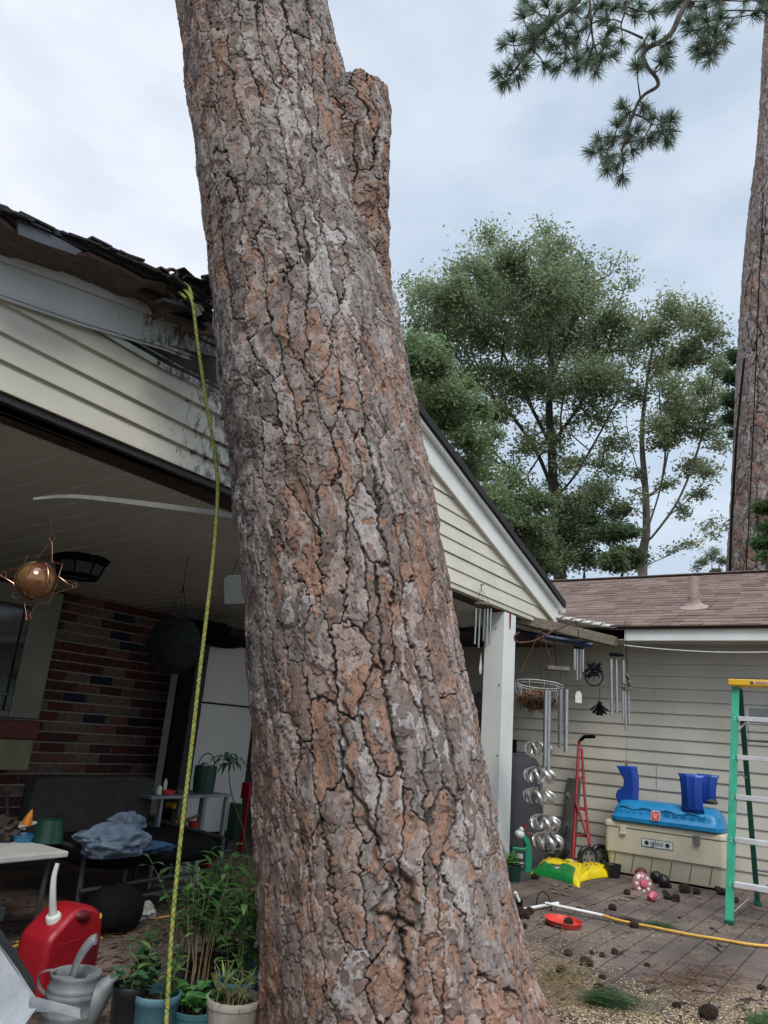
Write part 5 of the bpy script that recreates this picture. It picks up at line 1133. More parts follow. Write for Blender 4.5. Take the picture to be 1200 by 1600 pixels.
# tall covered thing behind the post
mm = M(); p = V(7.05, 3.35, 0); q = G(815, 1330); c = V(7.35, 3.45, .0); a = depth(c); 
cz = PX(815, 1178, 7.35).z; w = .26
cy_ = PX(806, 1300, 7.35).y
mm.lathe([(w*1.08, .0), (w*1.05, cz*.3), (w*1.0, cz*.6), (w*.92, cz*.86), (w*.72, cz*.96), (w*.35, cz), (0, cz*1.005)], (7.35, cy_, 0), 40, ribs=7, ribamp=.03); o = mm.build('covered_grill', 'grey_tarp', smooth=True); tag(o, 'tall object under a dark grey fabric cover right behind the white post', 'covered grill')
# green spray jug
jc = G(815, 1352); jc = V(6.9, on(815, 1352, 0, 6.9).y, 0); jd = depth(jc); jg = thing('spray_jug', jc, 'green and white weed spray jug with a trigger beside the foot of the post', 'jug')
jw, jh = px2m(15, jd), px2m(58, jd)
mm = M(); mm.prism([jc+Xh*x*jw+V(0, 0, z*jh) for x, z in ((-1, 0), (1, 0), (1.1, .35), (1.05, .6), (.7, .84), (.2, 1.0), (-.4, 1.0), (-.35, .88), (.1, .82), (.45, .68), (.3, .62), (-1, .62))], V(-Xh.y, Xh.x, 0)*.10); mm.build('jug_body', 'green_plastic', jg, bevel=.008)
mm = M(); mm.hexa(*[[jc+Xh*x*jw+V(0, 0, z*jh)+V(Xh.y, -Xh.x, 0)*o_ for x, z in ((-.75, .06), (.4, .06), (.4, .55), (-.75, .55))] for o_ in (.001, .006)]); lb = mm.build('label', K('label_dark', (.035, .03, .06), .5), jg)
mm = M()
for (x0, z0, x1, z1) in ((-.55, .36, .1, .47), (-.5, .22, .2, .26), (-.5, .14, .1, .17)): mm.hexa(*[[jc+Xh*x*jw+V(0, 0, z*jh)+V(Xh.y, -Xh.x, 0)*o_ for x, z in ((x0, z0), (x1, z0), (x1, z1), (x0, z1))] for o_ in (.0065, .008)])
mm.build('label_print', 'paper', lb)
mm = M(); mm.lump(jc+Xh*(-.3*jw)+V(0, 0, jh*.95), (.05, .045, .04), 14, .1, 4); mm.lump(jc+Xh*(-.1*jw)+V(0, 0, jh*1.08), (.03, .022, .022), 10); mm.build('sprayer_head', 'white_plastic', jg, smooth=True)
mm = M(); mm.box((-.02, -.012, 0), (.025, .012, .02), None, jc+Xh*(.2*jw)+V(0, 0, jh*1.14)); mm.tube(smooth_pts([jc+Xh*(.5*jw)+V(0, 0, jh*1.02), jc+Xh*(1.4*jw)+V(0, 0, jh*.95), jc+Xh*(1.6*jw)+V(0, 0, jh*.75), jc+Xh*(1.2*jw)+V(0, 0, jh*.6)]), .004, 5); mm.build('trigger', 'red_plastic', jg)
pP = pot(802, 1352, 26, .13, 'dgreen_plastic', 'small green potted plant squeezed between white post and spray jug'); weeds(pP, 14, .10, .05, .03, 6, 41, (.07, .17, .04), 1.0)
# dark bags and hose behind the garland
p = G(857, 1352); mm = M(); mm.crumple(V(p.x+.1, p.y+.05, .12), (.17, .17, .15), 31, .3, 90); o = mm.build('black_bag', 'black_plastic', smooth=True, sharp=False); tag(o, 'slumped shiny black bag on the floor behind the silver spinners', 'bag')
p = G(835, 1350); mm = M(); mm.crumple(V(p.x+.15, p.y+.05, .07), (.13, .12, .09), 37, .35, 90); o = mm.build('black_bag', 'black_plastic', smooth=True, sharp=False); tag(o, 'smaller black bag on the floor between the spray jug and spinners', 'bag')
mm = M(); mm.tube(smooth_pts([G(872, 1352)+V(.05, .1, .18), G(868, 1350)+V(0, 0, .12), G(862, 1352)+V(0, 0, .05), G(868, 1353)+V(0, 0, .03)]), .022, 10); o = mm.build('vacuum_hose', 'grey_metal', smooth=True); tag(o, 'short grey ribbed hose bending over the black bag', 'hose')
# grey hardware board leaning behind the hand truck
q = PX(890, 1348, 8.05); mm = M(); a = PX(880, 1340, 8.1).y; b = PX(902, 1340, 8.1).y; zt_ = PX(890, 1216, 8.15).z; mm.hexa([V(8.0, a, 0), V(8.0, b, 0), V(8.2, b, zt_), V(8.2, a, zt_)], [V(8.025, a, 0), V(8.025, b, 0), V(8.225, b, zt_), V(8.225, a, zt_)])
o = mm.build('folding_dolly', K('dolly', (.13, .13, .12), .6, (.08, .08, .07), 6), bevel=.004); tag(o, 'old grey folding platform leaning on the siding behind the red hand truck', 'dolly')
for i, (x, y) in enumerate(((888, 1243), (888, 1290), (888, 1325))):
    c = PX(x, y, 8.0); mm = M(); mm.lathe([(.0, -.012), (.035, -.012), (.035, .012), (0, .012)], c, 18, Matrix.Rotation(R(90), 3, 'X')); mm.build('caster', 'grey_metal', o, smooth=True)
# red hand truck
ht = thing('hand_truck', G(915, 1362), 'red two wheeled hand truck leaning on the siding left of the cooler', 'hand truck')
X_h = 7.75; mm = M()
def hp(x, y, xx): return PX(x, y, xx)
mm.tube([hp(895, 1342, 7.70), hp(904, 1170, 8.05), hp(905, 1158, 8.08), hp(910, 1153, 8.08)], .016, 10); mm.build('frame_rail', 'red_paint', ht, smooth=True)
mm = M(); mm.tube([hp(923, 1334, 7.74), hp(914, 1250, 7.9), hp(909, 1170, 8.05)], .014, 10); mm.build('frame_rail', 'red_paint', ht, smooth=True)
mm = M(); mm.tube([hp(900, 1255, 7.84), hp(926, 1330, 7.72)], .013, 10); mm.build('brace', 'red_paint', ht, smooth=True)
mm = M(); mm.tube([hp(904, 1215, 7.95), hp(911, 1215, 7.97)], .011, 8); mm.build('crossbar', 'red_paint', ht)
for a_, b_ in (((901, 1262, 7.86), (916, 1266, 7.87)), ((899, 1305, 7.78), (920, 1307, 7.79))): mm = M(); mm.tube([hp(*a_), hp(*b_)], .011, 8); mm.build('crossbar', 'red_paint', ht, smooth=True)
mm = M(); mm.tube([hp(908, 1156, 8.05), hp(913, 1151, 8.03), hp(929, 1151, 7.98)], .019, 10); mm.build('grip', 'black', ht, smooth=True)
for x, y, nm, xx in ((918, 1340, 'wheel', 7.66), (937, 1330, 'wheel', 7.9)):
    c = hp(x, y, xx); rr_ = px2m(18, depth(c)); c.z = rr_*1.02; ax_ = V(-.55, -.83, 0).normalized(); u, w = _frame(ax_); mt = Matrix((u, w, ax_)).transposed(); wt_ = .024
    mm = M(); mm.lathe([(rr_*.66, -wt_), (rr_*.9, -wt_), (rr_, -wt_*.5), (rr_, wt_*.5), (rr_*.9, wt_), (rr_*.66, wt_)], c, 32, mt); whl = mm.build('wheel', 'black_plastic', ht, smooth=True)
    mm = M(); mm.lathe([(0, -wt_*.5), (rr_*.15, -wt_*.8), (rr_*.2, -wt_*.4), (rr_*.62, -wt_*.35), (rr_*.67, -wt_*.8), (rr_*.67, wt_*.9), (rr_*.6, wt_*.9), (rr_*.55, wt_*.45), (rr_*.24, wt_*.5), (rr_*.2, wt_), (0, wt_)], c, 30, mt); rm_ = mm.build('rim', 'grey_metal', whl, smooth=True)
    mm = M()
    for k in range(5): a = 2*math.pi*k/5+.3; mm.lump(c+(u*math.cos(a)+w*math.sin(a))*rr_*.42+ax_*wt_*.42, (rr_*.10, rr_*.10, .008), 8, 0, 0, mtx=mt)
    mm.build('rim_hole', 'black', rm_)
mm = M(); mm.tube([hp(918, 1340, 7.66), hp(937, 1330, 7.9)], .008, 6); mm.build('axle', 'grey_metal', ht)
mm = M(); a = G(893, 1347); mm.box((a.x-.02, a.y-.32, .006), (a.x+.17, a.y+.02, .012)); mm.build('toe_plate', 'red_paint', ht, bevel=.002)

# marine cooler
CX0, CX1, CY0, CY1 = 7.77, 8.20, 1.44, 2.545; zb, zs_, zl2, zt_ = .02, .205, .425, .485
ck = thing('cooler', ((CX0+CX1)/2, (CY0+CY1)/2, 0), 'large beige marine cooler against the siding with a blue plastic toy on its lid', 'cooler')
def rrect(x0, y0, x1, y1, r, n=5):
    out = []
    for cx, cy, a0 in ((x1-r, y1-r, 0), (x0+r, y1-r, 90), (x0+r, y0+r, 180), (x1-r, y0+r, 270)):
        for k in range(n+1): a = R(a0+90*k/n); out.append((cx+r*math.cos(a), cy+r*math.sin(a)))
    return out
def loft(mm, rings):
    n = len(rings[0][0]); vs = []
    for poly, z in rings: vs += [(x, y, z) for x, y in poly]
    mm.add(vs, [(i*n+j, i*n+(j+1) % n, (i+1)*n+(j+1) % n, (i+1)*n+j) for i in range(len(rings)-1) for j in range(n)]+[tuple(range(n-1, -1, -1)), tuple((len(rings)-1)*n+j for j in range(n))])
def cr(d, r=.05): return rrect(CX0+d, CY0+d, CX1-d, CY1-d, r)
mm = M(); loft(mm, [(cr(.035), zb), (cr(.03), zb+.02), (cr(.012), zs_-.012), (cr(.0), zs_-.006), (cr(.0), zs_+.006), (cr(-.002), zl2-.03), (cr(.0), zl2-.003)]); cb = mm.build('body', 'cooler', ck, smooth=True, ang=50)
mm = M(); loft(mm, [(cr(.004), zl2), (cr(-.006), zl2+.004), (cr(-.006), zl2+.035), (cr(.006), zt_-.006), (cr(.03), zt_)]); cl = mm.build('lid', 'cooler', ck, smooth=True, ang=50)
K('groove', (.12, .10, .07), .9)
rg = random.Random(1)
for k in range(6):
    y = CY0+.12+k*.175; f = lambda z: CX0+.012+.018*(zs_-.012-z)/(zs_-.03)-.0025
    mm = M(); mm.hexa([V(f(.04), y+.03, .04), V(f(.04), y+.036, .04), V(f(.19), y+.004, .19), V(f(.19), y-.002, .19)], [V(f(.04)+.004, y+.03, .04), V(f(.04)+.004, y+.036, .04), V(f(.19)+.004, y+.004, .19), V(f(.19)+.004, y-.002, .19)]); mm.build('groove', 'groove', cb)
mm = M(); mm.box((CX0-.0015, CY0+.05, zs_-.004), (CX0+.01, CY1-.05, zs_)); mm.build('seam', 'groove', cb)
mm = M(); mm.box((CX0-.003, CY0+.05, zl2-.003), (CX0+.01, CY1-.05, zl2+.001)); mm.build('seam', 'groove', cb)
for y in (CY1-.19, CY0+.24):
    mm = M(); mm.box((CX0-.018, y-.028, zl2-.055), (CX0-.0065, y+.028, zl2+.02)); mm.box((CX0-.024, y-.03, zl2-.06), (CX0-.0185, y+.03, zl2-.042)); mm.build('latch', 'cooler' if y > 2 else 'grey_metal', cl, bevel=.003)
ylc = PX(1027, 1329, CX0).y; zlc = .32; lw_, lh_ = .145, .037
mm = M(); mm.box((CX0-.004, ylc-lw_, zlc-lh_), (CX0-.0022, ylc+lw_, zlc+lh_)); pl_ = mm.build('name_plate', K('plate_black', (.02, .03, .035), .5), cb)
mm = M(); mm.box((CX0-.0052, ylc-lw_+.005, zlc-lh_+.005), (CX0-.0042, ylc+lw_-.005, zlc+lh_-.005)); mm.build('plate_field', K('plate_pale', (.60, .66, .67), .5), pl_)
mm = M(); put_text(mm, 'igloo', .062, (CX0-.0062, ylc+.002, zlc+.004), (0, -1, 0), (0, 0, 1), bold=.0); mm.build('lettering', 'plate_black', pl_)
mm = M()
for s in (-1, 1):
    c = V(CX0-.0062, ylc+s*.095, zlc); 
    for k in range(8): a = math.pi*k/8; d = V(0, math.cos(a), math.sin(a)); e_ = V(0, -math.sin(a), math.cos(a)); mm.hexa([c-d*.020-e_*.0025, c+d*.020-e_*.0025, c+d*.020+e_*.0025, c-d*.020+e_*.0025], [p+V(-.001-.0001*k, 0, 0) for p in (c-d*.020-e_*.0025, c+d*.020-e_*.0025, c+d*.020+e_*.0025, c-d*.020+e_*.0025)])
    mm.lathe([(0, -.003), (.011, -.003), (.011, 0)], c, 14, Matrix.Rotation(R(90), 3, 'Y'))
mm.build('sun_emblem', 'plate_black', pl_)
mm = M()
for y in (CY0+.09, CY1-.09): mm.tube([V(CX0+.04, y-.02, .022), V(CX0+.04, y+.02, .022)], .022, 14)
mm.build('foot', 'black', ck)

# upturned blue plastic toy on the cooler
tl = PX(957, 1275, 7.85); trr = PX(1132, 1293, 7.85); ty0, ty1 = trr.y, tl.y; th_ = .19
toy = thing('plastic_toy', (8.0, (ty0+ty1)/2, zt_), 'upturned bright blue plastic play tray with darker blue legs lying on the cooler', 'toy')
def tr_ring(d, z, lean=.0): return (rrect(7.74+d, ty0+d, 8.19-d*.6, ty1-d, .09-d*.3), zt_+z)
mm = M(); loft(mm, [tr_ring(.03, .004), tr_ring(.0, .006), tr_ring(.0, .04), tr_ring(.012, .045), tr_ring(.03, .10), tr_ring(.045, .14), tr_ring(.06, .15), tr_ring(.085, .185), tr_ring(.11, .195)])
tray = mm.build('tray', 'toy_blue', toy, smooth=True, ang=55)
mm = M()
for k in range(5): y = ty0+.16+k*.075; mm.box((7.745+.018, y, zt_+.055), (7.80, y+.05, zt_+.115+.002*k))
for k in range(4): y = ty1-.12-k*.06; mm.lump((7.765+.012, y, zt_+.095), (.02, .012, .012), 8)
mm.tube([V(7.755, ty0+.14+.0, zt_+.125)]+[V(7.775, y, zt_+.13+.012*math.sin(y*30)) for y in np.linspace(ty0+.16, ty1-.1, 24)], .006, 6); mm.build('moulded_relief', 'toy_blue', tray, smooth=True, bevel=.004)
yc = PX(1025, 1271, 7.76).y; zc_ = zt_+.085; mm = M()
def badge(m_, d, x, rr_=.012):
    pts_ = rrect(yc-d, zc_-d, yc+d, zc_+d, rr_); m_.prism([(x+.32*(z-zt_)-.027, y, z) for y, z in pts_], (.003, 0, 0))
badge(mm, .042, 7.742); bd = mm.build('badge_border', 'white_plastic', toy)
mm = M(); badge(mm, .037, 7.7395); bd2 = mm.build('badge', 'red_bright', bd)
mm = M()
for p0, p1, p2 in (((-.02, .024), (.0, .006), (.022, .02)), ((-.022, .006), (-.002, -.012), (.018, .004)), ((-.012, -.01), (.006, -.026), (.022, -.014))): mm.tube([V(7.7385+.32*(zc_+b-zt_)-.027, yc-a, zc_+b) for a, b in (p0, p1, p2)], .0042, 5)
mm.build('badge_mark', 'white_plastic', bd)
def leg(px0, px1, ytop, ybot, xx, wid, lean, label=None):
    yy0 = PX(px1, (ytop+ybot)/2, xx).y; yy1 = PX(px0, (ytop+ybot)/2, xx).y; z1 = PX(px0, ytop, xx).z; z0 = PX(px0, ybot, xx).z
    m_ = M(); n = 10; vs = []
    for i in range(n+1):
        t = i/n; z = z0+(z1-z0)*t; fl = 1+.16*(abs(t-.5)*2)**2+(.10 if i == n else 0)-.14*(1-t); cy_ = (yy0+yy1)/2+lean*(t-.5); hw_ = (yy1-yy0)/2*fl
        for u in np.linspace(-1, 1, 13): vs.append(V(xx+.035*(u*u)-.02*(abs((u*3) % 2-1) < .3)*.35-.02*math.sin(t*math.pi), cy_+u*hw_*.95, z))
    m_.add(vs, [(i*13+j, i*13+j+1, (i+1)*13+j+1, (i+1)*13+j) for i in range(n) for j in range(12)])
    o = m_.build('toy_leg', 'leg_blue', toy, smooth=True); s_ = o.modifiers.new('thickness', 'SOLIDIFY'); s_.thickness = .014; return o
leg(1063, 1099, 1208, 1266, 7.78, .1, 0)
leg(1091, 1120, 1209, 1254, 8.02, .1, -.02)
mm = M(); q = [(962, 1196), (987, 1197), (990, 1215), (990, 1240), (988, 1258), (966, 1258), (961, 1243), (964, 1234), (973, 1230), (974, 1218)]; mm.prism([PX(x, y, 7.85) for x, y in q], (.13, -.02, 0)); mm.build('toy_leg', 'leg_blue', toy, bevel=.012)
p = PX(1113, 1254, 7.98); mm = M(); mm.lump(p+V(0, 0, .005), (.05, .05, .022), 12, .12, 3); o = mm.build('round_stone', K('stone_dark', (.09, .075, .06), .9)); tag(o, 'dark flat stone on the right end of the blue toy tray', 'stone')

# black starter pot, feeder etc. on the floor
pQ = pot(957, 1350, 27, .115, 'black_plastic', 'empty black starter pot standing by the left end of the cooler', soil=False)
fd = thing('bird_feeder', G(1007, 1400), 'fallen pink and clear hummingbird feeder lying on the pavers before the cooler', 'bird feeder')
c = G(1004, 1392)+V(0, 0, .055); ax_ = V(-.75, -.62, .22).normalized(); u, w = _frame(ax_); mt = Matrix((u, w, ax_)).transposed(); K('pink_clear', (.50, .22, .24), .15, (.38, .14, .17), 10, trans=.35)
mm = M(); mm.lathe([(0, -.02), (.07, -.02), (.088, -.008), (.090, .004), (.075, .016), (.03, .02), (0, .02)], c, 32, mt); bs = mm.build('base', 'pink_clear', fd, smooth=True)
mm = M()
for k in range(8): a = 2*math.pi*k/8; mm.lump(c+mt @ V(.058*math.cos(a), .058*math.sin(a), .018), (.013, .013, .006), 8, mtx=mt)
mm.build('flower_port', 'white_plastic', bs, smooth=True)
mm = M(); mm.lathe([(0, .015), (.032, .016), (.028, .035), (.0, .04)], c, 20, mt); mm.build('cap', 'pink_plastic', bs, smooth=True)
mm = M(); b_ = G(1019, 1408)+V(0, 0, .035); mm.lathe([(0, -.04), (.022, -.04), (.032, -.02), (.034, .02), (.026, .035), (0, .037)], b_, 20, Matrix.Rotation(1.1, 3, 'Y') @ Matrix.Rotation(.3, 3, 'X')); mm.build('bottle', 'pink_plastic', fd, smooth=True)
mm = M(); q = G(1000, 1375)+V(.05, 0, .05); mm.lathe([(0, -.06), (.045, -.055), (.06, -.01), (.045, .03), (.0, .06)], q, 20, Matrix.Rotation(.9, 3, 'Y')); o = mm.build('clay_pot', 'brown_red', smooth=True); tag(o, 'reddish brown clay cup tipped over behind the pink feeder', 'cup')
for i, (x, y, r__, l) in enumerate(((1026, 1380, .052, 'black rubber ball resting against the cooler behind another ball'), (1037, 1387, .055, 'black rubber ball right of the pink feeder'))):
    q = G(x, y); mm = M(); mm.lump(q+V(0, 0, r__), (r__,)*3, 16, .05, i+3); o = mm.build('rubber_ball', 'black_plastic', smooth=True); tag(o, l, 'ball')
# bag of garden soil: two slumped lobes with a pinched waist
mm = M()
def lobe(cor, hgt, seed, green):
    q = [G(x, y) for x, y in cor]; nx_, ny_ = 46, 30; vs = []     # corners: back-left, back-right, front-right, front-left
    def pt(u, v, top=1):
        e_ = max(0, 1-abs(2*u-1)**4)*max(0, 1-abs(2*v-1)**4); pin = .5+.5*max(abs(2*u-1), abs(2*v-1))
        uu = .5+(u-.5)*(1-.10*(1-abs(2*v-1)**2)*0-.08*math.sin(math.pi*v)*abs(2*u-1)); vv = .5+(v-.5)*(1-.16*math.sin(math.pi*u)*abs(2*v-1))
        a_ = q[3].lerp(q[2], uu); b_ = q[0].lerp(q[1], uu); p = a_.lerp(b_, vv)
        w = vnoise(np.array([u*7.+v*2]), np.array([v*6.-u*2]), 31, seed)[0]-.5; w2 = vnoise(np.array([u*17.+v*4]), np.array([v*15.]), 31, seed+1)[0]-.5
        return p+V(0, 0, .008+(hgt*e_**.45*(1+.22*w)+.022*w*e_+.012*w2*e_) if top else .002)
    for top in (1, 0):
        vs = []
        for j in range(ny_+1):
            for i in range(nx_+1):
                u, v = i/nx_, j/ny_; vs.append(pt(u, v, top)); cc = (.74, .56, .012)
                if green:
                    if .03 < u < .86 and v < .40: cc = (.010, .17, .035)
                    if ((u-.45)/.09)**2+((v-.36)/.12)**2 < 1: cc = (.03, .04, .05) if v > .33 else (.55, .58, .6)
                    if ((u-.80)/.16)**2+((v-.85)/.14)**2 < 1: cc = (.62, .60, .34)
                    if u > .90: cc = (.80, .62, .02)
                mm.vc.append(cc)
        mm.add(vs, [(j*(nx_+1)+i, j*(nx_+1)+i+1, (j+1)*(nx_+1)+i+1, (j+1)*(nx_+1)+i) for j in range(ny_) for i in range(nx_)])
    return pt
pa = lobe([(846, 1352), (920, 1354), (906, 1389), (829, 1367)], .085, 70, True)
pb_ = lobe([(902, 1357), (938, 1357), (964, 1370), (902, 1381)], .075, 80, False)
MT['bagmat'] = mat('bagmat', (1, 1, 1), .30, (.88, .88, .88), 9, 1, .006, 14, attr='Col')
bg = mm.build('soil_bag', 'bagmat', smooth=True, sharp=False); tag(bg, 'yellow and green plastic bag of garden soil lying flat before the spinners', 'bag')
for pf_, strokes in ((pb_, ((.25, .62, .04, -.25), (.33, .62, .10, -.02), (.40, .38, .06, .22), (.50, .40, .07, .2), (.50, .40, .1, .02), (.62, .45, .05, .15))), (pa, ((.10, .62, .10, .16), (.22, .60, .10, .2), (.36, .66, .12, .12), (.5, .62, .05, .18), (.56, .64, .08, .02)))):
    w_ = M()
    for u, v, du, dv in strokes: w_.tube([pf_(u+du*t, v+dv*t)+V(0, 0, .002) for t in np.linspace(0, 1, 6)], .0042, 4, flat=.4)
    w_.build('worn_print', K('bag_red', (.5, .04, .02), .4) if pf_ is pb_ else K('bag_dark', (.05, .05, .03), .5), bg)

# white pole, orange hose, red saucer, little stand by the trunk
mm = M(); a, b = G(816, 1426)+V(0, 0, .02), G(872, 1416)+V(0, 0, .02); mm.tube([a, b], .011, 10); o = mm.build('white_pipe', 'pvc', smooth=True); tag(o, 'short white plastic pipe lying by the base of the pine', 'pipe')
pz = [G(852, 1422), G(880, 1427), G(942, 1438)]; mm = M(); mm.tube([pz[0]+V(0, 0, .045), pz[2]+V(0, 0, .03)], .0105, 10); pole = thing('pruning_pole', pz[0], 'long pole on the pavers, white at one end, orange and sagging at the other', 'pole'); mm.build('white_section', 'pvc', pole, smooth=True)
mm = M(); P_ = smooth_pts([G(x, y)+V(0, 0, z) for x, y, z in ((942, 1438, .03), (965, 1444, .025), (1000, 1450, .02), (1035, 1457, .02), (1080, 1466, .02), (1130, 1474, .02), (1170, 1481, .02), (1215, 1485, .02), (1260, 1488, .02))]); mm.tube(P_, .0095, 10); mm.build('orange_section', 'hose', pole, smooth=True)
mm = M(); mm.tube(smooth_pts([G(x, y)+V(0, 0, .034) for x, y in ((955, 1441), (975, 1443), (1000, 1449))]), .016, 8); mm.build('dark_sleeve', 'dark_wood', pole, smooth=True)
sc_ = G(880, 1446); rr_ = px2m(29, depth(sc_)); mm = M(); mm.lathe([(0, .004), (rr_*.80, .002), (rr_*.93, .008), (rr_, .034), (rr_*1.02, .036), (rr_*.99, .038), (rr_*.90, .014), (rr_*.78, .009), (0, .008)], sc_, 48, Matrix.Rotation(.05, 3, 'X')); o = mm.build('plant_saucer', 'red_bright', smooth=True); tag(o, 'bright red shallow plant saucer on the pavers near the trunk', 'saucer')
q = G(822, 1428); w = depth(q); mm = M(); mm.prism([D(808, 1422, w), D(817, 1424, w), D(817, 1406, w), D(813, 1405, w), D(806, 1404, w)], (.03, .03, 0)); o = mm.build('black_stake_pot', 'black_plastic', bevel=.003); tag(o, 'small black plastic cup wedged beside the trunk base', 'cup')
mm = M(); mm.tube([D(805, 1394, w), D(811, 1408, w)], .012, 8); o = mm.build('plant_label', 'pvc', smooth=True); tag(o, 'white plastic stub poking out of the small black cup', 'tube')
mm = M(); mm.tube(smooth_pts([G(838, 1420), G(840, 1414)+V(0, 0, .06), G(848, 1414)+V(0, 0, .09), G(858, 1418)+V(0, 0, .06), G(862, 1424)]), .004, 6); o = mm.build('wire_loop', 'black', smooth=True); tag(o, 'thin black wire loop standing up behind the red saucer', 'wire')
# red and black thing in the dark behind the post
p = PX(757, 1130, 7.9); mm = M(); mm.lump(p+V(0, 0, 0), (.06, .10, .10), 14, .12, 2, boxy=.6); o = mm.build('red_bag', 'brown_red', smooth=True); tag(o, 'dark red bag with a yellow label in the shadow left of the post', 'bag')
m2 = M(); m2.box((-.004, -.02, -.012), (.0, .02, .012), None, PX(758, 1127, 7.83)); m2.build('label', 'yellow_cap', o)
mm = M(); mm.prism([PX(x, y, 8.0) for x, y in ((736, 1086), (750, 1080), (765, 1105), (765, 1125), (748, 1122))], (.1, 0, 0)); o = mm.build('grey_panel', 'grey_metal'); tag(o, 'grey folded panel in the shadow above the dark red bag', 'panel')
mm = M(); mm.box((7.75, PX(757, 1200, 7.9).y-.25, 0), (8.2, PX(757, 1200, 7.9).y+.35, PX(757, 1152, 7.9).z)); o = mm.build('storage_cabinet', 'black', bevel=.01); tag(o, 'black storage cabinet in deep shadow under the dark red bag', 'cabinet')

# stepladder
LX, LY = 6.37, 1.18; LH = PX(1147, 1062, 6.80).z
ld = thing('stepladder', (6.8, .9, 0), 'green fibreglass stepladder with aluminium steps and a yellow top cap', 'ladder')
print('ladder h', LH)
yT = PX(1147, 1065, 6.80).y; W_ = .56
def frail(y, t): return None
def rail(x0, y0, x1, y1, m, wx, wy, name='front_rail', z1=LH-.06):
    mm = M(); a, b = V(x0, y0, .03), V(x1, y1, z1); dx, dy = V(wx, 0, 0), V(0, wy, 0)
    mm.hexa([a-dx-dy, a+dx-dy, a+dx+dy, a-dx+dy], [b-dx-dy, b+dx-dy, b+dx+dy, b-dx+dy]); return mm.build(name, m, ld, bevel=.003)
yTR = yT-W_*.62
r1_ = rail(LX, LY, 6.80, yT-.01, 'ladder_green', .014, .028); r2_ = rail(LX, LY-W_, 6.80, yTR, 'ladder_green', .014, .028)
rail(7.42, LY-.03, 6.93, yT-.02, 'ladder_dark', .012, .020, 'rear_rail'); rail(7.42, LY-W_+.03, 6.93, yTR+.02, 'ladder_dark', .012, .020, 'rear_rail')
def fpt(z, s):  # point on a front rail at height z
    t = (z-.03)/(LH-.09); x = LX+(6.80-LX)*t; return V(x, (LY+(yT-.01-LY)*t) if s else (LY-W_+(yTR-LY+W_)*t), z)
for pyy in (1380, 1310, 1243, 1181, 1121):
    lo_, hi_ = .05, LH
    z = PX(1150, pyy, 6.37+.43*.5).z
    for _ in range(6): z = PX(1150, pyy, fpt(z, 1).x).z
    a, b = fpt(z, 1), fpt(z, 0); mm = M(); mm.box((a.x-.03, b.y+.028, z-.012), (a.x+.055, a.y-.028, z+.008)); mm.box((a.x-.034, b.y+.028, z-.026), (a.x-.0305, a.y-.028, z+.009)); st_ = mm.build('step', 'alu', ld, bevel=.0015)
    mm = M()
    for s, yy in ((1, a.y), (0, b.y)): 
        for dz in (.0, -.02): mm.lump(V(fpt(z+dz, s).x-.0145, yy, z+dz), (.003, .0045, .0045), 6)
    mm.build('rivet', 'alu', st_)
mm = M(); a, b = fpt(LH-.06, 1), fpt(LH-.06, 0); mm.box((6.74, b.y-.045, LH-.05), (6.99, a.y+.045, LH)); tcap = mm.build('top_cap', 'yellow_paint', ld, bevel=.006)
mm = M(); cyt = PX(1172, 1064, 6.739).y; zt2 = LH-.025
def lab(m_, y0, y1, z0, z1, o_): m_.box((6.7385-o_, min(y0, y1), z0), (6.7385, max(y0, y1), z1))
mm = M(); lab(mm, cyt, cyt-.032, zt2-.012, zt2+.012, .001); mm.build('cap_sticker', 'white_plastic', tcap)
mm = M(); lab(mm, cyt-.002, cyt-.022, zt2-.010, zt2+.010, .002); mm.build('cap_emblem', 'black', tcap)
mm = M(); mm.lathe([(0, 0), (.006, 0), (.006, .001), (0, .001)], (6.7362, cyt-.012, zt2), 12, Matrix.Rotation(R(-90), 3, 'Y')); mm.build('emblem_dot', 'red_bright', tcap)
mm = M(); lab(mm, cyt-.036, cyt-.15, zt2-.008, zt2+.010, .001); mm.build('cap_sticker', 'white_plastic', tcap)
mm = M(); lab(mm, cyt-.04, cyt-.14, zt2-.004, zt2-.001, .002); lab(mm, cyt-.04, cyt-.12, zt2+.002, zt2+.005, .002); mm.build('sticker_print', 'red_bright', tcap)
mm = M(); a, b = fpt(.16, 1), fpt(.16, 0); zlow = fpt(.28, 1)
for s in (1, 0):
    p0 = fpt(.09, s); z5 = .30; q0 = fpt(z5, s); sg = -1 if s else 1; mm = M(); mm.tube([p0+V(.01, sg*.03, 0), q0+V(.02, sg*.20, -.03)], .012, 4, flat=.25); mm.build('knee_brace', 'alu', ld)
def rpt(z, s): t = (z-.03)/(LH-.09); x = 7.42+(6.93-7.42)*t; return V(x, (LY-.03+(yT-.02-LY+.03)*t) if s else (LY-W_+.03+(yTR+.02-LY+W_-.03)*t), z)
for z in (.28, .85, 1.3): mm = M(); mm.tube([rpt(z, 1), rpt(z, 0)], .011, 6); mm.build('rear_bar', 'grey_metal', ld)
mm = M(); mm.tube([rpt(.28, 1)+V(0, -.25, 0), rpt(.12, 1)+V(0, -.02, 0)], .010, 6); mm.build('rear_brace', 'grey_metal', ld)
for s in (1, 0): mm = M(); mm.tube([fpt(1.0, s)+V(.015, 0, 0), (fpt(1.0, s)+rpt(1.02, s))/2+V(0, 0, .02), rpt(1.0, s)-V(.015, 0, 0)], .007, 5); mm.build('spreader', 'grey_metal', ld)
for x, y in ((LX, LY), (LX, LY-W_), (7.42, LY-.03), (7.42, LY-W_+.03)): mm = M(); mm.box((x-.022, y-.032, 0), (x+.022, y+.032, .03)); mm.build('foot', 'ladder_dark', ld, bevel=.003)
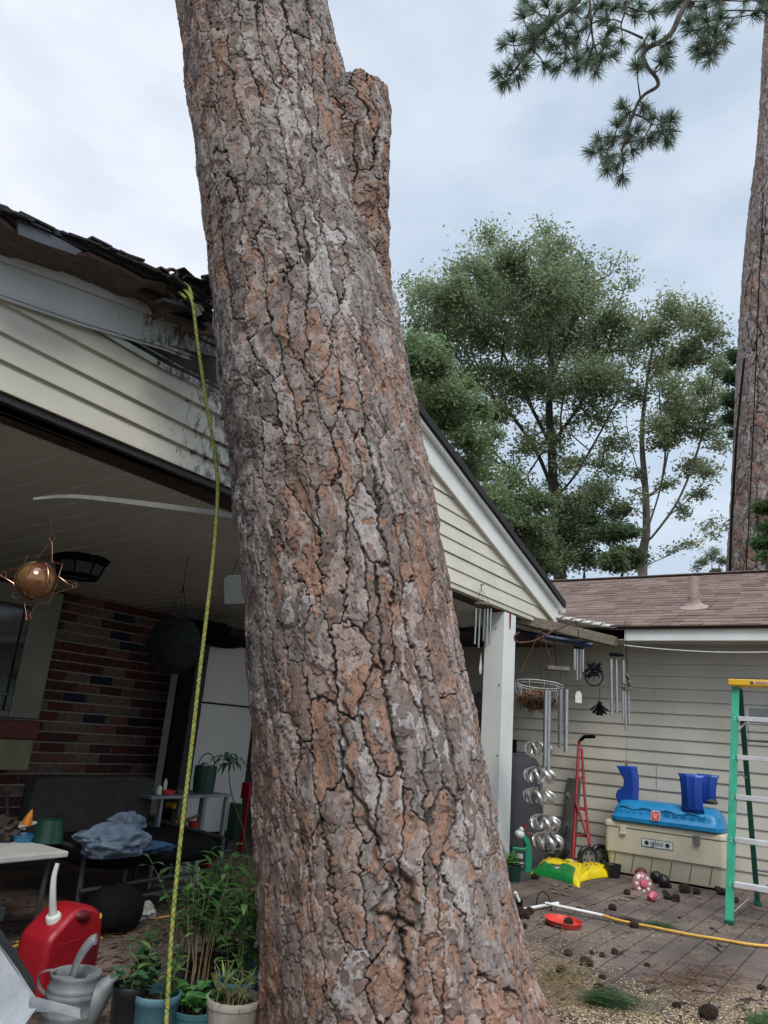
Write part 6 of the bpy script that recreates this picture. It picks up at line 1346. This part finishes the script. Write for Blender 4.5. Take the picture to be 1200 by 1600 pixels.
zz = PX(1170, 1130, 7.0).z; a, b = rpt(zz, 1), rpt(zz, 0); K('shelf_clear', (.40, .42, .42), .4, (.32, .34, .34), 5); mm = M(); mm.box((a.x+.02, b.y+.02, zz), (a.x+.05, a.y-.05, zz+.13)); mm.box((a.x-.12, b.y+.02, zz-.012), (a.x+.05, a.y-.05, zz-.001)); mm.build('paint_shelf', 'shelf_clear', ld, bevel=.004)
mm = M(); p = fpt(zz-.01, 1); mm.tube([fpt(zz-.06, 1)+V(.02, -.03, 0), fpt(zz+.02, 1)+V(.03, -.10, .0)], .008, 5); mm.build('shelf_arm', 'alu', ld)
mm = M(); mm.tube(smooth_pts([fpt(zz, 1)+V(.03, -.06, .02), fpt(zz, 1)+V(.04, -.09, -.06), fpt(zz, 1)+V(.04, -.08, -.16), fpt(zz, 1)+V(.04, -.095, -.19)]), .003, 4); mm.build('cord', 'grey_metal', ld)

# clothesline under the eave
mm = M(); mm.tube(smooth_pts([PX(975, 1008, 7.75), PX(1010, 1012, 7.75), PX(1060, 1016, 7.75), PX(1120, 1019, 7.75), PX(1200, 1019, 7.75), PX(1300, 1016, 7.75), PX(1500, 1000, 7.75)]), .006, 6); o = mm.build('clothesline', 'wire_white', smooth=True); tag(o, 'thin white line strung slackly beneath the wing eave', 'line')

# ================================================================== LITTER
LM = {'beige cooler': (1040, 1380), 'ladder foot': (1140, 1445), 'red saucer': (878, 1440), 'pink bird feeder': (1005, 1390), 'orange pole': (1060, 1462), 'trunk base': (830, 1520), 'green needle cluster at the bottom': (965, 1570), 'tan straw mat': (885, 1535), 'bottom right corner': (1190, 1590), 'middle of the sawdust': (1040, 1520)}
USED = set()
def near_label(head, x, y):
    for nm, (a, b) in sorted(LM.items(), key=lambda q: (q[1][0]-x)**2+((q[1][1]-y)*1.6)**2):
        dx, dy = x-a, (y-b)*1.6
        dirs = ['right of', 'left of'] if abs(dx) > abs(dy) else ['in front of', 'behind']
        d = dirs[0] if (dx > 0 if abs(dx) > abs(dy) else dy > 0) else dirs[1]
        far = 'just' if math.hypot(dx, dy) < 32 else 'a little' if math.hypot(dx, dy) < 70 else 'well'
        l = '%s %s %s the %s' % (head, far, d, nm)
        if l not in USED: USED.add(l); return l
    return head
pc_m = []
def cone_mesh(seed, wid=.034, ln=.095, open_=1.0):
    rg = random.Random(seed); mm = M(); prof = [(math.sin(math.pi*min(1, t*.9+.06))**.7*wid*.75, t*ln) for t in np.linspace(0, 1, 9)]; mm.lathe(prof+[(0, ln)], (0, 0, 0), 14)
    n = 110
    for i in range(n):
        t = (i+.5)/n; a = i*2.39996; rr_ = math.sin(math.pi*min(1, t*.88+.08))**.7*wid*.72; d = V(math.cos(a), math.sin(a), .25+.5*t-.3*open_*(1-t)).normalized(); s_ = V(-math.sin(a), math.cos(a), 0); p = V(rr_*math.cos(a), rr_*math.sin(a), t*ln); L_ = wid*.72*(1-.4*t); w_ = wid*.30*(1-.3*t); up_ = d.cross(s_)
        b = [p-s_*w_*.6, p+s_*w_*.6, p+d*L_*.8+s_*w_, p+d*L_*1.05, p+d*L_*.8-s_*w_]; mm.add(b+[q+up_*.003 for q in b], [(0, 1, 2, 3, 4), (9, 8, 7, 6, 5), (0, 5, 6, 1), (1, 6, 7, 2), (2, 7, 8, 3), (3, 8, 9, 4), (4, 9, 5, 0)])
    return mm
cones_px = [(888, 1494, 13), (941, 1496, 10), (915, 1510, 19), (961, 1492, 12), (925, 1492, 8), (876, 1520, 15), (942, 1530, 10), (937, 1552, 18), (947, 1563, 17), (1107, 1592, 26), (1058, 1575, 12), (957, 1422, 12), (1070, 1395, 17), (1088, 1397, 12), (1043, 1405, 12), (1056, 1408, 14), (1040, 1398, 9), (1127, 1398, 14), (1045, 1387, 9), (992, 1450, 13), (888, 1447, 16), (905, 1425, 10), (816, 1434, 19), (828, 1428, 13), (836, 1375, 12), (980, 1398, 11), (1150, 1410, 10), (1190, 1548, 12), (1012, 1512, 9), (820, 1450, 9)]
protos = []
spots_lab = ['on the sawdust in the middle of the yard', 'amid wood chips', 'among sawdust and twigs']
for i, (x, y, w) in enumerate(cones_px):
    p = G(x, y); dd = depth(p); s_ = px2m(w, dd)/.094; rg = random.Random(i)
    near = 'lying near the %s' % ('beige cooler' if x > 975 and y < 1412 else 'red saucer and pipes' if x < 1000 and y < 1460 else 'front of the sawdust litter')
    size = 'large' if w >= 17 else 'medium' if w >= 12 else 'small'
    lab_ = near_label(size+' dark brown pine cone', x, y)
    rot = (rg.uniform(1.1, 1.7), rg.uniform(-.3, .3), rg.uniform(0, 6.28))
    if len(protos) < 3:
        o = cone_mesh(i, open_=rg.uniform(.4, 1)).build('pine_cone', 'cone', smooth=False, origin=(0, 0, .045)); protos.append(o)
    else: o = protos[i % 3].copy(); COL.objects.link(o)
    o.location = p+V(0, 0, .030*s_); o.rotation_euler = rot; o.scale = (s_,)*3; tag(o, lab_, 'pine cone', 'pine cones on the patio')
# twigs
twl = [((1080, 1553), (1115, 1556)), ((1105, 1543), (1135, 1548)), ((1000, 1492), (1025, 1491)), ((930, 1556), (968, 1566)), ((945, 1548), (972, 1552)), ((1128, 1490), (1105, 1478)), ((1150, 1580), (1175, 1566)), ((1160, 1565), (1195, 1570)), ((1060, 1571), (1090, 1578)), ((868, 1452), (885, 1456)), ((1110, 1452), (1125, 1460)), ((1010, 1554), (1030, 1549)), ((1170, 1420), (1196, 1428)), ((1120, 1480), (1136, 1484)), ((1090, 1540), (1070, 1530)), ((975, 1490), (960, 1500)), ((1190, 1560), (1200, 1545)), ((1128, 1580), (1110, 1583))]
for i, (a, b) in enumerate(twl):
    tl_ = near_label('broken dark twig', (a[0]+b[0])/2, (a[1]+b[1])/2); a, b = G(*a), G(*b); rg = random.Random(i+50); n = 6; P_ = [a.lerp(b, k/(n-1))+V(rg.uniform(-.008, .008), rg.uniform(-.008, .008), .008+rg.uniform(0, .012)) for k in range(n)]
    mm = M(); mm.tube(P_, [rg.uniform(.004, .007)]*3+[.003]*3, 6); 
    if i % 2: mm.tube([P_[2], P_[2]+V(rg.uniform(-.05, .05), rg.uniform(-.05, .05), .02)], [.003, .0015], 5)
    o = mm.build('twig', 'twig', smooth=True); tag(o, tl_, 'twig', 'twigs scattered on the pavers')
# bark flakes on the floor, pale curled leaves, needle clumps
def scatter(name, label, cat, m, n, pxr, sizes, kind='stuff', seed=0, tri=False, dens=None, colr=None):
    rg = random.Random(seed); mm = M(); c = 0
    while c < n:
        x, y = rg.uniform(pxr[0], pxr[2]), rg.uniform(pxr[1], pxr[3])
        if dens and rg.random() > dens(x, y): continue
        p = G(x, y); s_ = rg.uniform(*sizes); a = rg.uniform(0, 6.28); u = V(math.cos(a), math.sin(a), rg.uniform(-.3, .3))*s_; w = V(-math.sin(a), math.cos(a), rg.uniform(-.2, .2))*s_*rg.uniform(.25, .8); z = V(0, 0, .003+s_*.25)
        q = [p-u+z, p-w*rg.uniform(.7, 1)+z, p+u*rg.uniform(.6, 1)+z, p+w+z]; h_ = V(0, 0, max(.0012, s_*.16)); mm.add(q+[t-h_ for t in q], [(0, 1, 2, 3), (7, 6, 5, 4), (0, 4, 5, 1), (1, 5, 6, 2), (2, 6, 7, 3), (3, 7, 4, 0)])
        if colr: mm.vc += [colr(rg)]*8
        c += 1
    o = mm.build(name, m); tag(o, label, cat, kind=kind); return o
MT['chip'] = mat('chip', (1, 1, 1), .85, (.8, .8, .8), 60, attr='Col')
def saw_d(x, y):
    v = (.04 if y < 1430 else .13+.75*((y-1430)/170)**1.4); nz_ = .5+.5*math.sin(x*.05+y*.07)*math.sin(x*.023-y*.051+1); return v*(.35+.9*nz_)
scatter('sawdust', 'pale sawdust and wood chips strewn over the pavers', 'sawdust', 'chip', 26000, (810, 1395, 1330, 1690), (.0025, .0075), seed=1, dens=saw_d, colr=lambda r_: (lambda g: tuple(q*g for q in (.55, .42, .24)))(r_.uniform(.45, 1.25)))
scatter('bark_litter', 'dark bark flakes scattered over the pavers', 'bark litter', 'chip', 1300, (800, 1385, 1330, 1690), (.006, .018), seed=2, dens=lambda x, y: .2+.6*(y-1385)/300, colr=lambda r_: (lambda g: tuple(q*g for q in (.10, .065, .048)))(r_.uniform(.3, 1.5)))
scatter('floor_litter', 'dry leaves and dirt on the shaded patio floor', 'litter', 'chip', 1600, (0, 1400, 420, 1600), (.006, .022), seed=3, colr=lambda r_: (lambda g: tuple(q*g for q in (.12, .08, .055)))(r_.uniform(.3, 1.4)))
def dryleaf(px, py, n, label, seed):
    rg = random.Random(seed); mm = M()
    for i in range(n):
        p = G(px+rg.uniform(-17, 17), py+rg.uniform(-4, 4))+V(0, 0, .012); a = rg.uniform(0, 6.28)
        for k in range(5): b = a+(k-2)*.45; mm.leaf(p, (math.cos(b), math.sin(b), .25), rg.uniform(.04, .09), .018, .25, col=tuple(q*rg.uniform(.7, 1.1) for q in (.36, .31, .20)))
    o = mm.build('dry_leaves', 'leaf'); tag(o, label, 'dry leaves')
dryleaf(872, 1387, 5, 'pale curled dry leaves in front of the yellow bag', 1); dryleaf(870, 1398, 2, 'single pale dry leaf cluster closer than the yellow bag', 2); dryleaf(982, 1406, 5, 'pale curled dry leaves left of the pink feeder', 3); dryleaf(1105, 1407, 1, 'small pale leaf scrap below the cooler corner', 4)
def needles(px, py, wx, wy, n, L_, col, label, name, seed, dirx=1, kind=None, z=.02, fan=.5):
    rg = random.Random(seed); mm = M(); b = None
    for i in range(n):
        x, y = px+rg.gauss(0, .4)*wx, py+rg.gauss(0, .4)*wy; p = G(x, y)+V(0, 0, rg.uniform(.004, z)); a = dirx+rg.gauss(0, fan); l = L_*rg.uniform(.6, 1.1); d = V(math.cos(a), math.sin(a), rg.uniform(-.02, .12)); s_ = V(-d.y, d.x, 0)*(.0022 if kind is None else .0019); g = rg.uniform(.5, 1.6); c = tuple(q*g for q in col)
        m_ = p+d*l*.5+V(rg.uniform(-.01, .01), rg.uniform(-.01, .01), 0); e_ = p+d*l+V(rg.uniform(-.02, .02), rg.uniform(-.02, .02), -.01); e_.z = max(e_.z, .004)
        mm.add([p-s_, p+s_, m_+s_, m_-s_, e_], [(0, 1, 2, 3), (3, 2, 4)]); mm.vc += [c]*5
    o = mm.build(name, 'leaf'); tag(o, label, 'pine needles', kind=kind); return o
ar = lambda x0, y0, x1, y1: math.atan2(G(x1, y1).y-G(x0, y0).y, G(x1, y1).x-G(x0, y0).x)
needles(925, 1566, 40, 9, 150, .24, (.06, .12, .045), 'green pine needle cluster on the sawdust at the bottom centre', 'needle_clump', 1, ar(920, 1568, 1000, 1582), fan=.24, z=.05)
needles(1012, 1446, 20, 6, 150, .2, (.06, .12, .04), 'green pine needle cluster lying across the orange pole', 'needle_clump', 2, ar(1010, 1444, 1050, 1452), fan=.3)
needles(1185, 1602, 26, 9, 130, .2, (.07, .14, .04), 'green pine needle cluster in the bottom right corner', 'needle_clump', 3, ar(1150, 1600, 1200, 1590), fan=.4)
needles(880, 1540, 62, 55, 300, .18, (.26, .20, .09), 'matted tan pine straw beside the base of the trunk', 'pine_straw', 4, 0, 'stuff', .05, 2.5)
needles(1080, 1535, 130, 40, 260, .16, (.22, .11, .05), 'thin scatter of reddish pine straw on the pavers', 'pine_straw', 5, ar(1000, 1530, 1150, 1550), 'stuff', .02, .8)
needles(900, 1385, 90, 20, 150, .15, (.20, .14, .07), 'thin scatter of pine straw before the yellow bag', 'pine_straw', 6, 0, 'stuff', .02, 2.5)
needles(230, 1450, 150, 40, 260, .15, (.16, .10, .05), 'pine straw on the shaded patio floor', 'pine_straw', 7, 0, 'stuff', .02, 2.5)

# ================================================================== TREES BEYOND THE ROOFS
K('tree_bark', (.10, .085, .07), .95, (.05, .042, .036), 6, 1, .01, 12)
K('tree_bark_pale', (.20, .175, .15), .95, (.11, .095, .08), 6, 1, .01, 12)
def broadleaf(name, label, total, dep, dspread, trunkpts, clumps, leafsz, col, seed, bark, tw=.25, sub=11, group=None, flat=.8, limbs=()):
    rg = random.Random(seed); nr = np.random.default_rng(seed)
    b = D(*trunkpts[0], dep); root = thing(name, (b.x, b.y, 0), label, 'tree', group)
    tp = smooth_pts([V(b.x, b.y, -.05)]+[D(x, y, dep) for x, y in trunkpts], 4)
    nd = [np.array(p) for p in tp]; par = [-1]+list(range(len(tp)-1)); ntr = len(nd)
    for li, lb_ in enumerate(limbs):
        dz_ = rg.uniform(-1, 1)*dspread; n_ = len(lb_); P_ = smooth_pts([D(x, y, dep+dz_*k/(n_-1)) for k, (x, y) in enumerate(lb_)], 4); A = np.array(nd[1:ntr]); last = 1+int(np.argmin(((A-np.array(P_[0]))**2).sum(1)))
        for p in P_[1:]: nd.append(np.array(p)); par.append(last); last = len(nd)-1
    subs = []
    for (x, y, rp) in clumps:
        dd = dep+rg.uniform(-1, 1)*dspread; c = D(x, y, dd); rm_ = px2m(rp, dd); ns = max(3, int(sub*(rp/30)**1.5))
        for s in range(ns):
            d = nr.normal(size=3); d /= np.linalg.norm(d)+1e-6; q = np.array(c)+d*rm_*rg.uniform(.15, 1.0)*np.array([1, 1, .9]); subs.append((q, rm_*rg.uniform(.20, .44)+.08))
    # grow limbs: every leafy spray joins the nearest wood below and inside it
    top = nd[ntr-1]; axis = nd[1]
    order = sorted(range(len(subs)), key=lambda i: min(np.linalg.norm(subs[i][0]-nd[k]) for k in range(1, ntr)))
    tips = []
    for i in order:
        q = subs[i][0]; A = np.array(nd); v = q-A; dist = np.linalg.norm(v, axis=1); rise = v[:, 2]/(dist+1e-6)
        cost = dist*(1+1.2*np.clip(.5-rise, 0, 2)); cost[:2] = 1e9; cost[ntr-1] *= 1.3; k = int(np.argmin(cost)); p = A[k]; m = max(1, int(dist[k]/.55)); last = k; prev = p
        for j in range(1, m+1):
            t = j/m; bow = math.sin(math.pi*t)*.10*dist[k]; w = p+(q-p)*t+np.array([rg.uniform(-1, 1), rg.uniform(-1, 1), rg.uniform(-1, 1)])*.07*dist[k]/m**.5*(t < 1)+np.array([0, 0, bow*.6])
            nd.append(w); par.append(last); last = len(nd)-1
        tips.append(last)
    rad = np.zeros(len(nd)); ch = [[] for _ in nd]
    for i, p in enumerate(par):
        if p >= 0: ch[p].append(i)
    for i in range(len(nd)-1, -1, -1):
        if i >= ntr: rad[i] = max(.010*tw/.2, sum(rad[c]**2.35 for c in ch[i])**(1/2.35))
    mm = M(); L0 = list(np.linspace(tw, tw*.20, ntr)); mm.tube(tp, L0, 10)
    for i in range(ntr, len(nd)):      # chains
        p = par[i]
        if p >= ntr and ch[p][0] == i: continue
        r0 = min(rad[i], (L0[p] if p < ntr else rad[p])*.8); chain = [nd[p], nd[i]]; rr_ = [r0*1.1, rad[i] if p >= ntr else r0]; k = i
        while ch[k]: k = ch[k][0]; chain.append(nd[k]); rr_.append(min(rad[k], rr_[-1]))
        mm.tube([Vector(q) for q in chain], rr_, 6 if max(rr_) > .03 else 4, cap=False)
    mm.build('trunk', bark, root, smooth=True)
    wsum = sum(r*r for _, r in subs); lv = []; lc = []
    for q, r2_ in subs:
        n = max(6, int(total*r2_*r2_/wsum*rg.choice((.25, .6, 1, 1.3, 1.8)))); P_ = nr.normal(size=(n, 3))*np.array([.74, .74, .58*flat])*r2_+q+np.array([0, 0, r2_*.15]); g = rg.uniform(.72, 1.25); hue = rg.uniform(-.012, .02)
        lv.append(P_); lc.append(np.tile(np.array([col[0]*g+hue, col[1]*g, col[2]*g]), (n, 1))*nr.uniform(.7, 1.3, (n, 1)))
    P_ = np.vstack(lv); Cc = np.clip(np.vstack(lc), .005, 1); n = len(P_)
    d = nr.normal(size=(n, 3)); d[:, 2] = d[:, 2]*.6-.25; d /= np.linalg.norm(d, axis=1)[:, None]; s = np.cross(d, nr.normal(size=(n, 3))); s /= np.linalg.norm(s, axis=1)[:, None]
    L_ = (leafsz*nr.uniform(.6, 1.25, (n, 1))); vs = np.stack([P_-d*L_*.5, P_+s*L_*.22, P_+d*L_*.5, P_-s*L_*.22], 1).reshape(-1, 3)
    me = bpy.data.meshes.new('crown'); me.vertices.add(4*n); me.vertices.foreach_set('co', (vs-np.array(wloc(root))).ravel()); me.loops.add(4*n); me.loops.foreach_set('vertex_index', np.arange(4*n, dtype=np.int32)); me.polygons.add(n); me.polygons.foreach_set('loop_start', np.arange(n, dtype=np.int32)*4); me.update(calc_edges=True)
    at = me.color_attributes.new('Col', 'FLOAT_COLOR', 'POINT'); at.data.foreach_set('color', np.hstack([np.repeat(Cc, 4, 0), np.ones((4*n, 1))]).ravel()); me.materials.append(MT['leaf'])
    o = bpy.data.objects.new('crown', me); COL.objects.link(o); o.parent = root; print(name, n); return root
T1 = [(655, 455, 30), (690, 470, 50), (735, 425, 48), (770, 378, 30), (800, 420, 45), (790, 470, 50), (845, 365, 26), (870, 385, 34), (868, 430, 48), (905, 430, 38), (850, 480, 55), (915, 480, 50), (965, 420, 22), (985, 445, 24), (958, 495, 42), (700, 530, 48), (755, 520, 52), (820, 540, 50), (880, 530, 50), (935, 545, 48), (990, 530, 36), (730, 585, 44), (790, 600, 40), (850, 600, 36), (915, 600, 40), (960, 590, 36), (665, 510, 34), (700, 620, 36), (780, 650, 30), (900, 660, 26), (950, 650, 24), (820, 700, 24), (760, 700, 20), (940, 720, 20), (880, 730, 18), (905, 790, 24), (850, 660, 22), (725, 655, 26), (745, 700, 20), (800, 740, 22), (830, 780, 20), (860, 760, 18), (930, 770, 22), (960, 740, 20), (965, 690, 20), (870, 690, 20), (900, 730, 20), (850, 820, 24), (890, 845, 26), (700, 480, 36), (760, 470, 40), (820, 450, 36), (880, 480, 40), (650, 480, 20), (715, 440, 26), (930, 590, 30), (985, 560, 26), (1000, 500, 22)]
broadleaf('oak_tree', 'tall wide spreading green oak with fine leaves rising beyond the gable', 80000, 25, 2.0, [(875, 900), (870, 830), (865, 770), (862, 700), (858, 640), (861, 560), (855, 480), (850, 400)], [(x, y, r if y < 600 else r*1.35) for x, y, r in T1], .15, (.23, .29, .155), 21, 'tree_bark', .25, limbs=[[(863, 765), (838, 705), (800, 650), (762, 612), (722, 570), (692, 515)], [(862, 700), (832, 640), (803, 590), (783, 540), (765, 470)], [(864, 690), (893, 652), (925, 600), (948, 550), (962, 500), (974, 455)], [(866, 780), (897, 745), (930, 690), (962, 630), (990, 575)], [(860, 600), (880, 545), (900, 490), (912, 440)], [(859, 640), (835, 580), (822, 520), (800, 450), (780, 400)], [(870, 820), (830, 790), (790, 745), (760, 705)]])
T2 = [(1048, 490, 30), (1085, 505, 34), (1120, 530, 28), (1018, 520, 30), (1060, 560, 38), (1118, 575, 24), (1015, 575, 28), (1048, 612, 34), (1090, 615, 30), (1128, 620, 18), (1058, 670, 26), (1100, 680, 22), (1020, 660, 20), (1080, 735, 20), (1110, 735, 18), (1035, 760, 14), (1000, 620, 20), (1130, 700, 14), (1070, 800, 14), (1095, 640, 22), (1040, 700, 18), (1060, 640, 26), (1080, 540, 30), (1105, 560, 24), (1125, 660, 14), (1095, 770, 14), (1010, 800, 10), (990, 780, 12), (1040, 862, 10), (1075, 850, 12), (1115, 830, 14), (1140, 820, 10), (985, 690, 14), (1000, 740, 12)]
broadleaf('young_tree', 'thinner see through tree with a pale trunk between the oak and the far pine', 24000, 23, 1.5, [(1004, 900), (1010, 830), (1008, 760), (1003, 690), (1008, 620), (1020, 540)], [(x, y, r if y < 620 else r*1.3) for x, y, r in T2], .13, (.235, .285, .155), 22, 'tree_bark_pale', .17, limbs=[[(1009, 835), (1030, 770), (1045, 700), (1058, 620), (1072, 550)], [(1010, 850), (1055, 790), (1085, 720), (1106, 640), (1118, 570)], [(1008, 770), (988, 705), (978, 650), (985, 600)], [(1006, 885), (1045, 868), (1085, 850), (1125, 832)], [(1030, 775), (1040, 700), (1030, 620), (1040, 540)]])
T3 = [(640, 560, 34), (670, 570, 38), (655, 620, 38), (690, 625, 38), (640, 660, 34), (700, 665, 36), (735, 690, 34), (720, 730, 30), (755, 735, 28), (770, 775, 24), (790, 800, 26), (740, 640, 22), (760, 690, 24), (800, 760, 24), (730, 600, 20)]
broadleaf('maple_tree', 'dense darker green tree rising directly behind the right slope of the gable', 26000, 17, 1.2, [(702, 880), (695, 800), (690, 740), (683, 670), (672, 590)], T3, .12, (.18, .25, .115), 23, 'tree_bark', .13, limbs=[[(696, 800), (725, 750), (748, 700)], [(700, 850), (760, 815), (790, 790)], [(690, 730), (665, 680), (650, 620)]])
for i, (cl_, lb, dp, cc_) in enumerate(((([(790, 835, 26), (820, 820, 28), (815, 865, 26), (845, 850, 26), (800, 790, 24), (835, 790, 24), (850, 880, 24)]), 'dark leafy bush directly beyond the gable corner', 17, (.125, .17, .08)), ([(885, 830, 30), (925, 820, 28), (880, 870, 30), (915, 870, 28), (950, 845, 26), (900, 795, 24), (930, 780, 22), (870, 800, 22), (960, 800, 18)], 'dark bushy understorey tree below the middle of the oak', 20, (.13, .175, .085)), ([(975, 870, 22), (960, 880, 20), (985, 885, 16), (965, 830, 20), (975, 800, 14)], 'dark shrub at the foot of the pale trunked tree', 19, (.13, .18, .085)), ([(1092, 882, 12), (1110, 868, 13), (1130, 880, 12), (1118, 890, 12)], 'small pale green tree far off left of the far pine', 34, (.13, .17, .08)), ([(1193, 850, 8), (1200, 830, 9), (1205, 870, 12), (1196, 795, 5)], 'bright green leafy shrub against the foot of the far pine', 10.5, (.06, .12, .035)))):
    x0 = sum(q[0] for q in cl_)/len(cl_); broadleaf('shrub', lb, (13000 if dp < 30 else 2500) if dp > 12 else 3500, dp, .7, [(x0, 930), (x0, 900), (x0, 870)], cl_, .11 if dp > 12 else .07, cc_, 40+i, 'tree_bark', .06)
for x, y in (): pass
broadleaf('young_tree', 'leafy tree glimpsed at the left edge of the far pine trunk', 7000, 16, .6, [(1165, 900), (1163, 760), (1160, 660), (1158, 600)], [(1148, 560, 9), (1143, 590, 11), (1147, 630, 12), (1143, 655, 8), (1152, 680, 9), (1165, 620, 16), (1170, 580, 14)], .09, (.075, .13, .055), 61, 'tree_bark', .07)
# far pine: trunk at the right edge and its overhanging boughs
FP = [(920, 1140, 1262, 12.5), (860, 1143, 1262, 12.55), (700, 1153, 1262, 12.8), (500, 1162, 1262, 13.2), (350, 1174, 1262, 13.6), (200, 1190, 1265, 14.1), (100, 1196, 1268, 14.5), (-60, 1206, 1270, 15.2), (-400, 1222, 1275, 17)]
cs2 = [D((a+b)/2, r, z) for r, a, b, z in FP]; rs2 = [px2m((b-a)/2, z) for r, a, b, z in FP]; cs2 = [V(cs2[0].x, cs2[0].y+.05, -.06)]+cs2; rs2 = [rs2[0]*1.05]+rs2
fp = thing('pine_tree', (cs2[0].x, cs2[0].y, -.06), 'distant pine at the right edge with boughs of long needles overhanging the sky', 'tree')
trunk_mesh('trunk', cs2, rs2, 420, 1500, 77, fp, cell=(.13, .32), deep=.03)
K('bough', (.13, .105, .09), .95, (.07, .055, .048), 12, 1, .01, 15)
TD = 11.5
def tuft(mm, p, d, L_, n, rg):
    d = d.normalized()
    for i in range(n):
        q = V(rg.gauss(0, 1), rg.gauss(0, 1), rg.gauss(0, 1)).normalized(); e_ = (d*rg.uniform(.25, 1.2)+q*.85).normalized(); l = L_*rg.uniform(.75, 1.1); b = p-d*rg.uniform(0, .09); s_ = e_.cross(V(rg.random(), rg.random(), rg.random())).normalized()*.0032; m_ = b+e_*l*.6+V(0, 0, -l*.02); t_ = b+e_*l+V(0, 0, -l*.12); g = rg.uniform(.6, 1.35)
        mm.add([b-s_, b+s_, m_+s_, m_-s_, t_], [(0, 1, 2, 3), (3, 2, 4)]); mm.vc += [(.115*g, .16*g, .10*g)]*5
def bough(paths, tufts, seed, r0):
    rg = random.Random(seed); bm_ = M(); allp = []
    for pts_, r1 in paths:
        P_ = smooth_pts([D(x, y, TD+z) for x, y, z in pts_], 5); bm_.tube(P_, list(np.linspace(r1, r1*.35, len(P_))), 8, cap=False); allp += P_
    bo = bm_.build('bough', 'bough', fp, smooth=True); nm = M(); tw_ = M()
    for (x, y) in tufts:
        p = D(x+rg.uniform(-4, 4), y+rg.uniform(-4, 4), TD+rg.uniform(-.6, .6)); nb = min(allp, key=lambda q: (q-p).length); d = (p-nb); d = d if d.length > .02 else V(0, 0, 1)
        md = nb.lerp(p, .5)+V(rg.uniform(-.05, .05), rg.uniform(-.05, .05), -.03); tw_.tube([nb, md, p], [.014, .010, .007], 5, cap=False)
        tuft(nm, p, d+V(0, 0, .05), .22, 120, rg)
        if rg.random() < .6: q = md+V(rg.uniform(-.1, .1), rg.uniform(-.1, .1), rg.uniform(-.12, .12)); tw_.tube([md, q], [.008, .006], 4, cap=False); tuft(nm, q, q-md, .18, 50, rg)
    tw_.build('twigs', 'bough', bo, smooth=True)['kind'] = 'stuff'; nm.build('needles', 'leaf', bo)
bough([([(1215, -250, .8), (1120, -90, .4), (1085, -20, .1), (1063, 22, 0), (1050, 50, 0), (1032, 65, 0), (1012, 75, 0), (1005, 88, 0), (1012, 105, 0), (1026, 122, 0), (1027, 135, 0), (1008, 147, 0), (997, 160, 0), (990, 178, 0), (982, 200, 0), (972, 235, 0)], .05),
       ([(990, 178, 0), (1008, 185, 0), (1022, 195, 0), (1045, 190, 0)], .016), ([(982, 200, 0), (960, 222, 0), (940, 240, 0)], .016), ([(1010, 78, 0), (1020, 70, .1), (1024, 60, .1), (1012, 50, .1)], .02), ([(1005, 60, 0), (970, 45, 0), (935, 38, 0)], .02)],
      [(975, 165), (1010, 170), (985, 180), (1020, 185), (1045, 190), (1052, 185), (968, 190), (978, 210), (955, 215), (935, 215), (940, 232), (925, 240), (950, 250), (965, 262), (985, 240), (1000, 225), (1020, 215), (1040, 222), (1035, 205), (972, 275), (995, 205), (1050, 205), (945, 268),
       (1003, 105), (1040, 85), (1045, 100), (1030, 95), (995, 100), (1005, 70), (1020, 50), (1048, 70)], 3, .05)
bough([([(1190, -420, 1), (1060, -260, .6), (960, -120, .2), (920, -40, 0), (905, 0, 0), (870, 30, 0), (845, 50, 0), (832, 70, 0), (815, 95, 0), (800, 115, 0)], .05), ([(960, -120, .2), (925, -20, .1), (923, 20, 0), (926, 60, 0), (932, 85, 0), (922, 110, 0)], .026), ([(1020, -200, .4), (985, -60, .2), (980, 0, 0), (970, 40, .1)], .03), ([(1190, -420, 1), (1120, -120, .3), (1125, 0, .1), (1118, 60, .1), (1112, 85, .1)], .03), ([(870, 30, 0), (880, 60, 0), (895, 90, 0)], .015)],
      [(820, 0), (835, 12), (818, 22), (830, 35), (850, 5), (870, 12), (860, 32), (845, 45), (820, 60), (800, 62), (785, 65), (835, 75), (815, 90), (795, 100), (780, 115), (790, 128), (810, 120), (825, 100), (870, 50), (890, 40), (900, 20), (885, 70), (865, 75), (900, 60), (880, 95), (900, 105), (850, 100), (870, 110), (920, 100), (940, 90), (930, 115), (945, 70), (955, 50), (915, 75), (905, 95), (940, 30), (930, 10), (960, 15), (980, 5), (990, 25), (970, 65), (960, 85), (1000, 5), (1015, 20), (850, 60), (835, 55), (915, 45), (893, 5), (945, 5),
       (1060, 5), (1080, 8), (1100, 5), (1120, 5), (1085, 25), (1105, 30), (1125, 25), (1070, 35), (1095, 45), (1120, 50), (1075, 50), (1135, 40), (1100, 65), (1120, 75), (1130, 65), (1095, 85), (1110, 92), (1085, 78), (1190, 5), (1200, 15), (1185, 18), (1205, 0), (1050, 15), (1040, 5)], 5, .05)
mm = M(); mm.tube(smooth_pts([D(1140, 905, 12), D(1143, 820, 12.1), D(1150, 700, 12.3), D(1155, 640, 12.5), D(1163, 560, 12.7)]), .02, 6); mm.tube(smooth_pts([D(1165, 905, 11.8), D(1172, 780, 12), D(1180, 600, 12.3), D(1186, 450, 12.6), D(1193, 300, 13.0)]), .010, 5); o = mm.build('hanging_cable', 'black', smooth=True); o.parent = None; tag(o, 'dark cables running up the left side of the distant pine', 'cable')
mm = M(); q = D(1100, 905, 30); rgx = []; 
print('SCENE OK', len(bpy.data.objects))
